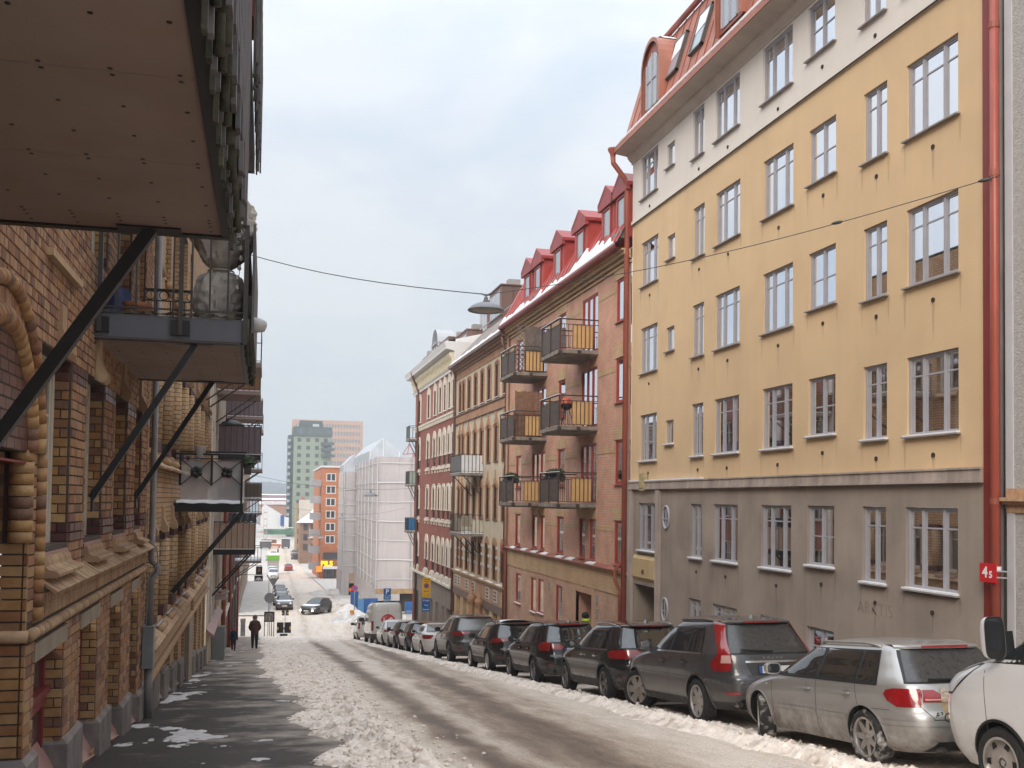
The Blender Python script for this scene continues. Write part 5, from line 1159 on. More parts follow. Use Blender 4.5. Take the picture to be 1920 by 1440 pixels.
def build_L1():
 ww = [(9.98, 11.46), (12.36, 13.68), (14.60, 15.93), (16.87, 17.75)]
 up = [(w[0], w[1], ZW0, ZW1) for w in ww]; up2 = [(w[0], w[1], Z2A, Z2B) for w in ww[1:]]
 gr = [(9.97, 11.44), (12.34, 13.62), (14.59, 15.79), (16.84, 17.86)]; grd = [(g[0], g[1], float(G((g[0]+g[1])/2))+.05, .39) for g in gr]
 portal = (7.3, 9.60, -1.5, 2.1)
 D = .20
 # mortar bed
 b = MB(); facade(b, XL, 1, Y0L, Y1L, -2.6, 8.33, up+up2+grd+[portal], D); part('wall', b, M_mort, L1)
 b = MB(); b.quad((XL+.015, Y0L, 8.33), (XL+.015, Y1L, 8.33), (XL+.015, Y1L, 15), (XL+.015, Y0L, 15)); part('upper_wall', b, brickmat('yellow_brickwork', (.44, .275, .135), (.36, .205, .10), (.12, .085, .06), .25, .10, .18, .011), L1)
 # ---- street face bricks
 ac, ar = 8.55, 1.30
 def clip_arch(zb):
  def f(vm, a, b_):
   z = zb+vm
   if 2.05 < z < 2.1+ar:
    hw = math.sqrt(max(0, ar*ar-(z-2.1)**2)); c0, c1 = ac-hw-Y0L, ac+hw-Y0L; r_ = []
    if a < c0: r_.append((a, min(b_, c0)))
    if b_ > c1: r_.append((max(a, c1), b_))
    return [s_ for s_ in r_ if s_[1]-s_[0] > .02]
   return [(a, b_)]
  return f
 def sh(hs, z0): return [(h[0]-Y0L, h[1]-Y0L, h[2]-z0, h[3]-z0) for h in hs]
 def shy(hs, z0, y0): return [(h[0]-y0, h[1]-y0, h[2]-z0, h[3]-z0) for h in hs]
 lay((XL, Y0L, 3.13), (0,1,0), UP, (1,0,0), Y1L-Y0L, 5.2, M_bw, sh(up2, 3.13), bond='header', bl=.125, clip=clip_arch(3.13))
 lay((XL, 9.98, 1.24), (0,1,0), UP, (1,0,0), Y1L-9.98, 1.70, M_bw, shy(up, 1.24, 9.98))
 lay((XL, 9.98, 2.94), (0,1,0), UP, (1,0,0), Y1L-9.98, .19, M_bd, shy(up, 2.94, 9.98), ch=.095)
 lay((XL, Y0L, 2.1), (0,1,0), UP, (1,0,0), 9.90-Y0L, 1.03, M_bw, [], clip=clip_arch(2.1))
 lay((XL, Y0L, -1.4), (0,1,0), UP, (1,0,0), 7.3-Y0L, 3.5, M_bw)
 lay((XL, 9.60, .60), (0,1,0), UP, (1,0,0), .26, 1.5, M_bw)
 lay((XL, 9.98, .93), (0,1,0), UP, (1,0,0), Y1L-9.98, .31, M_bw, shy([(w[0], w[1], 1.14, 1.3) for w in ww], .93, 9.98))
 lay((XL, 9.60, -1.9), (0,1,0), UP, (1,0,0), Y1L-9.60, 2.32, M_bw, shy(grd, -1.9, 9.60))
 # soldier band under the ledge: upright bricks
 lay((XL, 9.90, .57), UP, (0,1,0), (1,0,0), .27, Y1L-9.90, M_roll, bl=.27, bond='plain', ch=.075, joint=.006, proud=.012)
 # ---- reveals that look up the street
 for (ya, yb_, za, zb_) in up+up2:
  lay((XL-D, yb_, za), (1,0,0), UP, (0,-1,0), D-.02, zb_-za-(.19 if za < 2 else 0), M_bk, bond='plain', bl=.2, proud=.012)
  if za < 2: lay((XL-D, yb_, zb_-.19), (1,0,0), UP, (0,-1,0), D-.02, .19, M_bd, bond='plain', bl=.2, ch=.095, proud=.012)
  lay((XL-D, yb_, za), (1,0,0), UP, (0,-1,0), D, .2, M_bd, bond='plain', bl=.2, proud=.018)
 for (ya, yb_, za, zb_) in grd: lay((XL-D, yb_, za), (1,0,0), UP, (0,-1,0), D-.0, zb_-za-.17, M_bk, bond='plain', bl=.24, proud=.012)
 # dark base bricks of the piers
 for a, c in PU: lay((XL+.004, a, 1.24), (0,1,0), UP, (1,0,0), c-a, .20, M_bd, proud=.022)
 # ---- portal: jamb facing the camera, pier
 lay((XL-.65, 9.60, -.55), (1,0,0), UP, (0,-1,0), .672, 1.86, M_bk, proud=.02)
 lay((XL-.65, 9.62, 1.31), (1,0,0), UP, (0,-1,0), .47, 2.0, M_bk, proud=.02)
 lay((XL-.65, 9.60, 1.31), (1,0,0), UP, (0,-1,0), .05, .01, M_bk)
 def tymp(vm, a, b_):
  hw = math.sqrt(max(0, 1.05**2-vm**2)); c0, c1 = max(a, 1.05-hw), min(b_, 1.05+hw); return [(c0, c1)] if c1-c0 > .03 else []
 lay((XL-.0, ac-1.05, 2.1), (0,1,0), UP, (1,0,0), 2.1, 1.0, M_bd, bond='plain', clip=tymp, proud=.008)
 # voussoirs between the two rolls
 for i in range(46):
  t0, t1 = math.pi*i/46, math.pi*(i+1)/46; t = (t0+t1)/2; r0, r1 = 1.09, 1.24
  rad = Vector((0, math.cos(t), math.sin(t))); tan = Vector((0, -math.sin(t), math.cos(t))); wd = (t1-t0)*1.12
  BR_ALL.append((Vector((XL, ac, 2.1))+rad*r0-tan*wd/2, tan*wd, rad*(r1-r0), Vector((.02, 0, 0)), M_bw))
 emit_bricks(L1, 300)
 # rolls: short moulded lengths
 def roll(name, pts, r, seg, m=M_roll):
  P = [Vector(p) for p in pts]; k = 0
  for i in range(0, len(P)-1, seg):
   q = MB(); s_ = P[i:i+seg+1]; d0 = (s_[1]-s_[0]).normalized()*.004; s_ = [s_[0]+d0]+s_[1:-1]+[s_[-1]-(s_[-1]-s_[-2]).normalized()*.004]; q.tube(s_, r, 10); part('moulded_brick', q, m, L1, True)
 arc = lambda r, x, n=30: [(x, ac+r*math.cos(math.pi*i/n), 2.1+r*math.sin(math.pi*i/n)) for i in range(n+1)]
 roll('outer', arc(1.31, XL+.02), .065, 1, M_bk); roll('inner', arc(1.03, XL-.02), .10, 1, M_bk)
 col = lambda y, x, z0, z1, st: [(x, y, z0+(z1-z0)*i/st) for i in range(st+1)]
 roll('o', col(9.93, XL+.02, .60, 2.1, 12), .065, 1, M_bk); roll('i', col(9.56, XL-.05, 1.31, 2.12, 8), .10, 1, M_bk)
 # long roll moulding at the top of the ground floor, made of short bricks
 n = 88; roll('m', [(XL+.035, 9.62+(Y1L-9.62)*i/n, .50) for i in range(n+1)], .055, 1)
 q = MB(); q.tube([(XL-.6, 9.57, .50), (XL+.035, 9.57, .50)], .055, 10); part('moulded_brick', q, M_roll, L1, True)
 # sloping ledge of clay tiles
 n = 108
 for i in range(n):
  y0 = 9.96+(Y1L-9.96)*i/n; y1 = y0+(Y1L-9.96)/n-.004; dz = rnd.uniform(-.004, .004); q = MB()
  q.add([(XL, y0, .99+dz), (XL, y1, .99+dz), (XL+.20, y1, .855+dz), (XL+.20, y0, .855+dz), (XL, y0, .955), (XL, y1, .955), (XL+.185, y1, .83), (XL+.185, y0, .83)], [(0,3,2,1), (3,7,6,2), (0,4,7,3), (1,2,6,5), (4,5,6,7)]); part('ledge_tile', q, M_roll, L1)
 q = MB(); q.box(XL, XL+.10, 9.96, Y1L, .845, .90); part('ledge_bed', q, M_mort, L1)
 # windows with scrolled aprons, red sills and keystone scrolls
 for (ya, yb_, za, zb_) in up+up2:
  w_ = window(L1, XL, 1, ya+.02, yb_-.02, za, zb_, D+.03, (1, 1), trans=.72, fm=M_creamw, gm=M_glassd, fw=.10, mw=.07, cw=.045, sill=False, curtain=.3)
  if za < 2:
   q = MB(); q.add([(XL-D, ya+.03, za+.02), (XL-D, yb_-.03, za+.02), (XL+.02, yb_-.03, za-.06), (XL+.02, ya+.03, za-.06), (XL+.02, yb_-.03, za-.10), (XL+.02, ya+.03, za-.10)], [(0,3,2,1), (3,5,4,2)]); part('sill', q, M_pinksill, w_)
   # apron: wave-shaped bricks side by side
   yc = (ya+yb_)/2; n = 17
   prof = [(.0, za-.08), (.035, za-.09), (.05, za-.13), (.055, za-.17), (.09, za-.20), (.14, za-.21), (.165, za-.235), (.16, za-.265), (.12, za-.275), (.0, za-.275)]
   for i in range(n):
    y0 = ya+.09+(yb_-ya-.18)*i/n; q = MB(); q.prism([(XL+x*1.15, y0+.002, z) for x, z in prof], (0, (yb_-ya-.18)/n-.004, 0)); part('apron_brick', q, M_roll, L1)
  # keystone scroll
  yc = (ya+yb_)/2; q = MB(); zk = zb_+.02
  prof = [(0, zk+.50), (.05, zk+.46), (.055, zk+.22), (.10, zk+.12), (.145, zk+.06), (.15, zk-.02), (.11, zk-.07), (.05, zk-.05), (0, zk-.02)]
  q.prism([(XL+x, yc-.12, z) for x, z in prof], (0, .24, 0)); q.lathe([(0, -.14), (.06, -.14), (.06, .14), (0, .14)], 12, (XL+.09, yc, zk), 'y'); part('keystone', q, M_roll, L1)
 # ground floor openings: concrete lintels, oxide red shop fronts, granite plinths, sloping sills
 for i, (ya, yb_, za, zb_) in enumerate(grd):
  q = MB(); q.box(XL-.02, XL+.03, ya-.04, yb_+.04, zb_-.17, zb_); part('lintel', q, M_conl, L1)
  q = MB(); x = XL-.24
  for yy in (ya+.01, yb_-.09): q.box(x, x+.07, yy, yy+.08, za, zb_-.17)
  q.box(x, x+.07, ya+.09, yb_-.09, zb_-.25, zb_-.17); q.box(x, x+.06, ya+.09, yb_-.09, za, za+.25)
  if i == 0: q.box(x, x+.10, ya+.09, yb_-.09, -.42, -.30); q.box(x, x+.13, ya+.02, yb_-.02, -.30, -.24)
  f_ = part('shop_frame', q, M_dred, L1)
  q = MB(); q.quad((x+.03, ya+.08, za+.25), (x+.03, yb_-.08, za+.25), (x+.03, yb_-.08, zb_-.25), (x+.03, ya+.08, zb_-.25)); part('pane', q, mat('shop_glass2', (.10, .085, .075), .08, ior=1.6), f_)
  g0 = float(G(ya)); g1 = float(G(yb_)); q = MB(); q.add([(XL-.24, ya+.0, g0+.40), (XL-.24, yb_, g0+.40), (XL+.03, yb_, g1+.06), (XL+.03, ya, g0+.10)], [(0, 1, 2, 3)]); part('sill', q, M_pinksill, L1)
 ends = [(9.55, grd[0][0])]+[(grd[i][1], grd[i+1][0]) for i in range(3)]+[(grd[3][1], Y1L)]
 for a, c in ends:                                   # granite plinth stones with bevelled tops
  zt = float(G((a+c)/2))+.56; zb_ = float(G(c))-.4; e = .05; o = .07; xi = XL-.30; q = MB()
  q.add([(xi, a-.03, zb_), (XL+o, a-.03, zb_), (XL+o, c+.02, zb_), (xi, c+.02, zb_), (xi, a-.03, zt-e), (XL+o, a-.03, zt-e), (XL+o, c+.02, zt-e), (xi, c+.02, zt-e), (xi, a+.0, zt), (XL+.02, a+.0, zt), (XL+.02, c-.0, zt), (xi, c, zt)],
     [(0,1,5,4), (1,2,6,5), (2,3,7,6), (4,5,9,8), (5,6,10,9), (6,7,11,10), (8,9,10,11)]); part('plinth', q, M_granite, L1)
 q = MB(); q.box(XL-.65, XL-.0, 7.25, 9.6, 2.0, 2.02); q.quad((XL-.65, 7.2, -1.5), (XL-.65, 9.7, -1.5), (XL-.65, 9.7, 3.5), (XL-.65, 7.2, 3.5)); part('portal_recess', q, M_dred, L1)
 # eyebrow ledge above
 q = MB(); q.box(XL, XL+.08, 9.95, 11.5, 3.93, 4.0); part('string_course', q, M_roll, L1)
 q = MB(); q.box(XL-8, XL-.3, Y0L, Y1L, 14.9, 15.0); part('roof', q, M_brmetal, L1)
build_L1()
# downpipe, conduit and junction box between the two brick houses
yd = 18.55; zg = float(G(yd))
t = thing('downpipe', 'grey downpipe with a cable box beside the first brick house', 'pipe', (XL+.12, yd, zg))
q = MB(); q.tube([(XL+.13, yd, 14), (XL+.13, yd, .62), (XL+.24, yd, .5), (XL+.24, yd, .42), (XL+.13, yd, .3), (XL+.13, yd, -.55)], .055, 10); part('pipe', q, mat('zinc_pipe', (.22, .205, .20), .5, var=.25, vs=2), t, True)
q = MB(); q.tube([(XL+.13, yd+.02, -1.1), (XL+.13, yd+.02, zg+.02)], .07, 10); part('boot', q, mat('zinc_pipe', (.2, .2, .2)), t, True)
q = MB(); q.box(XL+.03, XL+.21, yd-.16, yd+.14, -1.22, -.52); q.box(XL+.025, XL+.215, yd-.17, yd+.15, -.52, -.50); part('cable_box', q, mat('box_grey', (.20, .205, .21), .5, var=.08, vs=4), t)
q = MB(); q.tube([(XL+.06, yd-.1, 1.5), (XL+.06, yd-.1, 1.0), (XL+.22, yd-.1, .85), (XL+.25, yd-.08, .6), (XL+.1, yd-.1, .3), (XL+.08, yd-.1, -.5)], .012, 6); part('cable', q, mat('zinc_pipe', (.2, .2, .2)), t)
# ============================================================ further houses on the left
M_yb = brickmat('yellow_brickwork', (.44, .275, .135), (.36, .205, .10), (.12, .085, .06), .25, .10, .18, .011)
M_yb2 = brickmat('yellow_brickwork_b', (.46, .30, .16), (.40, .25, .13), (.14, .10, .07), .25, .10, .15, .011)
M_db = brickmat('dark_brickwork', (.10, .036, .03), (.08, .03, .026), (.05, .035, .03), .25, .10, .15, .011)
def build_L2():
 y0, y1 = 18.78, 38.6
 t = thing('column_brick_house', 'yellow brick house with rounded brick columns beyond the first left house', 'house', (XL, 28, float(G(28))))
 st = [20.05, 22.2, 24.4, 26.6, 28.6, 31.6, 33.8, 36.0, 38.0]; pw = .95
 piers = [(s_, s_+(pw if s_ != 28.6 else 1.9)) for s_ in st]
 wins = [(18.95, 20.05)]+[(piers[i][1], piers[i+1][0]) for i in range(len(piers)-1)]
 Z = [(-.72, 1.05), (2.6, 4.65), (6.1, 8.1)]
 H = [(a, c, za, zb_) for a, c in wins for za, zb_ in Z]
 gr = [(a, c, float(G((a+c)/2))+.55, -1.75) for a, c in wins if a > 19]
 b = MB(); facade(b, XL, 1, y0, y1, -6.5, 11.5, H+gr, .26); part('wall', b, M_yb, t)
 for h in H:
  w_ = window(t, XL, 1, h[0], h[1], h[2], h[3], .24, (1, 1), trans=.72, fm=M_creamw, gm=M_glassd, fw=.09, sill=False)
  q = MB(); q.add([(XL-.22, h[0], h[2]+.02), (XL-.22, h[1], h[2]+.02), (XL+.04, h[1], h[2]-.10), (XL+.04, h[0], h[2]-.10)], [(0, 1, 2, 3)]); part('sill', q, mat('grey_sill', (.30, .29, .30), .5), w_)
  q = MB(); q.tube([(XL+.06, h[0]+.05, h[2]-.18), (XL+.06, h[1]-.05, h[2]-.18)], .075, 8); part('sill_roll', q, M_roll, t, True)
  if h[2] < 5:
   yc = (h[0]+h[1])/2; zk = h[3]; prof = [(0, zk+.5), (.05, zk+.46), (.06, zk+.22), (.14, zk+.06), (.14, zk-.03), (.05, zk-.05), (0, zk-.02)]
   q = MB(); q.prism([(XL+x, yc-.12, z) for x, z in prof], (0, .24, 0)); part('keystone', q, M_roll, t)
 for a, c in piers:
  for za, zb_ in Z[:2]:
   q = MB(); q.tube([(XL-.06, a+.02, za+.2), (XL-.06, a+.02, zb_-.2)], .17, 12); part('column', q, M_yb2, t, True)
   for zc in (za-.02, zb_-.2): q = MB(); q.box(XL-.25, XL+.03, a-.16, a+.2, zc, zc+.2); q.box(XL-.0, XL+.02, a+.2, c, zc, zc+.2); part('dark_course', q, M_db, t)
 for zl in (-1.0, 2.28):
  n = 60
  q = MB()
  for i in range(n):
   ya = y0+.25+(y1-y0-.3)*i/n; yb_ = ya+(y1-y0-.3)/n-.006; q.add([(XL, ya, zl+.14), (XL, yb_, zl+.14), (XL+.20, yb_, zl), (XL+.20, ya, zl), (XL, ya, zl-.05), (XL, yb_, zl-.05), (XL+.19, yb_, zl-.04), (XL+.19, ya, zl-.04)], [(0,3,2,1), (3,7,6,2), (0,4,7,3), (1,2,6,5)])
  l_ = part('ledge_tiles', q, M_roll, t); l_['kind'] = 'stuff'
 q = MB(); q.tube([(XL+.05, y0+.25, -1.6), (XL+.05, y1, -1.6)], .08, 10); part('roll_moulding', q, M_roll, t, True)
 q = MB(); q.box(XL-.0, XL+.03, y0+.2, y1, -1.5, -1.1); part('frieze', q, M_roll, t)
 for h in gr:
  q = MB(); x = XL-.2
  for f in (0, .33, .66, .96): q.box(x, x+.05, h[0]+(h[1]-h[0])*f, h[0]+(h[1]-h[0])*f+.05, h[2], h[3])
  for f in (0, .25, .5, .75, .97): q.box(x+.001, x+.045, h[0], h[1], h[2]+(h[3]-h[2])*f, h[2]+(h[3]-h[2])*f+.05)
  f_ = part('window', q, M_conl, t); q = MB(); q.quad((x+.01, h[0], h[2]), (x+.01, h[1], h[2]), (x+.01, h[1], h[3]), (x+.01, h[0], h[3])); part('pane', q, mat('shop_glass2', (.1, .1, .1)), f_)
  q = MB(); q.box(XL+.0, XL+.04, h[0]-.05, h[1]+.05, h[3]+.0, h[3]+.16); part('lintel', q, M_conl, t)
  q = MB(); g1 = float(G(h[1])); q.add([(XL-.25, h[0], h[2]+.02), (XL-.25, h[1], h[2]+.02), (XL+.06, h[1], g1+.12), (XL+.06, h[0], g1+.3)], [(0, 1, 2, 3)]); part('sill', q, M_granite, t)
 for a, c in [(18.8, 20.05)]+piers:
  zt = float(G((a+c)/2))+.72; q = MB(); q.box(XL-.3, XL+.08, a-.05, c+.05, float(G(c))-.5, zt-.05); q.box(XL-.3, XL+.03, a-.02, c+.02, zt-.05, zt); part('plinth', q, M_granite, t)
 a = 28.7; q = MB(); q.box(XL-.1, XL+.12, a, a+1.5, float(G(a))-.5, -1.65); part('stone_pier', q, M_conl, t)
 q = MB(); q.tube([(XL+.02, 30.5, -1.6), (XL+.02, 30.5, 1.4), (XL+.02, 31.2, 2.0)], .09, 10); part('column', q, M_yb2, t, True)
 q = MB(); q.box(XL-8, XL, y0, y1, 11.4, 11.5); part('roof', q, M_brmetal, t)
build_L2()
def build_L3():
 y0, y1 = 38.65, 53.0
 t = thing('striped_house', 'red brick house with white pilasters and a cream base on the left row', 'house', (XL, 46, float(G(46))))
 n = 6; w_ = (y1-y0)/n; H = []
 for i in range(n):
  for za, zb_ in ((-2.4, -.3), (1.0, 3.0), (4.3, 6.3)): H.append((y0+w_*i+.75, y0+w_*i+1.85, za, zb_))
 b = MB(); facade(b, XL, 1, y0, y1, -3.2, 9.5, H, .18); part('wall', b, brickmat('rust_red_brick', (.27, .085, .05), (.22, .065, .04), (.16, .09, .065), .25, .08, .15), t)
 for h in H: window(t, XL, 1, *h, .15, (1, 1), trans=.7, fm=M_creamw, gm=M_glassd, fw=.07, sill=True, sm=M_sill)
 for i in range(n+1): q = MB(); yy = y0+w_*i; q.box(XL, XL+.10, yy, yy+.42 if i == 0 else yy+.28, -3.2, 9.5); part('pilaster', q, M_wplas, t)
 q = MB(); q.box(XL-.1, XL+.05, y0, y1, -8, -3.2); part('base_wall', q, mat('cream_base', (.48, .41, .28), .85, var=.1, vs=2, streak=.15), t)
 q = MB(); q.add([(XL+.05, y0, -3.1), (XL+.05, y1-6, -3.1), (XL+.32, y1-6, -3.32), (XL+.32, y0, -3.32), (XL+.32, y0, -3.38), (XL+.32, y1-6, -3.38), (XL+.05, y0, -3.38), (XL+.05, y1-6, -3.38)], [(0,1,2,3), (3,2,5,4), (0,3,4,6), (4,5,7,6)]); part('ledge', q, M_pinksill, t)
 q = MB(); q.tube([(XL+.16, y1-.4, 9), (XL+.16, y1-.4, float(G(y1))+.1)], .11, 10); part('downpipe', q, M_redm, t, True)
 q = MB(); q.box(XL-8, XL, y0, y1, 9.4, 9.5); part('roof', q, M_brmetal, t)
 for yy in (43.2,): 
  zg = float(G(yy)); c = thing('utility_cabinet', 'tall grey steel utility cabinet against the cream base wall', 'cabinet', (XL+.3, yy, zg)); q = MB(); q.box(XL+.07, XL+.55, yy-.3, yy+.3, zg+.05, zg+1.35); q.box(XL+.06, XL+.57, yy-.32, yy+.32, zg+1.35, zg+1.4); part('body', q, mat('box_grey', (.2, .2, .2)), c); q = MB(); q.box(XL+.55, XL+.565, yy-.26, yy+.26, zg+.15, zg+1.28); part('door', q, mat('box_grey', (.2, .2, .2)), c)
build_L3()
def build_L4():
 y0, y1 = 53.05, 84.0; X = XL+.1
 t = thing('patterned_brick_house', 'mottled dark and pale brick house down at the left corner', 'house', (X, 68, float(G(68))))
 H = []; n = 12; w_ = (y1-y0)/n
 for i in range(n):
  for za, zb_ in ((-6.9, -5.0), (-3.6, -1.6), (-.3, 1.7), (3.0, 5.0)): H.append((y0+w_*i+.7, y0+w_*i+1.9, za, zb_))
 b = MB(); facade(b, X, 1, y0, y1, -11, 7, H, .16); b.quad((X, y1, -11), (X, y1, 7), (X-10, y1, 7), (X-10, y1, -11)); part('wall', b, brickmat('mottled_brick', (.32, .22, .15), (.10, .07, .055), (.30, .24, .19), .3, .12, .25, .02), t)
 for h in H: window(t, X, 1, *h, .14, (1, 1), trans=.7, fm=M_redwin if h[2] < -4 else M_creamw, gm=M_glassd, fw=.07, sill=True)
 for yy in (60.5, 66.0, 72.5, 79.5): q = MB(); q.tube([(X+.12, yy, 7), (X+.12, yy, float(G(yy))+.05)], .10, 8); part('downpipe', q, M_redm if yy in (60.5, 79.5) else mat('zinc_pipe', (.2, .2, .2)), t, True)
 for zc in (-4.5, -1.0): q = MB(); q.box(X, X+.12, y0, y1, zc, zc+.18); part('string_course', q, M_wplas, t)
 q = MB(); q.box(X-9, X, y0, y1, 6.95, 7.05); part('roof', q, M_brmetal, t)
build_L4()
def build_L5():
 y0, y1 = 106.0, 176.0; X = XL-.4
 t = thing('corner_block', 'stone-faced tenement beyond the crossing on the left side', 'house', (X, 130, float(G(130))))
 H = []; n = 26; w_ = (y1-y0)/n
 for i in range(n):
  for k in range(5): za = -8.6+k*3.1; H.append((y0+w_*i+.7, y0+w_*i+1.9, za, za+1.9))
 b = MB(); facade(b, X, 1, y0, y1, -14, 7.5, H, .2); b.quad((X, y0, -14), (X, y0, 7.5), (X-10, y0, 7.5), (X-10, y0, -14)); part('wall', b, mat('tan_stone', (.34, .245, .175), .85, var=.2, vs=1.6, streak=.2), t)
 wm_ = MB().quad((0, 0, 0), (0, 1.2, 0), (0, 1.2, 1.9), (0, 0, 1.9)).mesh('window', mat('shop_glass', (.03, .03, .03)))
 for h in H: link('window', wm_, t, (X-.18, h[0], h[2]))
 for zc in (-9.6, -6.6, -.5): q = MB(); q.box(X, X+.25, y0-.2, y1, zc, zc+.25); part('string_course', q, M_conl, t)
 for i in range(9):
  yy = y0+2+i*1.2; q = MB(); q.box(X-.01, X+.06, yy, yy+.9, -13.5, -9.7) if i % 2 else q.box(X, X+.1, yy, yy+.5, -13.5, -9.7); part('pier', q, M_conl, t)
build_L5()
# ============================================================ balconies on the left row
M_board = mat('cement_board', (.285, .215, .18), .8, var=.08, vs=1.5, dirt=((.22, .12, .07), .4, 1.4))
M_blk = mat('black_steel', (.012, .011, .011), .45)
M_bluesteel = mat('blue_grey_steel', (.105, .11, .125), .45, var=.08, vs=3, streak=.1)
M_moss = mat('mossy_batten', (.050, .047, .032), .85, var=.55, vs=6, island=.5, bump=.4, bs=40)
M_gbat = mat('grey_batten', (.13, .115, .115), .8, var=.25, vs=5, island=.3, streak=.3)
XO1 = -.30
def steel_balcony(label, ya, yb_, zu, seams, beam, struts, rails, xo=XO1):
 """cement boards on a steel frame: boards (with screws), end beams, edge, diagonal struts"""
 t = thing('balcony', label, 'balcony', (XL, (ya+yb_)/2, zu), 'balconies on the left brick houses'); zt = zu+.30
 ss = [ya]+[s_ for s_ in seams if ya < s_ < yb_]+[yb_]
 for i in range(len(ss)-1):
  q = MB(); q.box(XL+.0, xo, ss[i]+.003, ss[i+1]-.003, zu, zu+.02); bd = part('soffit_board', q, M_board, t)
  q = MB(); n = 6
  for yy in (ss[i]+.035, (ss[i]*2+ss[i+1])/3, (ss[i]+ss[i+1]*2)/3, ss[i+1]-.035):
   for k in range(n): x = XL+.15+(xo-XL-.25)*k/(n-1); q.lathe([(0, -.0035), (.011, -.003), (.012, .001)], 8, (x, yy, zu))
  s_ = part('screws', q, M_blk, bd); s_['kind'] = 'stuff'
 for yy, s_ in ((ya, -1), (yb_, 1)):
  q = MB(); q.box(XL, xo+.02, yy-.012 if s_ < 0 else yy-.045, yy+.045 if s_ < 0 else yy+.012, zu+.021 if beam else zu-.012, zt); part('end_beam', q, M_bluesteel if beam else M_blk, t)
  q = MB(); q.box(XL, xo+.03, yy-.04, yy+.04, zu-.015, zu-.001); part('edge_angle', q, M_blk, t)
 q = MB(); q.box(xo-.03, xo+.03, ya, yb_, zu-.012, zt); part('edge_beam', q, M_blk, t)
 q = MB(); q.box(XL, xo, ya+.05, yb_-.05, zt-.04, zt); part('deck', q, M_gbat, t)
 for (y_, xt, zt_, zb_, w_) in struts:
  q = MB(); q.bar((XL+.02, y_-.0, zb_), (xt, y_, zu-.01), w_, w_); sx = part('strut', q, M_blk, t)
  q = MB(); q.box(XL+.02, XL+.045, y_-.06, y_+.06, zb_-.16, zb_+.10); part('foot_plate', q, M_blk, sx)
  q = MB(); q.box(xt-.22, xt+.2, y_-.07, y_+.07, zu-.016, zu-.002); part('head_plate', q, M_blk, sx)
 return t, zt
zu1 = 3.59
b1s = [atZ(200, 133, zu1).y, atZ(200, 296, zu1).y, atZ(200, 402, zu1).y]
B1, zt1 = steel_balcony('near overhead balcony with brown board underside at the top left', 3.0, 7.46, zu1, b1s, False, [(7.36, -.80, 0, 1.72, .085)], 0)
# mossy bamboo-like battens and grey boards hung on its street side
for i in range(74):
 y = 3.0+i*.0605; q = MB(); k = i % 5; x = XO1+.045+(.0, .035, .015, .05, .025)[k]
 if k == 4 and rnd.random() < .5: continue
 z0 = 3.47+(.0, .10, .03, .20, .26)[k]+rnd.uniform(-.03, .05); z1 = z0+rnd.uniform(.35, .8)
 if k in (1, 3): q.tube([(x, y, z0), (x, y, z1)], rnd.uniform(.022, .034), 7)
 else: q.box(x-.012, x+.012, y-.03, y+.028, z0, z1)
 part('batten', q, M_moss if k != 2 else M_gbat, B1, k in (1, 3))
for i in range(40):
 y = 3.05+i*.112; q = MB(); q.box(XO1+.10+.012*(i % 2), XO1+.125+.012*(i % 2), y, y+.108, 3.66+.12*(i % 3)+rnd.uniform(-.02, .02), 5.4); part('board', q, M_gbat, B1)
for i in range(5): q = MB(); yy = 3.2+i*1.05; q.bar((XO1+.02, yy, 3.6), (XO1+.02, yy, 5.4), .05); part('post', q, M_blk, B1)
# ---- second balcony, steel-blue beam, wrapped tree
B2, zt2 = steel_balcony('steel balcony with blue-grey end beam and a wrapped tree', 12.72, 17.05, zu1, [13.8, 14.9, 16.0], True, [(12.80, -.85, 0, 1.70, .075), (16.95, -.85, 0, 1.70, .075)], 0)
def iron_rail(t, ya, yb_, zf, xo, X=XL, h_=1.15, rings=True, m=M_steel, n_end=9, foot=.0):
 P = [(X+.05, ya), (xo, ya), (xo, yb_), (X+.05, yb_)]; zr_ = zf+h_
 for i in range(3):
  a, c = Vector((*P[i], 0)), Vector((*P[i+1], 0)); L_ = (c-a).length
  for z, w_ in ((zr_, .05), (zr_-.17, .025), (zf+.08, .025)): q = MB(); q.bar((*P[i], z), (*P[i+1], z), w_, w_*.8); part('handrail' if w_ > .04 else 'rail', q, m, t)
  n = int(L_/.19)
  for k in range(n+1):
   p = a.lerp(c, k/n); q = MB(); q.bar((p.x, p.y, zf+.0), (p.x, p.y, zr_-.17), .022); part('baluster', q, m, t)
   if rings and k < n and i != 1:
    p = a.lerp(c, (k+.5)/n); q = MB(); q.lathe([(.062, -.008), (.075, -.008), (.075, .008), (.062, .008), (.062, -.008)], 16, (p.x, p.y, zr_-.085), 'y'); part('ring', q, m, t)
 for p in (P[1], P[2]): q = MB(); q.bar((*p, zf-.3), (*p, zr_), .055); part('post', q, m, t)
iron_rail(B2, 12.70, 17.07, zt2, XO1+.03)
for x in (-1.93, -1.02): q = MB(); q.bar((x, 12.67, 3.66), (x, 12.67, 5.05), .05); part('post', q, M_steel, B2); q = MB(); q.box(x-.11, x+.11, 12.66, 12.70, 3.66, 3.84); part('clamp', q, M_blk, B2)
for i in range(40):
 y = 12.75+i*.107; q = MB(); z0 = 3.50+rnd.uniform(-.02, .15); q.tube([(XO1+.05+.03*(i % 2), y, z0), (XO1+.05+.03*(i % 2), y, z0+rnd.uniform(.35, .6))], .03, 6); part('batten', q, M_moss, B2, True)
for i in range(26): y = 12.8+i*.165; q = MB(); q.box(XO1+.10, XO1+.13, y, y+.15, 3.75, 5.1+rnd.uniform(-.02, .02)); part('board', q, M_gbat, B2)
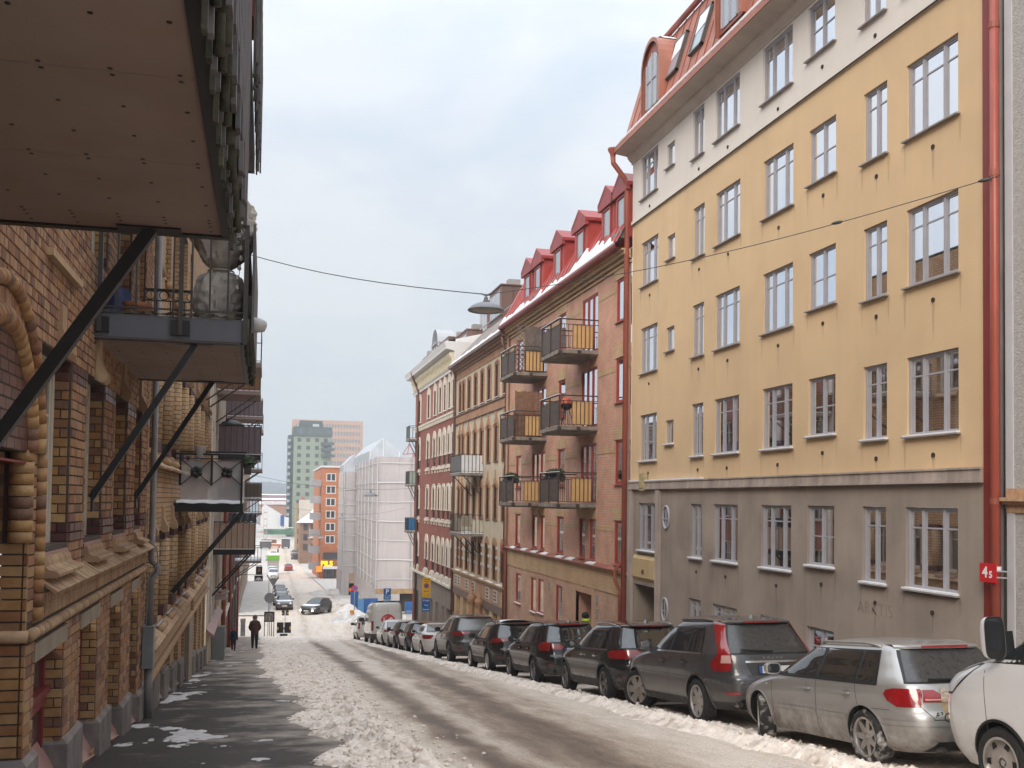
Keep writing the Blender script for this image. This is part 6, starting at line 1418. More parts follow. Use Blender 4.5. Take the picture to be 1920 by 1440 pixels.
q = MB(); q.grid([[(XL+.1+(XO1-XL-.12)*i/20, 12.68+.03*math.sin(i*3), zt2+.005+z*(.03+.02*math.sin(i*2.1))) for i in range(21)] for z in (0, 1)]); part('moss_edge', q, M_moss, B2)
# wrapped tree: crumpled winter fleece tied at the waist
def wrapped(label, c, h_, r0, seed):
 t = thing('wrapped_plant', label, 'plant cover', (c[0], c[1], c[2])); n, m = 44, 56; rows = []
 for i in range(m+1):
  f = i/m; z = c[2]+h_*f
  rad = r0*(.95+.35*math.sin(min(f/.42, 1)*math.pi*.9)) if f < .42 else r0*(.62+1.1*math.sin(min((f-.42)/.5, 1)*math.pi*.62)) if f < .95 else r0*1.2*(1-(f-.95)/.05*.9)
  waist = 1-.42*math.exp(-((f-.43)/.035)**2)
  aa = np.linspace(0, 2*math.pi, n+1); ca, sa = np.cos(aa), np.sin(aa)
  nn = fb(ca*1.9+5+f*2.2, sa*1.9+f*4.5, 4, seed, .62)-.5; cr = np.abs(fb(ca*4+f*7, sa*4+f*5.5, 3, seed+4)-.5)
  r = rad*waist*(1+.6*nn+.75*cr); row = [(c[0]+float(ca[j]*r[j]), c[1]+float(sa[j]*r[j]), z+.04*float(nn[j])) for j in range(n+1)]
  rows.append(row)
 q = MB(); q.grid(rows); part('fleece', q, mat('winter_fleece', (.46, .42, .375), .75, var=.10, vs=6, bump=.5, bs=25), t, 40)
 q = MB(); q.lathe([(r0*.72, -.012), (r0*.76, 0), (r0*.72, .012)], 24, (c[0], c[1], c[2]+h_*.43)); part('twine', q, mat('twine', (.5, .45, .36), .9), t)
 return t
wrapped('tall tree wrapped in pale winter fleece on the steel balcony', (-.60, 13.45, zt2), 1.7, .225, 17)
q = MB(); q.lathe([(0, 0), (.16, 0), (.2, .08), (.2, .1), (.17, .1), (.17, .07), (0, .06)], 20, (-1.55, 12.95, zt2)); q.lathe([(0, .1), (.15, .1), (.18, .17), (0, .17)], 20, (-1.55, 12.95, zt2)); pt = link('terracotta_saucer', q.mesh('terracotta_saucer', mat('terracotta', (.30, .12, .055), .8, var=.15, vs=9), True)); tag(pt, 'stacked terracotta saucers on the steel balcony floor', 'saucer')
q = MB(); rows = [[(-1.78+.17*math.cos(a*.4)*(1-.35*f)+.03*math.sin(a*2.3+f*4), 12.98+.17*math.sin(a*.4)*(1-.35*f), zt2+.005+f*.34+.03*math.sin(a*1.7)) for a in range(17)] for f in (0, .3, .6, .85, 1)]; q.grid(rows); q.poly(rows[-1]); bl = link('blue_cloth_bundle', q.mesh('blue_cloth_bundle', mat('blue_cloth_dark', (.035, .045, .11), .8, var=.2, vs=8), True)); tag(bl, 'dark blue cloth bundle beside the saucers on the balcony', 'cloth')
q = MB(); q.lathe([(0, -.12), (.09, -.1), (.12, -.03), (.115, .02), (.05, .06), (0, .06)], 14, (XO1+.17, 13.0, zt2+.02)); q.tube([(XO1+.02, 12.9, zt2+.15), (XO1+.14, 12.98, zt2+.06)], .02, 6); lp = link('lantern', q.mesh('lantern', mat('plastic_white', (.45, .44, .43), .4), True)); tag(lp, 'small white plastic lamp hung at the steel balcony corner', 'lamp')
lt = thing('string_light', 'string of glass bulbs along the steel balcony rail', 'lights', (XO1-.05, 12.75, zt2+1.0))
for i in range(6): q = MB(); z = zt2+1.02-i*.12; q.lathe([(0, -.035), (.022, -.025), (.026, -.005), (.014, .02), (.012, .03), (0, .03)], 8, (XO1-.06+.02*math.sin(i), 12.78+.01*i, z)); part('bulb', q, mat('clear_bulb', (.55, .53, .48), .1), lt, True)
q = MB(); q.tube([(XO1-.04+.02*math.sin(i), 12.77, zt2+1.08-i*.12) for i in range(7)], .004, 5); part('cord', q, M_blk, lt)
# ---- balcony one floor up
B2u, ztu = steel_balcony('balcony one floor above the wrapped tree, seen from below', 12.72, 17.05, 7.08, [13.8, 14.9, 16.0], True, [], 0)
for i in range(34): y = 12.8+i*.125; q = MB(); z0 = 7.0+rnd.uniform(-.05, .2); q.box(XO1+.05+.03*(i % 3), XO1+.075+.03*(i % 3), y, y+.11, z0, 8.6); part('board', q, M_gbat if i % 3 else M_moss, B2u)
q = MB(); q.box(XO1-.12, XO1+.04, 12.9, 13.6, 7.75, 9.2); rr_ = part('red_panel', q, mat('red_cloth', (.30, .035, .02), .7, var=.15, vs=4), B2u)
# ---- glass balcony with iron flowers
def left_out(px, py, Y): return atY(px, py, Y).x
yA = 24.2; zf3 = 1.60; xo3 = left_out(456, 930, yA)
B3 = thing('balcony', 'glass-fronted balcony with iron flowers and snow on its floor', 'balcony', (XL, yA+2, zf3-.25), 'balconies on the left brick houses')
q = MB(); q.box(XL, xo3, yA, yA+3.6, zf3-.22, zf3-.02); part('slab', q, M_blk, B3)
q = MB(); n = 12; q.grid([[(XL+.06+(xo3-XL-.05)*i/n, yA-.02+j*.35, zf3-.02+(.0 if j in (0,) else .07)+.012*math.sin(i*1.7)) for i in range(n+1)] for j in (0, .05, 1, 9)]); part('floor_snow', q, M_snowc, B3, True)
gx0, gx1 = XL+.15, xo3-.04
q = MB(); q.quad((gx0, yA+.04, zf3), (gx1, yA+.04, zf3), (gx1, yA+.04, zf3+.95), (gx0, yA+.04, zf3+.95)); q2 = mat('milky_glass', (.40, .40, .42), .25, alpha=.62); part('glass_panel', q, q2, B3)
q = MB(); q.quad((gx1, yA+.06, zf3), (gx1, yA+3.5, zf3), (gx1, yA+3.5, zf3+.95), (gx1, yA+.06, zf3+.95)); part('glass_panel', q, q2, B3)
xm = (gx0+gx1)/2
for z in (zf3+1.1, zf3+1.0): q = MB(); q.bar((XL, yA, z), (xo3, yA, z), .045 if z > zf3+1.05 else .025); part('handrail', q, M_blk, B3); q = MB(); q.bar((xo3, yA, z), (xo3, yA+3.6, z), .045); part('handrail', q, M_blk, B3)
for x in (gx0-.02, xm, gx1): q = MB(); q.bar((x, yA+.0, zf3+.38 if x < gx1 else zf3-.1), (x, yA+.0, zf3+1.1), .05); part('post', q, M_blk, B3)
for xa, xb in ((gx0, xm), (xm, gx1)):
 for s_ in (0, 1): q = MB(); q.bar((xa, yA, zf3+.40 if s_ else zf3+.98), (xb, yA, zf3+.98 if s_ else zf3+.40), .022); part('cross_bar', q, M_blk, B3)
 xc = (xa+xb)/2; zc = zf3+.69
 for k in range(6 if xa == gx0 else 4):
  a = k*2*math.pi/(6 if xa == gx0 else 4)+.6; q = MB(); q.lathe([(0, -.012), (.062, -.006), (.066, 0), (.062, .006), (0, .012)], 12, (xc+.075*math.cos(a), yA-.02, zc+.075*math.sin(a)), 'y'); part('petal', q, M_blk, B3, True)
q = MB(); q.bar((XL+.02, yA+.1, zf3-2.05), (xo3+.0, yA+.1, zf3-.2), .10); part('strut', q, M_blk, B3)
q = MB(); q.bar((XL, yA+1.6, zf3+1.22), (xo3+.03, yA+1.6, zf3+1.22), .045); part('handrail', q, M_blk, B3)
q = MB(); q.lathe([(.06, 0), (.10, .02), (.13, .26), (.14, .28), (.11, .28)], 14, (XL+.55, yA+.06, zf3+1.0)); pb = link('flower_bucket', q.mesh('flower_bucket', mat('zinc_bucket', (.36, .36, .37), .4), True)); tag(pb, 'small zinc flower bucket hooked on the glass balcony rail', 'bucket')
t = leafy('rail_plant', 'green spruce sprig plant at the glass balcony corner', (xo3+.08, yA+.35, zf3+.95), .16, .3, .16, 240, M_leaf, size=.06, seed=9)
q = MB(); q.box(xo3-.0, xo3+.16, yA+.1, yA+.6, zf3+.66, zf3+.84); part('planter', q, M_steel, t)
# ---- cloth-sided balconies further down
M_tancloth = mat('tan_awning_cloth', (.47, .345, .25), .8, var=.06, vs=3, streak=.1)
M_purple = mat('mauve_awning_cloth', (.21, .165, .18), .8, var=.08, vs=3)
def cloth_balcony(label, px0, px1, pyb, pyt, Y, L_, m, cover=None, strut=True, uprights=7):
 p0 = atX(px0, pyb, XL) if Y is None else atY(px0, pyb, Y); Y = p0.y; xo = atY(px1, pyb, Y).x; zf = p0.z; h_ = atY(px0, pyt, Y).z-zf
 t = thing('balcony', label, 'balcony', (XL, Y+L_/2, zf-.2), 'balconies on the left brick houses')
 q = MB(); q.box(XL, xo, Y, Y+L_, zf-.22, zf); part('slab', q, M_blk, t)
 for a, c, nm in (((XL+.05, Y), (xo-.02, Y), 0), ((xo-.02, Y), (xo-.02, Y+L_), 1)):
  A, C = Vector((*a, 0)), Vector((*c, 0)); n = uprights*(1 if nm == 0 else 2)
  for k in range(n+1): p = A.lerp(C, k/n); q = MB(); q.bar((p.x, p.y-.015, zf), (p.x, p.y-.015, zf+h_+.02), .022); part('upright', q, M_steel, t)
  for k in range(n):
   a0, a1 = A.lerp(C, k/n), A.lerp(C, (k+1)/n); q = MB(); q.grid([[tuple(a0.lerp(a1, j/6)+Vector((.012*math.sin(j), .02+.012*math.sin(j*1.1), zf+.03+(h_-.05)*f))) for j in range(7)] for f in (0, .33, .66, 1)]); part('cloth_panel', q, m, t, True)
 q = MB(); q.bar((XL, Y, zf+h_+.03), (xo, Y, zf+h_+.03), .045); part('handrail', q, M_steel, t); q = MB(); q.bar((xo, Y, zf+h_+.03), (xo, Y+L_, zf+h_+.03), .045); part('handrail', q, M_steel, t)
 if cover: q = MB(); q.grid([[(XL+(xo-XL)*(.34+.66*i/16)+.02, Y+.1+j, zf+h_+.05+(.32 if j else .0)+.03*math.sin(i*2)) for i in range(17)] for j in (0, .06, .8, 1.6)]); part('tarpaulin', q, cover, t, True)
 if strut:
  for yy in (Y+.1, Y+.5, Y+L_-.2): q = MB(); q.bar((XL+.02, yy, zf-1.9), (xo-.15, yy, zf-.2), .06); part('strut', q, M_blk, t)
 q = MB(); q.box(XL+.05, xo-.05, Y-.03, Y+.0, zf+.0, zf+.03); part('edge_snow', q, M_snowc, t)
 return t
cloth_balcony('balcony with tan cloth sides under a black tarpaulin', 398, 478, 1030, 980, None, 4.0, M_tancloth, mat('black_tarpaulin', (.018, .017, .017), .5, bump=.4, bs=12))
cloth_balcony('balcony with mauve cloth sides and a covered grill', 408, 489, 851, 797, None, 3.6, M_purple)
zq = atX(408, 851, XL)
t = thing('covered_grill', 'round thing under a black cover on the mauve cloth balcony', 'grill', (atY(434, 790, zq.y+.8).x, zq.y+.8, zq.z+1.1)); c = WL[t]
q = MB(); q.lathe([(.02, .36), (.2, .33), (.46, .22), (.56, .1), (.5, .0), (.3, -.02)], 18, (c.x, c.y, c.z+.1)); part('cover', q, mat('black_tarpaulin', (.02, .02, .02)), t, True); q = MB(); q.box(c.x-.2, c.x+.2, c.y-.2, c.y+.2, c.z-1.1, c.z+.09); part('trolley', q, M_wcloth, t)
for i, (lab, px0, px1, pyb, pyt, Y, cm) in enumerate((
 ('high wire-railed balcony far up the left row', 462, 491, 680, 617, 34.0, None), ('high balcony with brown slatted side on the left row', 460, 489, 733, 697, 41.0, mat('brown_slats', (.25, .12, .05), .7)),
 ('small balcony with dark cloth below the slatted one', 464, 493, 781, 752, 52.0, M_purple), ('small wire balcony just above the mauve one', 466, 494, 806, 778, 60.0, None),
 ('dark balcony right below the mauve one', 466, 492, 880, 855, 57.0, None), ('cluttered iron balcony above the tan cloth one', 464, 491, 935, 905, 62.0, mat('brown_cloth2', (.16, .13, .10), .8)),
 ('lowest dark balcony near the hanging shop signs', 470, 490, 1052, 1030, 70.0, None), ('narrow railed balcony level with the tan cloth one', 474, 491, 962, 942, 75.0, None))):
 p0 = atY(px0, pyb, Y); p1 = atY(px1, pyb, Y); zf = p0.z; h_ = atY(px0, pyt, Y).z-zf
 simple_balcony(lab, 'balconies on the left brick houses', min(XL+.1, p0.x), p1.x, Y, Y+3.0, zf, cm, max(.9, h_), True, M_board)
# ============================================================ cars
def pchip(xk, yk, x):
 xk, yk = np.array(xk, float), np.array(yk, float); h = np.diff(xk); d = np.diff(yk)/h; m = np.zeros(len(xk))
 for i in range(1, len(xk)-1):
  if d[i-1]*d[i] > 0: w1, w2 = 2*h[i]+h[i-1], h[i]+2*h[i-1]; m[i] = (w1+w2)/(w1/d[i-1]+w2/d[i])
 m[0], m[-1] = d[0], d[-1]
 x = np.clip(np.atleast_1d(x), xk[0], xk[-1]); i = np.clip(np.searchsorted(xk, x)-1, 0, len(h)-1); t = (x-xk[i])/h[i]
 return (2*t**3-3*t**2+1)*yk[i]+(t**3-2*t**2+t)*h[i]*m[i]+(-2*t**3+3*t**2)*yk[i+1]+(t**3-t**2)*h[i]*m[i+1]
M_tyre = mat('tyre_rubber', (.016, .015, .015), .85, var=.3, vs=25, bump=.5, bs=60)
M_tyresnow = mat('snowy_tyre', (.022, .02, .02), .85, dirt=((.5, .47, .44), .9, 9), bump=.5, bs=50)
M_well = mat('wheel_well', (.008, .008, .008), .95)
M_rim = mat('alloy', (.42, .40, .385), .32, metal=.85, var=.1, vs=8)
M_rimd = mat('dark_alloy', (.16, .15, .145), .35, metal=.8)
M_cglass = mat('car_glass', (.012, .013, .014), .04, ior=1.75, coat=.3)
M_cglassd = mat('dusty_car_glass', (.035, .033, .032), .25, ior=1.6, var=.3, vs=18)
M_trim = mat('black_trim', (.012, .012, .012), .45)
M_clad = mat('grey_cladding', (.035, .033, .032), .7, dirt=((.20, .175, .15), .6, 4))
M_chrome = mat('chrome', (.62, .60, .58), .15, metal=1)
M_tail = mat('tail_red', (.24, .007, .009), .12, ior=1.7, coat=.6, var=.15, vs=9)
M_tailc = mat('tail_clear', (.50, .30, .27), .12, ior=1.6, coat=.5)
M_head = mat('head_lamp', (.55, .56, .58), .08, ior=1.7, coat=.5)
M_plate = mat('plate_white', (.62, .61, .58), .5); M_plateb = mat('plate_blue', (.02, .09, .36), .5); M_platet = mat('plate_text', (.02, .02, .02), .6)
def paint(name, col, metal=.0, rough=.22, dirt=.35, dcol=(.20, .175, .15)):
 """lacquer with road salt and splash that thickens towards the sills"""
 m = mat(name, col, rough, metal=metal, coat=.6, var=.04, vs=1.5)
 t = m.node_tree; p = t.nodes['Principled BSDF']; lk = t.links.new
 tc_ = t.nodes.new('ShaderNodeTexCoord'); sp = t.nodes.new('ShaderNodeSeparateXYZ'); lk(tc_.outputs['Object'], sp.inputs[0])
 mr = t.nodes.new('ShaderNodeMapRange'); mr.inputs[1].default_value = .75; mr.inputs[2].default_value = .22; mr.inputs[3].default_value = 0; mr.inputs[4].default_value = dirt+.22; lk(sp.outputs['Z'], mr.inputs[0])
 n = t.nodes.new('ShaderNodeTexNoise'); n.inputs['Scale'].default_value = 5; n.inputs['Detail'].default_value = 8; n.inputs['Roughness'].default_value = .65; lk(tc_.outputs['Object'], n.inputs['Vector'])
 mu = t.nodes.new('ShaderNodeMath'); mu.operation = 'MULTIPLY'; mu.use_clamp = True; lk(mr.outputs[0], mu.inputs[0])
 r2 = t.nodes.new('ShaderNodeMapRange'); r2.inputs[1].default_value = .3; r2.inputs[2].default_value = .75; r2.inputs[3].default_value = .25; r2.inputs[4].default_value = 1.8; lk(n.outputs['Fac'], r2.inputs[0]); lk(r2.outputs[0], mu.inputs[1])
 mxn = t.nodes.new('ShaderNodeMix'); mxn.data_type = 'RGBA'; src = p.inputs['Base Color'].links[0].from_socket; lk(src, mxn.inputs[6]); mxn.inputs[7].default_value = (*dcol, 1); lk(mu.outputs[0], mxn.inputs[0]); lk(mxn.outputs[2], p.inputs['Base Color'])
 mr2 = t.nodes.new('ShaderNodeMix'); mr2.data_type = 'FLOAT'; mr2.inputs[2].default_value = rough; mr2.inputs[3].default_value = .8; lk(mu.outputs[0], mr2.inputs[0]); lk(mr2.outputs[0], p.inputs['Roughness'])
 mc = t.nodes.new('ShaderNodeMix'); mc.data_type = 'FLOAT'; mc.inputs[2].default_value = .6; mc.inputs[3].default_value = 0; lk(mu.outputs[0], mc.inputs[0]); lk(mc.outputs[0], p.inputs['Coat Weight'])
 return m
WHEELS = {}
def wheel_mesh(wr, kind, spokes, snowy=False):
 k = (round(wr, 3), kind, spokes, snowy)
 if k in WHEELS: return WHEELS[k]
 hw = .115 if wr < .45 else .13; rr = wr*.70
 q = MB(); q.lathe([(rr, -hw+.015), (rr+.02, -hw), (wr-.035, -hw), (wr-.008, -hw+.02), (wr, -hw+.05), (wr, hw-.05), (wr-.008, hw-.02), (wr-.035, hw), (rr+.02, hw), (rr, hw-.015)], 40, ax='y'); ty = q.mesh('wheel', M_tyresnow if snowy else M_tyre, 40)
 q = MB(); q.lathe([(rr+.004, hw-.02), (rr+.004, hw-.005), (rr-.02, hw-.008), (rr-.03, hw-.05), (rr-.035, -hw+.03)], 40, ax='y', mi=0)
 yo = hw-.035; q.lathe([(0, yo+.004), (.028, yo+.004), (.032, yo-.01), (.07, yo-.012), (.075, yo-.05)], 20, ax='y', mi=0)
 if kind == 'cover':
  q.lathe([(.05, yo+.002), (rr*.55, yo+.014), (rr*.9, yo+.004), (rr-.01, yo+.0)], 40, ax='y', mi=0)
  for i in range(6):
   a = i*math.pi/3; c, s = math.cos(a), math.sin(a)
   P = lambda r, o, y: (c*r-s*o, y, s*r+c*o); q.add([P(rr*.62, -.035, yo+.017), P(rr*.62, .035, yo+.017), P(rr*.86, .022, yo+.012), P(rr*.86, -.022, yo+.012)], [(0, 1, 2, 3)], 1)
 else:
  for i in range(spokes):
   a0 = i*2*math.pi/spokes
   for da in ((-.13, .13) if kind == 'twin' else (0,)):
    a = a0+da; c, s = math.cos(a), math.sin(a); w0, w1 = ((.03, .022) if kind == 'twin' else (.052, .034) if spokes <= 5 else (.044, .026))
    if kind == 'wide': w0, w1 = .05, .075
    P = lambda r, o, y: (c*r-s*o, y, s*r+c*o)
    q.add([P(.045, -w0, yo-.006), P(.045, w0, yo-.006), P(rr-.012, w1, yo+.004), P(rr-.012, -w1, yo+.004), P(.045, -w0, yo-.05), P(.045, w0, yo-.05), P(rr-.012, w1, yo-.045), P(rr-.012, -w1, yo-.045)], [(0,1,2,3), (0,4,5,1), (1,5,6,2), (3,2,6,7), (0,3,7,4)], 0)
 q.lathe([(0, -.02), (rr-.03, -.02)], 30, ax='y', mi=1)
 q.lathe([(.0, yo-.06), (rr*.6, yo-.06), (rr*.6, yo-.08)], 30, ax='y', mi=2)
 rm = q.mesh('rim', [M_rimd if kind in ('dark', 'twin') else M_rim, M_well, mat('brake_disc', (.10, .09, .08), .5, metal=.7)], 35)
 WHEELS[k] = (ty, rm); return WHEELS[k]
class Car:
 def __init__(s, name, label, cat, spec, col, X, Yax, group, facing=1, yaw=0, z=None, slope=True):
  s.sp = spec; s.L, s.W, s.H = spec['L'], spec['W'], spec['H']; s.n = spec.get('n', 5.0)
  s.hk = spec['w']; s.rk = spec['rear']; s.fk = spec['front']; s.col = col
  s.root = tag(link(name, None), label, cat, group)
  a = SL if slope else math.atan((float(G(Yax))-float(G(Yax+3)))/3)
  fx = Vector((math.sin(yaw), math.cos(yaw)*math.cos(a), -math.cos(yaw)*math.sin(a)))*facing; lf = Vector((-math.cos(yaw), math.sin(yaw), 0))*facing; lf = (lf-fx*lf.dot(fx)).normalized(); fx.normalize()
  up = fx.cross(lf); M_ = Matrix((fx, lf, up)).transposed().to_4x4()
  ax = Vector((X, Yax, float(G(Yax))-.055 if z is None else z)); M_.translation = ax-fx*spec['ro']; s.root.matrix_world = M_; WL[s.root] = Vector((0, 0, 0))
 def sec(s, z):
  z = float(z); ck = s.__dict__.setdefault('ck', {}); kz = round(z, 5)
  if kz in ck: return ck[kz]
  xr = float(pchip([p[0] for p in s.rk], [p[1] for p in s.rk], z)[0]); xf = float(pchip([p[0] for p in s.fk], [p[1] for p in s.fk], z)[0]); w_ = float(pchip([p[0] for p in s.hk], [p[1] for p in s.hk], z)[0])
  ck[kz] = ((xr+xf)/2, max((xf-xr)/2, .01), w_); return ck[kz]
 def P(s, z, t, off=0):
  xc, h, w_ = s.sec(z); h += off; w_ += off; c, sn = math.cos(t), math.sin(t); e = 2/s.n
  return (xc-h*math.copysign(abs(c)**e, c), w_*math.copysign(abs(sn)**e, sn), z)
 def t_of(s, z, k, v, off=0):
  xc, h, w_ = s.sec(z); h += off; w_ += off; e = s.n/2
  if k == 'x': u = max(-1, min(1, (xc-v)/h)); return math.acos(math.copysign(abs(u)**e, u))
  u = min(1, abs(v)/w_)**e
  if k == 'y': return math.copysign(math.asin(u), v)
  return math.pi-math.copysign(math.asin(u), v)
 def decal(s, name, rows, m, off=.004, nc=10, parent=None, mirror=False, nz=3):
  """patch lying on the bodywork: rows of (z, edge a, edge b), edges given as ('x'|'y'|'f', value)"""
  R_ = []
  for i in range(len(rows)-1):
   for k in range(nz if i < len(rows)-2 else nz+1):
    f = k/nz; z = rows[i][0]*(1-f)+rows[i+1][0]*f; ed = []
    for j in (1, 2):
     a, b_ = rows[i][j], rows[i+1][j]
     ed.append(s.t_of(z, a[0], a[1]*(1-f)+b_[1]*f, off) if a[0] == b_[0] else s.t_of(rows[i][0], *a, off)*(1-f)+s.t_of(rows[i+1][0], *b_, off)*f)
    R_.append([s.P(z, ed[0]+(ed[1]-ed[0])*c/nc, off) for c in range(nc+1)])
  out_ = []
  for sgn in ((1, -1) if mirror else (1,)):
   q = MB(); q.grid([[(x, y*sgn, z) for x, y, z in r_] for r_ in R_]); out_.append(lpart(name, q, m, parent or s.root, True))
  return out_
 def body(s, zs=None, cladz=None, cladm=None):
  sp = s.sp; z0, z1 = s.hk[0][0], s.hk[-1][0]
  kn = sorted({z0, z1, *[p[0] for p in s.hk], *[p[0] for p in s.rk], *[p[0] for p in s.fk]}); zs = []
  for a, b_ in zip(kn[:-1], kn[1:]):
   n = max(2, int((b_-a)/.03)); zs += [a+(b_-a)*i/n for i in range(n)]
  zs.append(z1); NT = 72; ts = []
  for i in range(NT): ts.append(2*math.pi*i/NT)
  vs = []; fs = []; ms = []
  for z in zs:
   for t in ts: vs.append(s.P(z, t))
  k = NT
  for i in range(len(zs)-1):
   for j in range(k): fs.append((i*k+j, (i+1)*k+j, (i+1)*k+(j+1) % k, i*k+(j+1) % k)); ms.append(1 if cladz and zs[i] < cladz else 0)
  fs.append(tuple(range(k))); ms.append(1 if cladz else 0); fs.append(tuple((len(zs)-1)*k+j for j in range(k))[::-1]); ms.append(0)
  me = bpy.data.meshes.new('body'); me.from_pydata(vs, [], fs); mats = [s.col, cladm or M_clad, M_well]
  for m in mats: me.materials.append(m)
  me.polygons.foreach_set('material_index', ms)
  o = bpy.data.objects.new('body', me)
  q = MB(); r_ = sp['wr']*sp.get('archk', 1.13)
  for ax in (sp['ro'], sp['ro']+sp['wb']):
   for sg in (1, -1):
    y0, y1 = sorted((sg*(s.W/2-.30), sg*(s.W/2+.25))); q.lathe([(0, y0), (r_, y0), (r_, y1), (0, y1)], 40, (ax, 0, sp['wr']*1.02), 'y')
  cm = q.mesh('cut', [M_well]); bmx = bmesh.new(); bmx.from_mesh(cm); bmesh.ops.remove_doubles(bmx, verts=bmx.verts, dist=1e-5); bmesh.ops.recalc_face_normals(bmx, faces=bmx.faces); bmx.to_mesh(cm); bmx.free()
  bmx = bmesh.new(); bmx.from_mesh(me); bmesh.ops.recalc_face_normals(bmx, faces=bmx.faces); bmx.to_mesh(me); bmx.free()
  co = bpy.data.objects.new('cut', cm)
  md = o.modifiers.new('b', 'BOOLEAN'); md.object = co; md.operation = 'DIFFERENCE'; md.solver = 'EXACT'; md.material_mode = 'TRANSFER'
  nm = evaluated(o, co); bpy.data.objects.remove(o); bpy.data.objects.remove(co)
  nm.name = 'body'; nm.polygons.foreach_set('use_smooth', [True]*len(nm.polygons)); nm.set_sharp_from_angle(angle=R(38)); s.bo = lpart('body', nm, None, s.root); return s.bo
 def wheels(s, kind, spokes, steer=0, snowy=False):
  sp = s.sp; ty, rm = wheel_mesh(sp['wr'], kind, spokes, snowy)
  for i, ax in enumerate((sp['ro'], sp['ro']+sp['wb'])):
   for sg in (1, -1):
    w_ = lpart('wheel', ty, None, s.root, loc=(ax, sg*(s.W/2-.13), sp['wr'])); w_.rotation_euler = (0, 0, (R(steer) if i else 0)+(0 if sg > 0 else math.pi)); lpart('rim', rm, None, w_)
 def arches(s, m=None, wd=.055):
  sp = s.sp
  for ax in (sp['ro'], sp['ro']+sp['wb']):
   for sg in (1, -1):
    q = MB(); r0 = sp['wr']*sp.get('archk', 1.13); rows = []
    for i in range(27):
     a = R(-14)+R(208)*i/26; row = []
     for r_, o in ((r0-.004, .0), (r0-.004, .016), (r0+wd, .012), (r0+wd, -.004)):
      x, z = ax+r_*math.cos(a), sp['wr']*1.02+r_*math.sin(a); z = max(z, s.hk[0][0]+.005)
      row.append((x, sg*(s.P(z, s.t_of(z, 'x', x))[1]+o), z))
     rows.append(row)
    q.grid(rows); lpart('arch_trim', q, m or M_clad, s.root, 40)
 def seams(s, xs, z0, z1, m=None):
  for x in xs:
   xb = x if isinstance(x, tuple) else (x, x); s.decal('door_seam', [(z0, ('x', xb[0]-.004), ('x', xb[0]+.004)), ((z0+z1)/2, ('x', (xb[0]+xb[1])/2-.004), ('x', (xb[0]+xb[1])/2+.004)), (z1, ('x', xb[1]-.004), ('x', xb[1]+.004))], m or M_trim, .0012, 1, mirror=False, nz=6)
 def handle(s, x, z, m=None):
  y = s.P(z, s.t_of(z, 'x', x))[1]; q = MB(); q.lathe([(0, -.008), (.045, -.006), (.06, .004)], 14, (x, y+.004, z-.004), 'y'); q.box(x-.085, x+.085, y+.018, y+.036, z-.014, z+.014); q.box(x-.085, x-.06, y, y+.02, z-.012, z+.012); q.box(x+.06, x+.085, y, y+.02, z-.012, z+.012); lpart('door_handle', q, m or s.col, s.root)
 def mirror(s, x, z, m=None, big=1.0):
  y = s.P(z, s.t_of(z, 'x', x))[1]; q = MB(); c = (x+.02, y+.14*big, z+.05*big)
  rows = []
  for i in range(9):
   a = math.pi*i/8*.98+.03; rr_ = math.sin(a); rows.append([(c[0]+(.10*big)*max(-.35, -math.cos(a)), c[1]+.115*big*rr_**.6*math.copysign(abs(math.cos(t))**.7, math.cos(t)), c[2]+.082*big*rr_**.6*math.copysign(abs(math.sin(t))**.7, math.sin(t))) for t in [2*math.pi*j/20 for j in range(21)]])
  q.grid(rows); mm = lpart('mirror', q, m or s.col, s.root, 60)
  q = MB(); q.poly([(c[0]-.037*big, c[1]+.092*big*math.copysign(abs(math.cos(t))**.6, math.cos(t)), c[2]+.062*big*math.copysign(abs(math.sin(t))**.6, math.sin(t))) for t in [2*math.pi*j/20 for j in range(20)]]); lpart('mirror_glass', q, mat('mirror_glass', (.05, .05, .055), .05, metal=.6), mm)
  q = MB(); q.bar((x+.03, y-.01, z-.02), (x+.03, y+.06*big, z+.02), .05*big, .03*big); lpart('mirror_arm', q, M_trim, mm)
 def rails(s, x0, x1, m, r=.014, z=None, lift=.035):
  z = z or s.H-.075
  for sg in (1, -1):
   pts = []
   for i in range(13):
    f = i/12; x = x0+(x1-x0)*f
    # roof edge height at this x
    y = s.P(z, s.t_of(z, 'x', x))[1]; l_ = lift*min(1, 6*min(f, 1-f)+.05); pts.append((x, sg*(y+.0), z+l_))
   q = MB(); q.tube(pts, r, 8); lpart('roof_rail', q, m, s.root, True)
 def plate(s, z, txt, yoff=0, h_=.11, w_=.52):
  x = s.P(z, 0)[0]-.012; q = MB(); q.box(x-.012, x, yoff-w_/2-.012, yoff+w_/2+.012, z-h_/2-.012, z+h_/2+.012); pf = lpart('plate_frame', q, M_trim, s.root)
  q = MB(); q.box(x-.016, x-.0125, yoff-w_/2, yoff+w_/2, z-h_/2, z+h_/2); p = lpart('number_plate', q, M_plate, s.root)
  q = MB(); q.box(x-.0175, x-.0165, yoff+w_/2-.045, yoff+w_/2, z-h_/2, z+h_/2); lpart('country_band', q, M_plateb, p)
  if txt: text_on(txt, .105, M_platet, p, (x-.0185, yoff+w_/2-.06, z-.003), (0, -1, 0), local=True, align='LEFT', spacing=1.05)
 def finish(s, sp2):
  pass
def S(**k): return k
def scale_spec(sp, L, W, H, wb, ro, wr):
 fx = L/sp['L']; fz = H/sp['H']; fw = W/sp['W']; r = dict(sp); r.update(L=L, W=W, H=H, wb=wb, ro=ro, wr=wr)
 r['rear'] = [(z*fz, x*fx) for z, x in sp['rear']]; r['front'] = [(z*fz, x*fx) for z, x in sp['front']]; r['w'] = [(z*fz, w_*fw) for z, w_ in sp['w']]
 return r
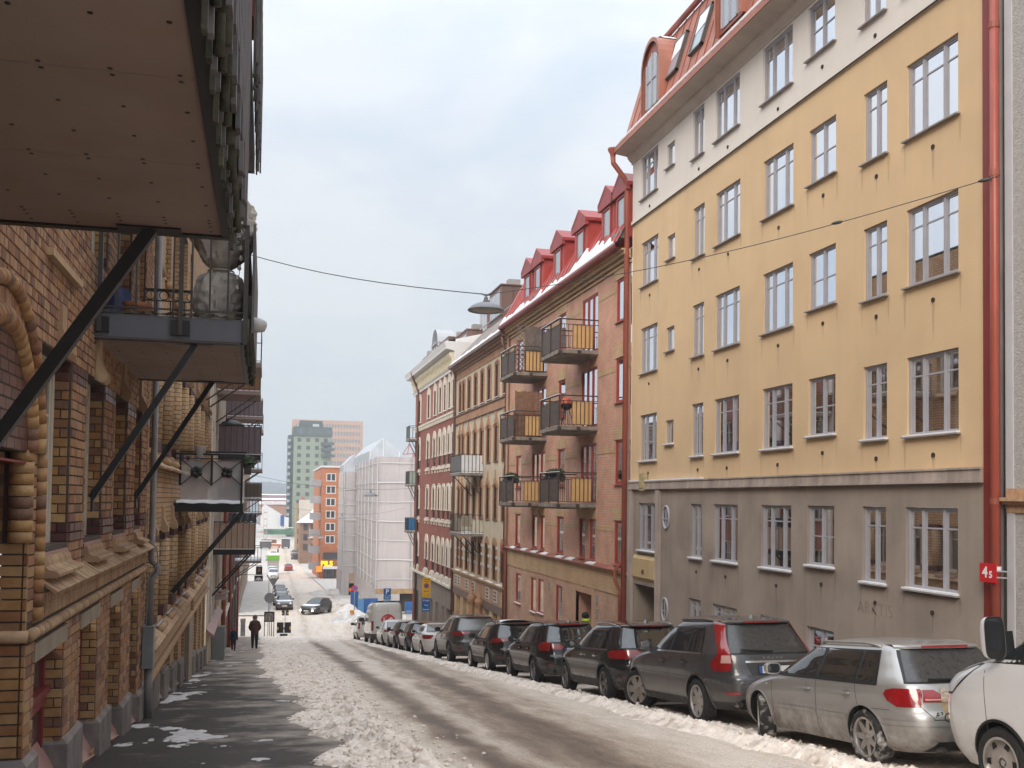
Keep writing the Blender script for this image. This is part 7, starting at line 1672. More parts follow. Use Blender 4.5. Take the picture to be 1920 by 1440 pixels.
HATCH = S(L=4.29, W=1.77, H=1.42, wb=2.58, ro=.84, wr=.32, n=5.2, archk=1.12,
  rear=[(.2, .16), (.30, .05), (.45, .0), (.60, .015), (.66, .05), (.80, .085), (.93, .13), (.96, .15), (1.12, .30), (1.25, .43), (1.33, .50), (1.365, .56), (1.395, .85), (1.412, 1.25), (1.42, 1.75)],
  front=[(.2, 4.15), (.35, 4.28), (.52, 4.28), (.64, 4.2), (.74, 4.02), (.82, 3.75), (.88, 3.45), (.935, 3.15), (1.05, 2.93), (1.2, 2.62), (1.32, 2.33), (1.385, 2.1), (1.41, 1.95), (1.42, 1.8)],
  w=[(.2, .79), (.28, .83), (.45, .868), (.65, .882), (.82, .878), (.92, .86), (.955, .845), (1.1, .765), (1.25, .685), (1.34, .625), (1.385, .54), (1.41, .40), (1.42, .25)])
SUV = S(L=4.63, W=1.89, H=1.71, wb=2.774, ro=.97, wr=.365, n=5.0, archk=1.13,
  rear=[(.26, .22), (.36, .07), (.55, .0), (.74, .01), (.80, .05), (1.0, .09), (1.10, .12), (1.14, .14), (1.35, .31), (1.52, .44), (1.585, .48), (1.62, .56), (1.66, .85), (1.695, 1.35), (1.71, 2.0)],
  front=[(.26, 4.45), (.45, 4.61), (.70, 4.62), (.86, 4.52), (.96, 4.25), (1.03, 3.9), (1.08, 3.6), (1.12, 3.35), (1.3, 3.02), (1.48, 2.66), (1.6, 2.38), (1.67, 2.2), (1.70, 2.08), (1.71, 2.02)],
  w=[(.26, .83), (.36, .885), (.55, .93), (.78, .943), (1.0, .935), (1.09, .915), (1.13, .895), (1.3, .815), (1.5, .725), (1.60, .67), (1.66, .58), (1.70, .42), (1.71, .25)])
SEDAN = S(L=4.70, W=1.82, H=1.43, wb=2.81, ro=1.05, wr=.33, n=5.2, archk=1.12,
  rear=[(.2, .2), (.32, .05), (.5, .0), (.68, .02), (.85, .05), (.95, .07), (1.00, .22), (1.04, .55), (1.07, .80), (1.18, 1.02), (1.30, 1.35), (1.38, 1.75), (1.42, 2.15), (1.43, 2.4)],
  front=[(.2, 4.55), (.38, 4.69), (.58, 4.68), (.70, 4.55), (.80, 4.2), (.88, 3.8), (.95, 3.45), (1.07, 3.22), (1.2, 2.95), (1.32, 2.72), (1.4, 2.55), (1.42, 2.48), (1.43, 2.45)],
  w=[(.2, .82), (.32, .86), (.5, .895), (.75, .908), (.92, .895), (1.0, .87), (1.05, .83), (1.2, .74), (1.32, .66), (1.385, .56), (1.42, .38), (1.43, .25)])
COUPE = S(L=4.7, W=1.85, H=1.50, wb=2.85, ro=.98, wr=.345, n=4.6, archk=1.12,
  rear=[(.2, .2), (.32, .05), (.5, .0), (.75, .03), (.95, .08), (1.02, .14), (1.1, .35), (1.2, .68), (1.3, 1.05), (1.4, 1.45), (1.47, 1.9), (1.5, 2.3)],
  front=[(.2, 4.55), (.38, 4.69), (.58, 4.68), (.72, 4.5), (.82, 4.2), (.92, 3.8), (1.0, 3.4), (1.14, 3.15), (1.3, 2.85), (1.42, 2.6), (1.48, 2.42), (1.5, 2.35)],
  w=[(.2, .83), (.32, .88), (.5, .915), (.78, .922), (.98, .90), (1.05, .86), (1.2, .76), (1.35, .67), (1.45, .56), (1.49, .38), (1.5, .25)])
VAN = S(L=5.9, W=2.04, H=2.65, wb=3.64, ro=1.2, wr=.345, n=9.0, archk=1.13,
  rear=[(.3, .10), (.45, .03), (.6, .0), (1.0, .0), (1.6, .01), (2.2, .04), (2.5, .09), (2.58, .15), (2.63, .5), (2.65, 1.2)],
  front=[(.3, 5.75), (.5, 5.9), (.8, 5.88), (1.0, 5.75), (1.15, 5.45), (1.25, 5.15), (1.6, 4.85), (2.0, 4.5), (2.3, 4.1), (2.5, 3.7), (2.6, 3.2), (2.65, 2.4)],
  w=[(.3, .93), (.45, .98), (.7, 1.01), (1.2, 1.02), (1.7, 1.01), (2.2, .96), (2.45, .91), (2.55, .86), (2.62, .70), (2.65, .4)])
SVAN = S(L=4.9, W=1.95, H=1.95, wb=2.95, ro=.93, wr=.335, n=6.2, archk=1.12,
  rear=[(.24, .10), (.4, .02), (.6, .0), (1.0, .01), (1.4, .06), (1.7, .11), (1.84, .16), (1.9, .35), (1.94, .9), (1.95, 1.6)],
  front=[(.24, 4.70), (.4, 4.86), (.62, 4.9), (.80, 4.84), (.95, 4.66), (1.06, 4.38), (1.14, 4.10), (1.22, 3.9), (1.45, 3.6), (1.65, 3.28), (1.80, 2.95), (1.88, 2.65), (1.94, 2.2), (1.95, 1.9)],
  w=[(.24, .87), (.4, .93), (.6, .96), (.95, .975), (1.2, .95), (1.5, .88), (1.72, .82), (1.83, .77), (1.9, .64), (1.94, .45), (1.95, .3)])
PG = 'cars parked along the right kerb'
XC = 6.8
def glasshouse(c, zb, zt, panes, rz0, rz1, rw=.80, gm=None, chrome=None, rgm=None, ftop=None):
 """side glass panes [(x0 bottom, x1 bottom, x0 top, x1 top)], rear screen, windscreen"""
 gm = gm or M_cglass; e = .022
 xa, xb, ta, tb = panes[0][0], panes[-1][1], panes[0][2], panes[-1][3]
 c.decal('window_surround', [(zb-e, ('x', xa-e), ('x', xb+e*1.6)), (zt+e, ('x', ta-e), ('x', tb+e))], M_trim, .0022, 16, mirror=True, nz=8)
 for p in panes: c.decal('side_window', [(zb, ('x', p[0]), ('x', p[1])), (zt, ('x', p[2]), ('x', p[3]))], gm, .005, 10, mirror=True, nz=8)
 if chrome: c.decal('window_trim', [(zb-e*1.6, ('x', xa-e), ('x', xb+e)), (zb-e*.55, ('x', xa-e), ('x', xb+e))], chrome, .0065, 24, mirror=True)
 def yw(z): return c.sec(z)[2]
 c.decal('rear_surround', [(rz0-.02, ('y', -yw(rz0)*rw*1.04), ('y', yw(rz0)*rw*1.04)), (rz1+.015, ('y', -yw(rz1)*rw*1.06), ('y', yw(rz1)*rw*1.06))], M_trim, .002, 24, nz=8)
 c.decal('rear_window', [(rz0, ('y', -yw(rz0)*rw), ('y', yw(rz0)*rw)), (rz1, ('y', -yw(rz1)*(rw+.01)), ('y', yw(rz1)*(rw+.01)))], rgm or M_cglassd, .006, 24, nz=10)
 fz0, fz1 = zb+.01, (ftop or zt+.03)
 c.decal('windscreen', [(fz0, ('f', -yw(fz0)*.84), ('f', yw(fz0)*.84)), (fz1, ('f', -yw(fz1)*.82), ('f', yw(fz1)*.82))], M_cglass, .004, 20, nz=8)
 # spoiler lip over the rear screen
def lip(c, z, w_, depth=.10, m=None, brake=True):
 x = c.P(z, 0)[0]; q = MB(); n = 16; rows = []
 for i in range(n+1):
  y = -w_+2*w_*i/n; xx = c.P(z, c.t_of(z, 'y', y))[0]; o = depth*(1-.35*abs(y/w_)**3); rows.append([(xx+.12, y, z+.028), (xx-o*.4, y, z+.022), (xx-o, y, z+.0), (xx-o*.9, y, z-.022), (xx+.05, y, z-.02)])
 q.grid(rows); o_ = lpart('spoiler', q, m or c.col, c.root, 40)
 if brake: q = MB(); q.box(x-depth*1.02, x-depth*.75, -.30, .30, z-.012, z+.014); lpart('brake_light', q, M_tail, c.root)
# ---------------------------------------------------------------- the parked row, nearest first
def near_van():
 col = paint('van_white', (.62, .62, .63), dirt=.35)
 sp = scale_spec(SVAN, 4.97, 1.98, 2.0, 2.93, .98, .335)
 sp['front'] = [(.25, 4.80), (.42, 4.93), (.70, 4.97), (.95, 4.92), (1.10, 4.80), (1.20, 4.58), (1.27, 4.30), (1.33, 4.05), (1.40, 3.90), (1.58, 3.65), (1.74, 3.36), (1.86, 3.05), (1.93, 2.7), (1.985, 2.2), (2.0, 1.95)]
 sp['w'] = [(.25, .88), (.42, .945), (.65, .975), (1.0, .99), (1.30, .97), (1.55, .90), (1.75, .84), (1.87, .78), (1.94, .65), (1.985, .46), (2.0, .3)]
 c = Car('parked_van', 'white van cut off by the right edge, its front corner and big mirror showing', 'van', sp, col, XC+.99-.05, 8.22-2.93, PG); c.body()
 c.wheels('cover', 6, 0)
 c.arches(M_trim, .02)
 zb, zt = 1.30, 1.72
 c.decal('window_surround', [(zb-.04, ('x', 2.55), ('x', 4.10)), (zt+.05, ('x', 2.55), ('x', 3.34))], M_trim, .0022, 16, nz=8)
 c.decal('side_window', [(zb, ('x', 2.62), ('x', 3.46)), (zt, ('x', 2.62), ('x', 3.24))], M_cglass, .006, 12, nz=8)
 c.decal('quarter_window', [(zb+.0, ('x', 3.54), ('x', 3.92)), (1.55, ('x', 3.48), ('x', 3.56))], M_cglass, .006, 8, nz=6)
 c.decal('side_window', [(zb, ('x', .7), ('x', 2.4)), (zt, ('x', .7), ('x', 2.4))], M_cglass, .006, 12, nz=6)
 c.decal('windscreen', [(1.40, ('f', -.80), ('f', .80)), (1.84, ('f', -.66), ('f', .66))], M_cglass, .005, 20, nz=8)
 # swept headlamp wrapping the corner
 c.decal('headlamp', [(.92, ('x', 4.62), ('f', .60)), (1.05, ('x', 4.42), ('f', .62)), (1.18, ('x', 4.22), ('x', 4.42)), (1.25, ('x', 4.10), ('x', 4.20))], M_trim, .003, 12, nz=4)
 c.decal('headlamp_lens', [(.945, ('x', 4.60), ('f', .62)), (1.05, ('x', 4.45), ('f', .64)), (1.165, ('x', 4.26), ('x', 4.40)), (1.225, ('x', 4.14), ('x', 4.20))], M_head, .007, 12, nz=4)
 c.decal('grille', [(.42, ('f', -.6), ('f', .6)), (.78, ('f', -.55), ('f', .55))], M_trim, .004, 16)
 c.seams([(4.06, 4.04), (2.52, 2.50)], .34, 1.26, mat('seam_dark', (.03, .03, .03), .8)); c.handle(2.72, 1.02)
 c.decal('rub_strip', [(.47, ('x', 1.6), ('x', 3.4)), (.53, ('x', 1.6), ('x', 3.4))], M_trim, .006, 16)
 # towing-eye cover ring and big black mirror
 q = MB(); x, y, z = c.P(.66, c.t_of(.66, 'f', .80), .004); q.lathe([(.035, -.004), (.045, .004), (.05, 0)], 18, (x, y, z), 'x'); lpart('eye_cover', q, mat('seam_dark', (.03, .03, .03)), c.root)
 xm, zm = 3.82, 1.36; y = c.P(zm, c.t_of(zm, 'x', xm))[1]
 rows = []
 for i in range(8):
  f = i/7; k = math.sin(math.pi*min(1, .5+f*.5))**.5 if f > 0 else 1; sx = -.05+.16*f; rr_ = (1-f**3)*.97+.02
  rows.append([(xm+sx, y+.20+.115*rr_*math.copysign(abs(math.cos(t))**.45, math.cos(t)), zm+.14+.20*rr_*math.copysign(abs(math.sin(t))**.45, math.sin(t))) for t in [2*math.pi*j/28 for j in range(29)]])
 q = MB(); q.grid(rows); mm = lpart('mirror', q, c.col, c.root, 50)
 q = MB(); q.poly([(xm-.052, y+.20+.11*math.copysign(abs(math.cos(t))**.45, math.cos(t)), zm+.14+.195*math.copysign(abs(math.sin(t))**.45, math.sin(t))) for t in [2*math.pi*j/28 for j in range(28)]]); lpart('mirror_back', q, M_trim, mm)
 q = MB(); q.poly([(xm-.055, y+.205+.085*math.copysign(abs(math.cos(t))**.45, math.cos(t)), zm+.17+.145*math.copysign(abs(math.sin(t))**.45, math.sin(t))) for t in [2*math.pi*j/28 for j in range(28)]]); lpart('mirror_glass', q, mat('mirror_glass', (.05, .05, .055), .05, metal=.6), mm)
 q = MB(); q.prism([(xm-.02, y-.04, zm-.06), (xm+.16, y-.04, zm-.06), (xm+.14, y-.04, zm+.16), (xm-.0, y-.04, zm+.2)], (0, .17, 0)); lpart('mirror_arm', q, M_trim, mm)
near_van()
def silver():
 col = paint('silver_paint', (.41, .405, .395), metal=.55, rough=.3, dirt=.45, dcol=(.17, .135, .11))
 sp = dict(HATCH); sp['wr'] = .318
 c = Car('parked_car', 'silver hatchback with roof rails and a broken, taped tail lamp', 'car', sp, col, XC+.885, 10.50, PG); c.body()
 c.wheels('wide7', 7, -24, True); c.arches(col, .012)
 zb, zt = .955, 1.285
 glasshouse(c, zb, zt, [(.60, .95, .76, 1.00), (1.01, 1.82, 1.06, 1.80), (1.90, 3.00, 1.88, 2.36)], .97, 1.325, .80, chrome=M_trim)
 lip(c, 1.345, .56, .08)
 # wrap-round lamp, split at the hatch
 c.decal('tail_lamp', [(.70, ('x', .30), ('y', .60)), (.76, ('x', .42), ('y', .585)), (.83, ('x', .47), ('y', .57)), (.88, ('x', .44), ('y', .565)), (.90, ('x', .34), ('y', .58))], M_tail, .008, 14, mirror=True)
 c.decal('tail_lamp_inner', [(.755, ('y', .575), ('y', .35)), (.83, ('y', .56), ('y', .34)), (.888, ('y', .555), ('y', .43))], M_tail, .008, 8, mirror=True)
 c.decal('indicator_strip', [(.775, ('y', .55), ('y', .36)), (.79, ('y', .55), ('y', .355))], M_tailc, .0095, 8)
 c.decal('broken_lamp', [(.76, ('y', .37), ('y', .27)), (.82, ('y', .36), ('y', .26)), (.90, ('y', .35), ('y', .27))], mat('broken_lamp', (.40, .33, .26), .6, var=.5, vs=30), .010, 6)
 c.decal('rust_stain', [(.58, ('y', .345), ('y', .31)), (.68, ('y', .36), ('y', .28)), (.76, ('y', .37), ('y', .26))], mat('rust_stain', (.33, .235, .13), .7, var=.3, vs=18), .0015, 6)
 c.decal('hatch_seam', [(.575, ('y', .50), ('y', .49)), (.70, ('y', .595), ('y', .587))], M_trim, .0015, 2); c.decal('hatch_seam', [(.565, ('y', .50), ('y', -.50)), (.573, ('y', .505), ('y', -.505))], M_trim, .0015, 20)
 c.decal('bumper_seam', [(.655, ('x', .84), ('x', .40)), (.66, ('x', .84), ('x', .40))], mat('seam_dark', (.03, .03, .03)), .0015, 10)
 c.decal('bumper_strip', [(.50, ('x', .52), ('y', -.78)), (.55, ('x', .52), ('y', -.78))], col, .012, 30)
 c.seams([(.86, .99), (1.86, 1.85), (2.98, 3.02)], .27, .94, mat('seam_dark', (.03, .03, .03)))
 c.decal('side_strip', [(.50, ('x', 1.18), ('x', 1.84)), (.545, ('x', 1.18), ('x', 1.84))], col, .010, 8); c.decal('side_strip', [(.50, ('x', 1.88), ('x', 2.94)), (.545, ('x', 1.88), ('x', 2.94))], col, .010, 10)
 for x in (1.16, 2.06): c.handle(x, .80)
 c.mirror(2.95, .95); c.rails(.78, 2.25, M_rim, .016, 1.34, .04)
 c.plate(.665, 'RE', -.02); x = c.P(.62, 0)[0]
 text_on('A3', .085, M_chrome, c.root, (c.P(.625, c.t_of(.625, 'y', .43))[0]-.004, .43, .622), (0, -1, 0), local=True)
 q = MB(); q.bar((c.P(.985, 0)[0]-.02, -.03, .985), (c.P(1.0, 0)[0]-.03, .45, 1.0), .02); q.lathe([(0, -.03), (.03, -.03), (.03, .02)], 10, (c.P(.985, 0)[0]-.005, -.05, .985), 'x'); lpart('rear_wiper', q, M_trim, c.root)
 c.decal('rear_valance', [(.215, ('y', -.55), ('y', .55)), (.33, ('y', -.45), ('y', .45))], M_trim, .004, 16)
 c.decal('side_marker', [(.775, ('x', 3.13), ('x', 3.17)), (.80, ('x', 3.13), ('x', 3.18))], M_plate, .004, 3)
 q = MB(); q.tube([(.0, .42, .25), (.25, .42, .25)], .028, 10); lpart('exhaust', q, M_rimd, c.root)
silver()
def grey_suv():
 col = paint('graphite_paint', (.066, .064, .068), metal=.35, rough=.25, dirt=.25)
 sp = dict(SUV); sp['wr'] = .36
 c = Car('parked_car', 'dark grey estate-like SUV with tall red corner lamps, front wheel turned out', 'car', sp, col, XC+.945, 15.19, PG); c.body(cladz=.37)
 c.wheels('wide', 6, 24); c.arches(col, .02)
 zb, zt = 1.14, 1.51
 glasshouse(c, zb, zt, [(.80, 1.32, .98, 1.36), (1.38, 2.05, 1.42, 2.02), (2.12, 3.18, 2.10, 2.60)], 1.13, 1.56, .76, chrome=M_chrome)
 lip(c, 1.605, .60, .11)
 c.decal('tail_lamp', [(.86, ('x', .42), ('y', .70)), (.95, ('x', .50), ('y', .67)), (1.05, ('x', .42), ('y', .66)), (1.12, ('x', .36), ('y', .67)), (1.25, ('x', .46), ('y', .655)), (1.40, ('x', .60), ('y', .62)), (1.54, ('x', .72), ('y', .575)), (1.60, ('x', .74), ('y', .565))], M_tail, .010, 12, mirror=True)
 c.decal('reverse_lamp', [(.98, ('y', .80), ('y', .68)), (1.10, ('y', .78), ('y', .68))], M_tailc, .013, 6, mirror=True)
 c.decal('plate_recess', [(.80, ('y', -.38), ('y', .38)), (.98, ('y', -.46), ('y', .46))], mat('recess_grey', (.04, .04, .042), .5), .003, 12); c.decal('hatch_trim', [(.985, ('y', -.47), ('y', .47)), (1.015, ('y', -.47), ('y', .47))], M_chrome, .010, 16)
 c.decal('hatch_seam', [(.67, ('y', .55), ('y', .54)), (.80, ('y', .70), ('y', .69)), (.86, ('y', .715), ('y', .705))], M_trim, .0015, 2); c.decal('hatch_seam', [(.66, ('y', .55), ('y', -.55)), (.67, ('y', .55), ('y', -.55))], M_trim, .0015, 20)
 c.decal('reflector', [(.50, ('x', .18), ('y', .60)), (.545, ('x', .22), ('y', .58))], M_tail, .010, 8, mirror=True)
 c.decal('rear_valance', [(.28, ('y', -.75), ('y', .75)), (.44, ('y', -.55), ('y', .55))], M_trim, .006, 18)
 q = MB()
 q.lathe([(.055, -.02), (.055, .12), (.042, .12), (.042, -.01), (0, -.01)], 16, (.05, .60, .36), 'x'); lpart('exhaust', q, M_chrome, c.root)
 c.seams([(1.22, 1.36), (2.08, 2.07), (3.22, 3.28)], .38, 1.12)
 for x in (1.42, 2.30): c.handle(x, .96)
 c.mirror(3.10, 1.13); c.rails(.85, 2.55, M_trim, .014, 1.615, .03)
 c.plate(.88, 'YER 4', 0); text_on('VOLVO', .055, M_chrome, c.root, (c.P(1.055, 0)[0]-.008, 0, 1.055), (0, -1, 0), local=True, spacing=2.4); text_on('XC60', .06, M_chrome, c.root, (c.P(.86, c.t_of(.86, 'y', .54))[0]-.008, .54, .86), (0, -1, 0), local=True, spacing=1.3)
 q = MB(); q.bar((c.P(1.15, 0)[0]-.025, -.02, 1.155), (c.P(1.18, 0)[0]-.03, .52, 1.185), .022); lpart('rear_wiper', q, M_trim, c.root)
 q = MB(); q.lathe([(0, .07), (.02, .06), (.05, .02), (.07, 0)], 10, (.95, -.1, 1.655)); lpart('antenna', q, M_rimd, c.root, True)
grey_suv()
def dark_suv(label, col, Yax, L, W, H, wb, ro, wr, wk, tails, txt='', snow=False, chrome=None, rail=None, clad=.42, steer=0, plate_z=.72, reflect=True, badge=None, rgm=None):
 sp = scale_spec(SUV, L, W, H, wb, ro, wr); k = H/1.71; f = L/4.63
 c = Car('parked_car', label, 'car', sp, col, XC+W/2, Yax, PG); c.body(cladz=clad)
 c.wheels(wk[0], wk[1], steer); c.arches(M_clad, .045)
 zb, zt = 1.12*k, 1.50*k
 glasshouse(c, zb, zt, [(.66*f, 1.20*f, .98*f, 1.26*f), (1.26*f, 2.02*f, 1.32*f, 2.0*f), (2.10*f, 3.18*f, 2.07*f, 2.56*f)], 1.14*k, 1.57*k, .80, chrome=chrome, rgm=rgm or M_cglass)
 if chrome: c.decal('window_trim', [(zt+.012, ('x', .92*f), ('x', 2.6*f)), (zt+.03, ('x', .95*f), ('x', 2.55*f))], chrome, .006, 20, mirror=True)
 lip(c, 1.60*k, .58, .10)
 for rows in tails: c.decal('tail_lamp', rows, M_tail, .010, 12, mirror=True)
 c.decal('hatch_seam', [(.62*k, ('y', .60), ('y', .59)), (1.1*k, ('y', .70), ('y', .69))], M_trim, .0015, 2)
 c.decal('rear_valance', [(.28*k, ('y', -.70), ('y', .70)), (.46*k, ('y', -.55), ('y', .55))], mat('valance_grey', (.07, .07, .07), .5), .006, 18)
 if reflect: c.decal('reflector', [(.52*k, ('x', .14), ('y', .62)), (.55*k, ('x', .16), ('y', .62))], M_tail, .010, 8, mirror=True)
 q = MB(); q.lathe([(.05, -.02), (.05, .12), (.038, .12), (.038, -.01), (0, -.01)], 16, (.07, .55, .36*k), 'x'); lpart('exhaust', q, M_chrome, c.root)
 c.seams([(1.12*f, 1.28*f), (2.05*f, 2.04*f), (3.2*f, 3.26*f)], .40*k, 1.10*k)
 for x in (1.35*f, 2.25*f): c.handle(x, .95*k, chrome)
 c.mirror(3.08*f, 1.12*k, M_trim)
 if rail: c.rails(.8*f, 2.6*f, rail, .016, 1.61*k, .045)
 c.plate(plate_z, txt)
 if badge: text_on(badge, .07, M_chrome, c.root, (c.P(.66*k, c.t_of(.66*k, 'y', .35))[0]-.008, .35, .66*k), (0, -1, 0), local=True)
 q = MB(); q.lathe([(0, .07), (.02, .06), (.05, .02), (.07, 0)], 10, (.95*f, -.1, 1.655*k)); lpart('antenna', q, M_rimd, c.root, True)
 if snow:
  q = MB(); q.grid([[c.P(1.55*k+.145*k*i/8, math.pi*j/10-math.pi/2+math.pi, .014) for j in range(0, 11)] for i in range(9)])
  rows = []; z0 = H-.012
  for i in range(12):
   x = .75*f+1.5*f*i/11; rows.append([(x, y*.52, z0+.035*(1-abs(y)**4)-.055*abs(y)**2-.05*max(0, abs(i/11-.4)*2-.6)**2*3-.012*(1-abs(y))) for y in [-1+2*j/10 for j in range(11)]])
  q = MB(); q.grid(rows); lpart('roof_snow', q, M_snowc, c.root, True)
 return c
BLK = lambda i, c=(.012, .012, .0135): paint('black_paint_%s' % i, c, rough=.12, dirt=.22, dcol=(.12, .105, .095))
dark_suv('black rounded SUV with thin chrome window line behind the grey SUV', BLK('a'), 19.79, 4.41, 1.83, 1.61, 2.73, .83, .345, ('twin', 5),
 [[(.86, ('x', .50), ('y', .62)), (.94, ('x', .58), ('y', .30)), (1.00, ('x', .55), ('y', .28)), (1.03, ('x', .40), ('y', .42))]], '', False, M_chrome, M_rim)
dark_suv('black SUV with bold two-part red tail lamps and blue-banded plate', BLK('b', (.010, .010, .011)), 25.35, 4.44, 1.82, 1.60, 2.67, .90, .34, ('dark', 5),
 [[(.85, ('x', .42), ('y', .64)), (.94, ('x', .50), ('y', .63)), (1.03, ('x', .44), ('y', .62)), (1.07, ('x', .30), ('y', .64))], [(.88, ('y', .60), ('y', .34)), (.96, ('y', .60), ('y', .28)), (1.01, ('y', .60), ('y', .36))]], 'J', False, None, M_trim, badge='X1', plate_z=.86)
dark_suv('black SUV with snow on its roof and slim wraparound lamps', BLK('c', (.014, .013, .013)), 30.85, 4.42, 1.82, 1.59, 2.7, .86, .345, ('wide', 7),
 [[(.92, ('x', .62), ('y', .66)), (.98, ('x', .48), ('y', .36)), (1.05, ('x', .40), ('y', .34))]], '', True, None, M_trim)
dark_suv('large dark grey luxury SUV with silver roof rails and chrome tailpipes', paint('dark_metal_grey', (.075, .070, .070), metal=.4, rough=.25, dirt=.25), 37.53, 4.92, 1.95, 1.80, 2.99, .98, .385, ('dark', 5),
 [[(1.02, ('x', .50), ('y', .66)), (1.10, ('x', .52), ('y', .30)), (1.15, ('x', .40), ('y', .30))]], '', False, M_chrome, M_chrome, rgm=mat('pale_rear_glass', (.12, .115, .11), .15, ior=1.8))
def sedan(label, col, Yax, L, W, H, wk, tails, sp0=SEDAN, wb=2.81, ro=1.05, wr=.33, name='parked_car', X=None, facing=1, group=PG, wagon=False):
 sp = scale_spec(sp0, L, W, H, wb, ro, wr); k = H/sp0['H']; f = L/sp0['L']
 c = Car(name, label, 'car', sp, col, XC+W/2 if X is None else X, Yax, group, facing); c.body(); c.wheels(*wk); zb, zt = 1.0*k, 1.30*k
 glasshouse(c, zb, zt, [(1.02*f, 1.30*f, 1.42*f, 1.50*f), (1.36*f, 2.22*f, 1.55*f, 2.2*f), (2.28*f, 3.30*f, 2.27*f, 2.74*f)], 1.075*k, 1.36*k, .80, chrome=None, rgm=mat('pale_rear_glass', (.12, .115, .11)))
 for rows in tails: c.decal('tail_lamp', rows, M_tail, .010, 12, mirror=True)
 c.decal('bumper_line', [(.60, ('x', .50), ('y', -.80)), (.606, ('x', .50), ('y', -.80))], M_trim, .002, 24); c.decal('rear_valance', [(.22, ('y', -.6), ('y', .6)), (.34, ('y', -.5), ('y', .5))], M_trim, .005, 12)
 c.seams([(1.25*f, 1.34*f), (2.25*f, 2.24*f), (3.25*f, 3.3*f)], .28, .98*k); [c.handle(x*f, .86*k) for x in (1.5, 2.45)]; c.mirror(3.15*f, 1.0*k); c.plate(.72, '')
 return c
sedan('white saloon with red wraparound lamps between dark cars', paint('white_car_paint', (.62, .61, .60), dirt=.3), 44.36, 4.66, 1.82, 1.43, ('wide', 7), [[(.76, ('x', .50), ('y', .60)), (.86, ('x', .60), ('y', .50)), (.93, ('x', .50), ('y', .50))]])
dark_suv('low dark grey estate parked beyond the white saloon', paint('mid_dark_grey', (.05, .047, .047), metal=.3, dirt=.25), 49.13, 4.6, 1.82, 1.50, 2.75, .95, .33, ('dark', 5), [[(.86, ('x', .52), ('y', .60)), (.93, ('x', .5), ('y', .45)), (.97, ('x', .4), ('y', .5))]], '', False, None, None, .3, reflect=False)
dark_suv('dusty dark grey crossover next to the white rounded car', paint('dusty_grey', (.085, .075, .070), metal=.2, dirt=.5), 53.6, 4.5, 1.84, 1.54, 2.7, .95, .335, ('dark', 5), [[(.88, ('x', .45), ('y', .60)), (.98, ('x', .45), ('y', .50))]], '', False, None, None, .3, reflect=False)
sedan('white rounded electric-looking car in front of the big white van', paint('white_car_paint2', (.62, .61, .60), dirt=.35), 59.3, 4.75, 1.85, 1.55, ('dark', 5), [[(.86, ('x', .45), ('y', .55)), (.95, ('x', .4), ('y', .5))]], COUPE, 2.88, 1.0, .345)
def big_van():
 col = paint('panel_van_white', (.58, .565, .54), dirt=.35)
 c = Car('parked_van', 'tall white panel van with a red round logo on its back doors', 'van', VAN, col, XC+1.02, 65.9, PG); c.body(cladz=.62); c.wheels('cover', 6)
 c.decal('door_seam', [(.65, ('y', -.006), ('y', .006)), (2.52, ('y', -.006), ('y', .006))], mat('seam_dark', (.03, .03, .03)), .004, 2, nz=8)
 c.decal('panel_crease', [(2.05, ('y', .85), ('y', -.85)), (2.065, ('y', .85), ('y', -.85))], mat('crease', (.30, .29, .28), .5), .003, 16)
 c.decal('tail_lamp', [(.85, ('y', 1.0), ('y', .90)), (1.45, ('y', 1.0), ('y', .90))], M_tail, .012, 5, mirror=True)
 c.decal('side_window', [(1.45, ('x', 3.6), ('x', 4.55)), (1.95, ('x', 3.65), ('x', 4.2))], M_cglass, .008, 8, mirror=True); c.decal('side_panel', [(1.35, ('x', .5), ('x', 2.0)), (2.0, ('x', .5), ('x', 2.0))], mat('panel_pink', (.50, .44, .42), .5), .004, 8)
 c.decal('windscreen', [(1.4, ('f', -.9), ('f', .9)), (2.1, ('f', -.8), ('f', .8))], M_cglass, .006, 12, nz=6)
 c.mirror(4.6, 1.45, M_trim, 1.7)
 # logo: red half disc with white cut-out shapes
 x = c.P(1.65, 0)[0]-.012; q = MB(); n = 28; cy, cz, r_ = -.02, 1.42, .46
 q.poly([(x, cy+r_*math.cos(math.pi*i/n), cz+r_*.98*math.sin(math.pi*i/n)) for i in range(n+1)]); lpart('logo', q, mat('logo_red', (.50, .03, .03), .5), c.root)
 M_lw = mat('logo_white', (.60, .59, .57), .5)
 q = MB(); q.poly([(x-.004, cy-.33, cz-.005), (x-.004, cy-.33, cz+.13), (x-.004, cy-.26, cz+.24), (x-.004, cy-.16, cz+.27), (x-.004, cy-.10, cz+.19), (x-.004, cy-.02, cz+.13), (x-.004, cy+.06, cz+.05), (x-.004, cy+.10, cz-.005)]); lpart('logo_shape', q, M_lw, c.root)
 q = MB(); q.poly([(x-.004, cy+.34, cz-.005), (x-.004, cy+.28, cz+.16), (x-.004, cy+.30, cz+.24), (x-.004, cy+.24, cz+.26), (x-.004, cy+.20, cz+.14), (x-.004, cy+.22, cz-.005)]); lpart('logo_shape', q, M_lw, c.root)
 q = MB(); q.poly([(x-.005, cy+.13+.035*math.cos(t), cz+.30+.035*math.sin(t)) for t in [2*math.pi*j/12 for j in range(12)]]); lpart('logo_shape', q, M_lw, c.root)
 q = MB(); q.grid([[(x_, y, 2.655+.03*math.sin(x_*2)*(1-abs(y)**4)) for y in (-.75, -.3, .3, .75)] for x_ in (.4, 1, 2, 3, 3.6)]); lpart('roof_snow', q, M_snowc, c.root, True)
big_van()
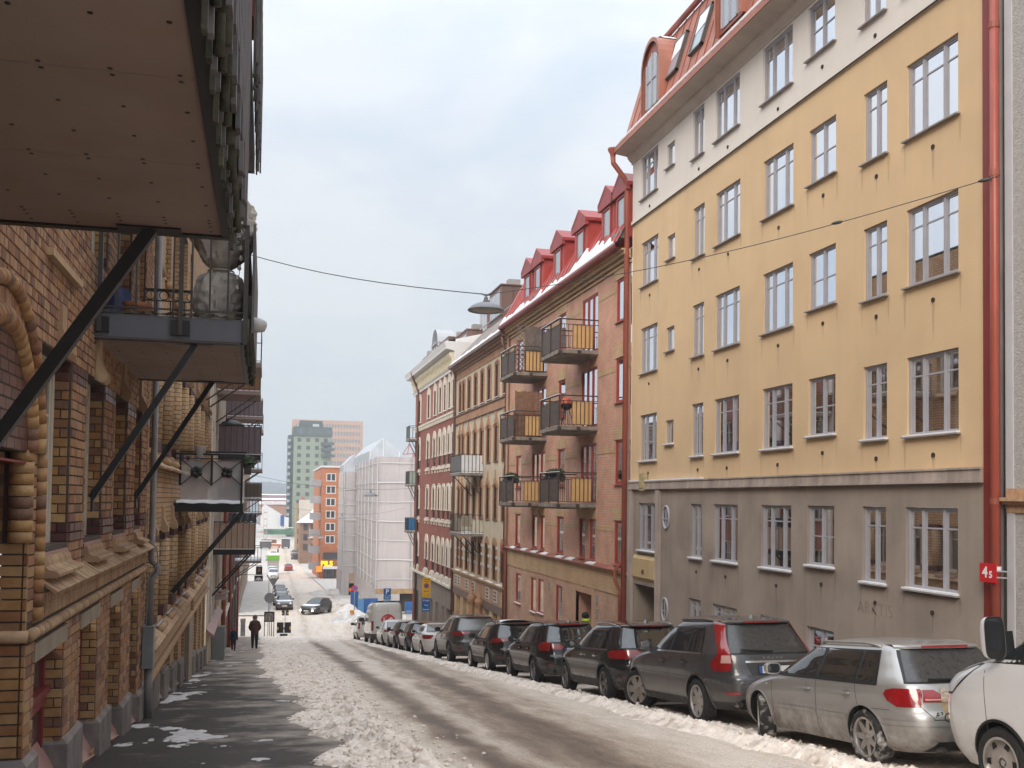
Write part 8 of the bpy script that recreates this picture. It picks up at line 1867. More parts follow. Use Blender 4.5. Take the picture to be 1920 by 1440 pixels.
def small_van():
 col = paint('small_van_white', (.58, .565, .54), dirt=.35); sp = scale_spec(SVAN, 4.4, 1.8, 1.82, 2.69, .85, .31)
 c = Car('parked_van', 'small white delivery van, last in the parked row before the crossing', 'van', sp, col, XC+.9, 75.2, PG); c.body(); c.wheels('cover', 6)
 c.decal('side_window', [(1.12, ('x', 2.4), ('x', 3.5)), (1.5, ('x', 2.4), ('x', 3.0))], M_cglass, .006, 8, mirror=True, nz=6); c.decal('tail_lamp', [(.85, ('y', .88), ('y', .74)), (1.3, ('y', .84), ('y', .72))], M_tail, .012, 5, mirror=True); c.decal('rear_window', [(1.15, ('y', -.62), ('y', .62)), (1.5, ('y', -.58), ('y', .58))], M_cglass, .006, 8); c.mirror(3.35, 1.12, M_trim, 1.3)
 c.decal('side_strip', [(.5, ('x', 1.3), ('x', 3.0)), (.56, ('x', 1.3), ('x', 3.0))], M_trim, .008, 8)
small_van()
# ============================================================ street lamp on its wire
M_lamp = mat('lamp_grey', (.22, .225, .24), .4, var=.05, vs=5)
M_wire = mat('wire', (.05, .055, .055), .5)
def hanging_lamp(label, px, py, Y, r_, ends, glabel=None):
 p = atY(px, py, Y); t = thing('street_lamp', label, 'street lamp', p)
 pr = [(.0, .42*r_), (.18*r_, .40*r_), (.5*r_, .32*r_), (.80*r_, .16*r_), (.97*r_, .0), (1.0*r_, -.05*r_), (.97*r_, -.10*r_), (.80*r_, -.12*r_), (.72*r_, -.07*r_)]
 q = MB(); q.lathe(pr, 36, p); part('shade', q, M_lamp, t, 50)
 q = MB(); q.lathe([(0, -.12*r_), (.5*r_, -.11*r_), (.72*r_, -.07*r_)], 30, p); part('lens', q, mat('lamp_lens', (.40, .38, .35), .3), t, True)
 q = MB(); q.lathe([(.07*r_, .40*r_), (.17*r_, .42*r_), (.17*r_, .46*r_), (.06*r_, .5*r_)], 14, p); q.box(p.x-.1*r_, p.x+.1*r_, p.y-.1*r_, p.y+.1*r_, p.z+.46*r_, p.z+.66*r_); part('neck', q, M_lamp, t)
 A, B_ = [Vector(e) for e in ends]; top = Vector((p.x, p.y, p.z+.82*r_)); d = (B_-A).normalized()
 q = MB(); q.tube([top-d*.28*r_*1.2+Vector((0, 0, .06*r_)), top-Vector((0, 0, .08*r_)), top+d*.28*r_*1.2+Vector((0, 0, .06*r_))], .03*r_+.008, 6); q.bar(top-Vector((0, 0, .2*r_)), top, .05*r_); part('hanger', q, M_lamp, t)
 for i, (a, c) in enumerate(((A, top), (top, B_))):
  w_ = thing('cable', '%s of the %s' % (('street end', 'house end')[0] if 0 else ('left span', 'right span')[i]+' of the wire', glabel or 'hanging street lamp'), 'cable', a)
  q = MB(); n = 10; q.tube([a.lerp(c, k/n)-Vector((0, 0, .25*math.sin(math.pi*k/n)*(1 if r_ > .3 else .6))) for k in range(n+1)], .011 if i == 0 and Y < 30 else .008, 5); part('wire', q, M_wire, w_)
 return t
pl = atY(911, 576, 21.6)
rz = atX(1872, 330, XW-.15)
zl_ = pl.z+1.55
hanging_lamp('large grey dome lamp hanging over the street by the brown roof', 911, 580, 21.6, .40, ((XL, 29.3, atY(478, 432, 27.0).z+.25), (rz.x, rz.y, rz.z)), 'near hanging lamp')
for px, py in ((1570, 412), (1845, 333)):
 f = (atX(px, py, 9.0)); d = ray(px, py); a = pl+Vector((0, 0, .33)); bq = rz; k = 0
 best = min((abs(((a.lerp(bq, i/200))-Vector((0, 0, CZ))).normalized().angle(d.normalized())), i) for i in range(201))[1]; c = a.lerp(bq, best/200)-Vector((0, 0, .25*math.sin(math.pi*best/200)))
 q = MB(); dd = (bq-a).normalized(); q.tube([c-dd*.10, c-dd*.05, c+dd*.05, c+dd*.1], [.012, .03, .03, .012], 8); ins = link('insulator', q.mesh('insulator', M_wire, True)); tag(ins, 'dark insulator on the lamp wire %s' % ('in front of the yellow wall' if px < 1700 else 'close to the red downpipe'), 'insulator')
hanging_lamp('second hanging lamp, in front of the tall wrapped scaffold', 695, 929, 56.0, .40, ((XL+.1, 58, atY(490, 888, 58).z+.2), (XW, 54, atY(800, 930, 54).z+1.2)), 'second hanging lamp')
hanging_lamp('third hanging lamp, in front of the smaller wrapped scaffold', 641, 971, 88.0, .42, ((XL, 92, atY(490, 951, 92).z+1.0), (XW, 84, atY(760, 975, 84).z+1)), 'third hanging lamp')
hanging_lamp('farthest hanging lamp, before the orange brick block', 602, 1009, 112.0, .42, ((XL-.4, 115, atY(490, 1000, 115).z+.8), (XW-1, 110, atY(690, 1000, 110).z+.8)), 'farthest hanging lamp')
# ============================================================ signs and street furniture
M_pole = mat('galvanised', (.25, .25, .26), .45, var=.1, vs=3); M_blue = mat('sign_blue', (.02, .12, .36), .4); M_yel2 = mat('sign_yellow', (.72, .40, .02), .4); M_blackp = mat('black_panel', (.015, .015, .014), .6)
def pole(t, x, y, h_, r_=.03, nm='post'): q = MB(); z = float(G(y)); q.tube([(x, y, z-.05), (x, y, z+h_)], r_, 8); return part(nm, q, M_pole, t, True)
def plate_part(t, x, y, z0, z1, w_, m, nm='plate', dy=0): q = MB(); q.box(x-w_/2, x+w_/2, y-.045-dy, y-.035-dy, z0, z1); return part(nm, q, m, t)
X_ = 9.25; p = atX(799, 1120, X_); Y_ = p.y; g = float(G(Y_)); t = thing('parking_sign', 'yellow and blue parking signs stacked on one post beside the corner house', 'sign', (X_, Y_, g)); pole(t, X_, Y_, atX(799, 1083, X_).z-g)
zt = atX(799, 1083, X_).z; zs_ = [zt, zt-.66, zt-.92, zt-1.13, zt-1.19, zt-1.45, zt-1.72, zt-1.95]; w_ = .48
for i, (a, c, m) in enumerate(((0, 1, M_yel2), (1, 2, M_yel2), (2, 3, M_yel2), (4, 5, M_blue), (5, 6, M_blue), (6, 7, M_blue))): plate_part(t, X_, Y_, zs_[c]+.012, zs_[a]-.002, w_, m)
text_on('Tillfälligt\nförbud', .12, M_platet, t, (X_, Y_-.05, zt-.16), (1, 0, 0)); q = MB(); q.lathe([(0, -.052), (.11, -.052), (.11, -.046)], 20, (X_, Y_, zt-.46), 'y'); part('disc', q, M_blue, t); q = MB(); q.lathe([(.11, -.053), (.15, -.053), (.15, -.046)], 20, (X_, Y_, zt-.46), 'y'); part('disc_rim', q, mat('sign_red', (.5, .02, .02)), t)
text_on('8-18', .15, M_platet, t, (X_, Y_-.05, zs_[1]-.13), (1, 0, 0)); text_on('12 - 20', .12, M_platet, t, (X_, Y_-.05, zs_[2]-.1), (1, 0, 0))
for z, tx in ((zs_[4]-.12, 'P Avgift'), (zs_[5]-.13, 'Taxa'), (zs_[6]-.11, 'Boende')): text_on(tx, .12, M_white, t, (X_, Y_-.05, z), (1, 0, 0))
X_ = 9.2; p = atX(726, 1110, X_); Y_ = p.y; g = float(G(Y_)); zt = atX(726, 1103, X_).z; t = thing('parking_sign', 'blue P sign with two smaller plates above the white van', 'sign', (X_, Y_, g)); pole(t, X_, Y_, zt-g)
plate_part(t, X_, Y_, zt-.52, zt, .56, M_blue); plate_part(t, X_, Y_, zt-.80, zt-.54, .56, M_blue); plate_part(t, X_, Y_, zt-1.05, zt-.82, .56, mat('sign_pale_blue', (.10, .30, .48), .4))
text_on('P', .5, M_white, t, (X_, Y_-.05, zt-.26), (1, 0, 0), bold=.01); text_on('Avgift', .15, M_white, t, (X_, Y_-.05, zt-.67), (1, 0, 0)); text_on('Boende', .13, M_white, t, (X_, Y_-.05, zt-.93), (1, 0, 0))
p = atY(665, 1103, 104.0); g = float(G(104)); t = thing('no_parking_sign', 'round blue and red no-parking sign by the blue hoarding', 'sign', (p.x, 104, g)); pole(t, p.x, 104, p.z+.35-g, .04)
q = MB(); q.lathe([(0, -.06), (.21, -.06), (.21, -.05)], 24, (p.x, 104, p.z), 'y'); part('disc', q, M_blue, t); q = MB(); q.lathe([(.21, -.062), (.31, -.062), (.31, -.05)], 24, (p.x, 104, p.z), 'y'); part('rim', q, mat('sign_red', (.5, .02, .02)), t); q = MB(); q.bar((p.x-.15, 103.94, p.z+.15), (p.x+.15, 103.94, p.z-.15), .06, .01); part('slash', q, mat('sign_red', (.5, .02, .02)), t)
q = MB(); q.box(p.x-.55, p.x-.33, 103.9, 104.05, p.z-.28, p.z+.02); part('warning_lamp', q, mat('lamp_orange', (.75, .12, .02), .3), t)
# give-way and round signs seen from behind
p = atY(512.5, 1085, 88.0); g = float(G(88)); t = thing('give_way_sign', 'grey back of a triangular road sign on the left corner', 'sign', (p.x-.35, 88, g)); x = p.x-.35; zt = p.z; pole(t, x, 88, zt-g, .03)
q = MB(); s_ = .40; xc = p.x; q.prism([(xc-s_, 87.95, zt), (xc+s_, 87.95, zt), (xc, 87.95, zt-.72)], (0, .02, 0)); part('plate', q, M_pole, t)
p = atY(505.5, 1121, 87.5); t = thing('round_sign', 'grey back of a round road sign below the triangular one', 'sign', (p.x+.05, 87.5, g)); pole(t, p.x+.05, 87.5, p.z+.4-g, .03); q = MB(); q.lathe([(0, -.05), (.42, -.05), (.43, -.04)], 24, (p.x, 87.5, p.z), 'y'); part('plate', q, M_pole, t)
# map board
p0, p1 = atY(495.5, 1147, 85.5), atY(515, 1147, 85.5); g = float(G(85.5)); zb_ = atY(505, 1166, 85.5).z; t = thing('map_board', 'black framed information board on thin legs at the crossing', 'board', ((p0.x+p1.x)/2, 85.5, g))
q = MB(); q.box(p0.x, p1.x, 85.46, 85.54, zb_, p0.z); part('frame', q, M_blackp, t); q = MB(); q.box(p0.x+.09, p1.x-.09, 85.45, 85.458, zb_+.1, p0.z-.1); part('map', q, mat('map_print', (.22, .19, .17), .4, var=.7, vs=7), t)
for x, y in ((p0.x+.04, 85.5), (p1.x-.04, 85.5), ((p0.x+p1.x)/2+.2, 85.9)): q = MB(); q.bar((x, y, g-.1), (x, y, zb_), .06); part('leg', q, M_blackp, t)
# barrier boards
for lab, pxa, pxb, pya, pyb, Y in (('folding barrier of two black boards with yellow reflectors in the snow', 519, 546, 1167, 1187, 86.5), ('smaller far pair of black boards with yellow reflectors', 529, 541, 1144.5, 1154, 92.0)):
 a, c = atY(pxa, pya, Y), atY(pxb, pya, Y); zb_ = atY(pxa, pyb, Y).z; g = float(G(Y)); xm = (a.x+c.x)/2; wd = (c.x-a.x)*.45; t = thing('barrier', lab, 'barrier', (xm, Y, g))
 for s_ in (-1, 1): q = MB(); xa = xm+s_*.05; xb = xm+s_*(.05+wd); q.box(min(xa, xb), max(xa, xb), Y-.02, Y+.02, zb_, a.z); part('board', q, M_blackp, t); q = MB(); xr = xb-s_*.0; q.box(min(xr, xr-s_*.14), max(xr, xr-s_*.14), Y-.035, Y-.021, zb_+.3*(a.z-zb_), zb_+.6*(a.z-zb_)); part('reflector', q, M_yel2, t)
 q = MB(); q.bar((xm, Y, g), (xm, Y, a.z+.02), .045); part('post', q, M_pole, t); q = MB(); q.box(xm-.3, xm+.3, Y-.15, Y+.15, g-.02, g+.12); part('foot', q, M_clad, t)
# litter bin
p = atY(455.5, 1175, 87.0); g = float(G(87)); t = thing('litter_bin', 'slim grey litter bin on the left corner', 'bin', (p.x, 87, g)); q = MB(); q.box(p.x-.19, p.x+.19, 86.8, 87.2, g, g+1.15); part('body', q, M_pole, t); q = MB(); q.box(p.x-.12, p.x+.12, 86.79, 86.799, g+.35, g+.9); part('door', q, mat('box_grey', (.2, .2, .2)), t); q = MB(); q.box(p.x-.21, p.x+.21, 86.78, 87.22, g+1.15, g+1.4); part('hood', q, M_sill, t)
# hanging shop sign
Y = 44.6; a, c = atY(385, 1106, Y), atY(424, 1106, Y); zb_ = atY(385, 1125, Y).z; t = thing('shop_sign', 'white hanging shop sign with faded red lettering on the left row', 'sign', ((a.x+c.x)/2, Y, zb_)); q = MB(); q.box(a.x, c.x, Y-.02, Y+.02, zb_, a.z); part('board', q, mat('old_white_board', (.46, .44, .43), .6, var=.08, vs=4), t)
q = MB(); q.bar((XL, Y, a.z+.1), (c.x+.02, Y, a.z+.1), .045); part('bracket', q, M_blk, t)
for x in (a.x+.12, c.x-.12): q = MB(); q.bar((x, Y, a.z), (x, Y, a.z+.1), .02); part('hanger', q, M_blk, t)
M_fr = mat('faded_red', (.32, .10, .09), .7); wtx = (c.x-a.x)
text_on('VEROPIGMENT', wtx*.145, M_fr, t, ((a.x+c.x)/2, Y-.024, zb_+(a.z-zb_)*.42), (1, 0, 0)); text_on('25', wtx*.12, M_fr, t, ((a.x+c.x)/2, Y-.024, zb_+(a.z-zb_)*.16), (1, 0, 0))
for sx in (-.33, .33): q = MB(); q.poly([((a.x+c.x)/2+sx*wtx*.6+wtx*.11*math.cos(th)*(1+.3*math.sin(3*th)), Y-.022, zb_+(a.z-zb_)*.76+wtx*.055*math.sin(th)) for th in [2*math.pi*i/14 for i in range(14)]]); part('emblem', q, M_fr, t)
for lab, pxa, pxb, pya, pyb, Y, wht in (('black hanging sign with a white arch emblem on the far left', 477, 493, 1079, 1090, 82.0, True), ('dark hanging picture sign above the arch emblem sign', 480, 492, 1062, 1077, 83.0, False)):
 a, c = atY(pxa, pya, Y), atY(pxb, pya, Y); zb_ = atY(pxa, pyb, Y).z; t = thing('hanging_sign', lab, 'sign', ((a.x+c.x)/2, Y, zb_)); q = MB(); q.box(a.x, c.x, Y-.02, Y+.02, zb_, a.z); part('board', q, M_blackp, t); q = MB(); q.bar((XL, Y, a.z+.06), (c.x, Y, a.z+.06), .04); part('bracket', q, M_blk, t)
 if wht: q = MB(); cx = (a.x+c.x)/2; r0, r1 = .16, .24; n = 14; q.grid([[(cx+r_*math.cos(math.pi*i/n), Y-.024, zb_+.06+r_*math.sin(math.pi*i/n)) for i in range(n+1)] for r_ in (r0, r1)]); part('emblem', q, M_white, t); q = MB(); q.box(cx-.08, cx+.08, Y-.025, Y-.023, zb_+.06, zb_+.2); part('emblem', q, M_white, t)
 else: q = MB(); cx = (a.x+c.x)/2; q.box(cx-.12, cx+.12, Y-.025, Y-.022, zb_+.22, a.z-.1); part('picture', q, mat('picture_brown', (.25, .14, .08), .6, var=.5, vs=12), t)
# ============================================================ people
def figure(label, pos, h_, face, top, legs, skin, cap, pose='walk', hood=None, build=1.0, gloves=None, seed=0):
 """one skinned body surface: pelvis-rooted skeleton with tapered limbs, then hat/hood as its children"""
 s = h_/1.78; t = thing('person', label, 'person', pos); V = []; E_ = []; Rr = []
 def v(x, y, z, r_, par=None):
  V.append((x*s, y*s, z*s)); Rr.append(r_*s*build)
  if par is not None: E_.append((par, len(V)-1))
  return len(V)-1
 st = .13 if pose == 'walk' else .02
 pel = v(0, 0, .96, .15); sp1 = v(0, .01, 1.12, .155, pel); sp2 = v(0, .02, 1.30, .175, sp1); ch = v(0, .02, 1.42, .15, sp2); nk = v(0, .03, 1.50, .062, ch); hd0 = v(0, .045, 1.58, .085, nk); hd1 = v(0, .05, 1.67, .10, hd0); v(0, .05, 1.74, .07, hd1)
 for sd, k in ((-1, 1), (1, -1)):
  hp = v(.095*sd, 0, .90, .115, pel); kn = v(.10*sd, st*k*.9+.02, .50, .078, hp); an = v(.10*sd, st*k*1.6-.03, .10, .05, kn); v(.105*sd, st*k*1.6+.13, .05, .042, an)
  sh = v(.175*sd, .02, 1.40, .085, ch)
  if pose == 'pocket': el = v(.27*sd, -.02, 1.14, .07, sh); wr_ = v(.20*sd, .12, .98, .055, el); v(.15*sd, .19, 1.0, .045, wr_)
  else: el = v(.25*sd, -.06*k, 1.12, .058, sh); wr_ = v(.27*sd, .06-.10*k, .88, .042, el); v(.275*sd, .08-.11*k, .80, .04, wr_)
 me = bpy.data.meshes.new('body'); me.from_pydata(V, E_, []); o = bpy.data.objects.new('body', me)
 md = o.modifiers.new('s', 'SKIN'); md.use_smooth_shade = True
 for i, sv in enumerate(me.skin_vertices[0].data): sv.radius = (Rr[i], Rr[i]); sv.use_root = (i == 0)
 o.modifiers.new('d', 'SUBSURF').levels = 1
 nm = evaluated(o); bpy.data.objects.remove(o)
 for m in (top, legs, skin, gloves or skin, M_trim): nm.materials.append(m)
 for f in nm.polygons:
  c = f.center/s; f.material_index = 4 if c.z < .10 else 1 if c.z < .86 and abs(c.x) < .2 else 3 if c.z < .90 and abs(c.x) >= .2 else 2 if c.z > 1.52 else 0
  if pose == 'pocket' and .86 <= c.z: f.material_index = 0 if c.z < 1.52 else 2
  f.use_smooth = True
 nm.name = 'body'; bo = lpart('body', nm, None, t)
 q = MB(); q.lathe([(.118*s, .0), (.128*s, .05*s), (.112*s, .13*s), (.07*s, .185*s), (0, .2*s)], 18, (0, .045*s, 1.60*s)); lpart('cap' if not hood else 'hood', q, cap, t, True)
 q = MB(); q.lathe([(.10*s, 0), (.135*s, .03*s), (.12*s, .09*s), (.09*s, .10*s)], 16, (0, .03*s, 1.47*s)); lpart('collar', q, hood or top, t, True)
 q = MB(); q.lathe([(.19*s, 0), (.205*s, .08*s), (.20*s, .3*s), (.175*s, .42*s)], 20, (0, .01*s, .80*s)); lpart('jacket_hem', q, top, t, True)
 t.rotation_euler = (0, 0, face); t.location = pos; return t
M_skin = mat('skin', (.42, .25, .18), .6); M_brj = mat('brown_jacket', (.075, .030, .018), .8, var=.3, vs=12); M_bkt = mat('black_trousers', (.010, .010, .011), .8); M_capg = mat('grey_cap', (.16, .12, .10), .8); M_hoodg = mat('grey_hood', (.30, .27, .25), .8)
figure('man in a brown jacket and black trousers walking down the left pavement', (-.33, 55.9, float(G(55.9))+.05), 1.80, 0, M_brj, M_bkt, M_skin, M_capg, 'pocket', M_hoodg, 1.18)
p = atX(435, 1221, -1.36); figure('small child in a dark blue jacket and red hat near the left wall', (-1.36, 54.0, float(G(54))+.05), 1.18, 0, mat('navy_jacket', (.018, .022, .045), .8), mat('maroon_trousers', (.07, .018, .020), .8), M_skin, mat('red_hat', (.45, .03, .04), .8), 'walk', None, 1.25, mat('red_glove', (.40, .02, .03), .8))
p = atX(1100, 1160, 10.3); figure('person in a yellow high-visibility jacket behind the black cars', (10.3, p.y, float(G(p.y))+.04), 1.72, R(60), mat('hi_vis', (.50, .72, .04), .7), M_bkt, M_skin, mat('black_hair', (.012, .010, .009), .8), 'walk')
for i, (lab, px, py, Y, m) in enumerate((('far pedestrian in black on the right pavement', 622, 1040, 250, M_bkt), ('far pedestrian in a yellow-brown coat on the right pavement', 613, 1028, 275, mat('ochre_coat', (.35, .22, .05), .8)), ('far pedestrian crossing the road downhill', 521.5, 1026, 290, M_bkt), ('second far pedestrian in grey by the parasols', 617, 1050, 235, mat('grey_coat', (.10, .10, .11), .8)))):
 p = atY(px, py, Y); figure(lab, (p.x, Y, float(G(Y))), 1.75, R(20*i), m, M_bkt, M_skin, M_bkt, 'walk', None, 1.2)
# ============================================================ cars at and beyond the crossing
def far_car(label, spec, dims, col, X, Y, facing, yaw=0, lights=False, group='cars beyond the crossing', cat='car', name='car', snow=False):
 L_, W_, H_, wb, ro, wr = dims; sp = scale_spec(spec, L_, W_, H_, wb, ro, wr); k = H_/spec['H']; f = L_/spec['L']
 c = Car(name, label, cat, sp, col, X, Y, group, facing, yaw, slope=False); c.body(); c.wheels('dark', 5); van = spec in (SVAN, VAN)
 zb, zt = (1.12*k, 1.62*k) if van else (1.12*k, 1.5*k) if spec is SUV else (1.0*k, 1.3*k)
 if van: c.decal('windscreen', [(1.24*k, ('f', -.78), ('f', .78)), (1.74*k, ('f', -.66), ('f', .66))], M_cglass, .006, 12, nz=6); c.decal('side_window', [(zb+.05, ('x', 2.6*f), ('x', 3.5*f)), (zt, ('x', 2.6*f), ('x', 3.1*f))], M_cglass, .006, 8, mirror=True, nz=6)
 else: glasshouse(c, zb, zt, [(.75*f if spec is SUV else 1.1*f, 1.26*f, (1.0 if spec is SUV else 1.45)*f, 1.5*f), (1.32*f, 2.05*f, 1.56*f, 2.0*f), (2.12*f, 3.15*f, 2.08*f, 2.6*f)], 1.13*k if spec is SUV else 1.075*k, (1.55 if spec is SUV else 1.36)*k, .8)
 c.decal('headlamp', [(.62*k, ('x', (L_-.35)), ('f', .48*W_/1.8)), (.74*k, ('x', L_-.45), ('f', .52*W_/1.8)), (.80*k, ('x', L_-.5), ('f', .6*W_/1.8))], emat('lit_headlamp', (1, .95, .85), 6) if lights == 2 else M_head, .008, 8, mirror=True)
 if lights:
  for sg in (1, -1): q = MB(); x, y, z = c.P(.50*k, c.t_of(.50*k, 'f', sg*.62*W_/1.8), .01); q.lathe([(0, .03), (.07, .02), (.075, -.01)], 14, (x, y, z), 'x'); lpart('fog_lamp', q, emat('lit_fog_lamp', (1, .95, .85), 9), c.root)
 c.decal('grille', [(.42*k, ('f', -.40), ('f', .40)), (.66*k, ('f', -.44), ('f', .44))], M_trim, .006, 12); c.decal('tail_lamp', [(.82*k, ('x', .3), ('y', .55)), (.95*k, ('x', .3), ('y', .6))], M_tail, .01, 6, mirror=True)
 zz_ = .45*k; x = c.P(zz_, math.pi)[0]; q = MB(); q.box(x+.01, x+.03, -.26, .26, zz_-.055, zz_+.055); lpart('number_plate', q, M_plate, c.root)
 if not van: c.mirror(3.1*f, zb, None)
 if snow:
  q = MB(); q.grid([[c.P(zq, math.pi+R(a), .02) for a in (-60, -35, -15, 0, 15, 35, 60)] for zq in ([.86*k, .9*k, .95*k, .98*k] if spec is not SUV else [.98*k, 1.02*k, 1.06*k, 1.09*k])]); lpart('bonnet_snow', q, M_snowc, c.root, True)
 return c
BLACKC = paint('far_black', (.015, .015, .017), rough=.15, dirt=.2)
far_car('black estate car with lit lamps turning at the crossing', SUV, (4.82, 1.86, 1.56, 2.8, 1.0, .33), BLACKC, 6.1, 107.2, -1, R(28), 1, snow=True)
far_car('black car facing uphill, first in the left row beyond the crossing', SEDAN, (4.5, 1.8, 1.5, 2.7, .95, .32), paint('far_black2', (.012, .012, .014), rough=.15, dirt=.15), 2.35, 113.6, -1, 0, 0, 'cars parked beyond the crossing', snow=True)
for i, (lab, col, Y, H_) in enumerate((('silver car second in the left row beyond the crossing', (.25, .25, .25), 120.5, 1.5), ('grey car third in the left row beyond the crossing', (.13, .13, .135), 127, 1.52), ('dark car fourth in the left row beyond the crossing', (.03, .03, .035), 134, 1.6))):
 far_car(lab, SUV if i != 1 else SEDAN, (4.5, 1.8, H_, 2.7, .95, .32), paint('far_paint%d' % i, col, metal=.3, dirt=.2), 2.15, Y, -1, 0, 0, 'cars parked beyond the crossing', snow=True)
far_car('white delivery van facing uphill on the left far down', SVAN, (4.5, 1.9, 1.9, 2.8, .9, .32), paint('far_white', (.60, .60, .60), dirt=.2), 1.9, 190, -1, 0, 0, 'cars parked beyond the crossing', 'van', 'van')
far_car('second white van behind the first one far down', SVAN, (4.9, 1.95, 2.1, 2.9, .95, .32), paint('far_white2', (.55, .56, .57), dirt=.2), 1.8, 199, -1, 0, 0, 'cars parked beyond the crossing', 'van', 'van')
far_car('red car driving downhill past the white vans', SEDAN, (4.4, 1.8, 1.45, 2.7, .95, .32), paint('far_red', (.36, .012, .02), rough=.2, dirt=.3), 5.5, 226, 1, 0)
for i, (lab, px, Y, col) in enumerate((('dark SUV waiting far down on the right', 531, 268, (.03, .03, .034)), ('pale car ahead of the far dark SUV', 531, 285, (.35, .35, .35)), ('far white car on the left side', 506, 262, (.5, .5, .5)), ('far dark car behind the far white one', 513, 275, (.04, .04, .045)))):
 far_car(lab, SUV, (4.6, 1.86, 1.68, 2.75, .97, .35), paint('farther%d' % i, col, dirt=.3), atY(px, 1030, Y).x+(3.0 if px > 520 else 0), Y, 1, 0)
# ============================================================ the wrapped scaffolds
M_sheet = mat('scaffold_sheet', (.50, .465, .465), .55, var=.08, vs=.35, streak=.10)
M_sheetw = mat('sheet_seam_white', (.66, .655, .66), .5)
M_blue2 = mat('blue_hoarding', (.02, .10, .30), .6, var=.15, vs=1)
def sheet(o, name, A, U, V, wu, hv, seed, amp=.14, bulge=0.0, m=None, nu=40, nv=60):
 """a wrinkled hanging sheet"""
 A, U, V = Vector(A), Vector(U), Vector(V); N = U.cross(V).normalized()
 ug, vg = np.meshgrid(np.linspace(0, wu, nu+1), np.linspace(0, hv, nv+1))
 n1 = fb(ug*.45+seed, vg*.30, 3, seed)-.5; n2 = np.abs(fb(ug*.8+vg*.35, vg*.5-ug*.2, 3, seed+3)-.5)
 pin = .25+.75*np.abs(np.sin(math.pi*vg/2.0)); ed = np.minimum(1, 6*np.minimum(ug/wu, 1-ug/wu)+.02); D_ = (n1*.8-n2*1.4)*amp*pin*ed
 rows = [[A+U*float(ug[j, i])+V*float(vg[j, i])+N*float(D_[j, i]) for i in range(nu+1)] for j in range(nv+1)]
 q = MB(); q.grid(rows); return part(name, q, m or M_sheet, o, True)
def wrapped_block(label, Y, x0, x1, ztop, depth, seed, peak=None, zbase=None):
 g = float(G(Y)); zb_ = zbase if zbase is not None else g; t = thing('scaffolded_building', label, 'building', (x0, Y, g))
 sheet(t, 'front_sheet', (x0, Y, zb_), (1, 0, 0), UP, x1-x0, ztop-zb_, seed, nu=int((x1-x0)*4)); sheet(t, 'side_sheet', (x0, Y+depth, zb_), (0, -1, 0), UP, depth, ztop-zb_, seed+7, nu=30)
 z = zb_+1.0; k = 0
 while z < ztop-.3:
  q = MB(); pts = [(x0+(x1-x0)*i/8, Y-.12, z+.05*math.sin(i*1.3+k)) for i in range(9)]
  for i in range(8): q.bar(pts[i], pts[i+1], .03, .12 if k % 2 else .06)
  part('sheet_seam', q, M_sheetw, t); q = MB(); q.bar((x0-.12, Y, z), (x0-.12, Y+depth, z), .03, .06); part('sheet_seam', q, M_sheetw, t); z += 2.0; k += 1
 for x in [x0]+[x0+(x1-x0)*i/4 for i in range(1, 4)]: q = MB(); q.bar((x, Y-.10, zb_), (x, Y-.10, ztop), .16 if x == x0 else .06, .06); part('scaffold_tube', q, M_sheetw if x == x0 else mat('tube_grey', (.36, .34, .34), .5), t)
 for i in range(1, 6): q = MB(); q.bar((x0-.10, Y+depth*i/6, zb_), (x0-.10, Y+depth*i/6, ztop), .06); part('scaffold_tube', q, M_sheetw, t)
 if peak:
  xm = (x0+min(x1, x0+peak[0]))/2; xe = min(x1, x0+peak[0]); zp = ztop+peak[1]; q = MB(); zl = ztop+peak[1]*.42; Yk = Y; Y = Y+peak[2]
  q.poly([(x0+.3, Y+2, ztop), (xe, Y+2, ztop), (xe, Y+2, zl), (xm, Y+2, zp), (x0+.3, Y+2, zl)]); q.quad((x0+.3, Y+2, ztop), (x0+.3, Y+2, zl), (x0+.3, Y+depth, zl), (x0+.3, Y+depth, ztop)); q.quad((xe, Y+2, ztop), (xe, Y+depth, ztop), (xe, Y+depth, zl), (xe, Y+2, zl)); q.quad((x0+.3, Y+2, zl), (xm, Y+2, zp), (xm, Y+depth, zp), (x0+.3, Y+depth, zl)); q.quad((xm, Y+2, zp), (xe, Y+2, zl), (xe, Y+depth, zl), (xm, Y+depth, zp)); part('tent_roof', q, mat('tent_sheet', (.46, .49, .52), .45, var=.15, vs=.6), t)
  for xx in (x0+.3, xm, xe): q = MB(); q.bar((xx, Y+1.95, ztop), (xx, Y+1.95, zp if xx == xm else zl), .10); part('tent_frame', q, M_sheetw, t)
 if peak: Y = Yk
 q = MB(); q.quad((x0+.2, Y+.1, ztop-.1), (x1, Y+.1, ztop-.1), (x1, Y+depth, ztop-.1), (x0+.2, Y+depth, ztop-.1)); part('top_sheet', q, M_sheetw, t)
 q = MB(); q.quad((x0+.6, Y+.6, zb_), (x1, Y+.6, zb_), (x1, Y+.6, ztop-.3), (x0+.6, Y+.6, ztop-.3)); part('wall', q, mat('wall_behind_sheet', (.35, .24, .19), .8), t)
 return t
Yw = 105.0; xa = atY(706, 1000, Yw).x; zt = atY(720, 856, Yw).z; zbs = atY(740, 1104, Yw).z
wb_ = wrapped_block('large white-sheeted scaffold building with tent roof across the crossing', Yw, xa, xa+14, zt, 24, 3, (3.6, atY(717, 821, Yw+11).z-zt, 9), zbs)
q = MB(); q.box(xa, xa+14, Yw-.05, Yw+.2, zbs-.5, zbs); part('timber_beam', q, mat('timber', (.38, .25, .13), .7, var=.2, vs=2), wb_)
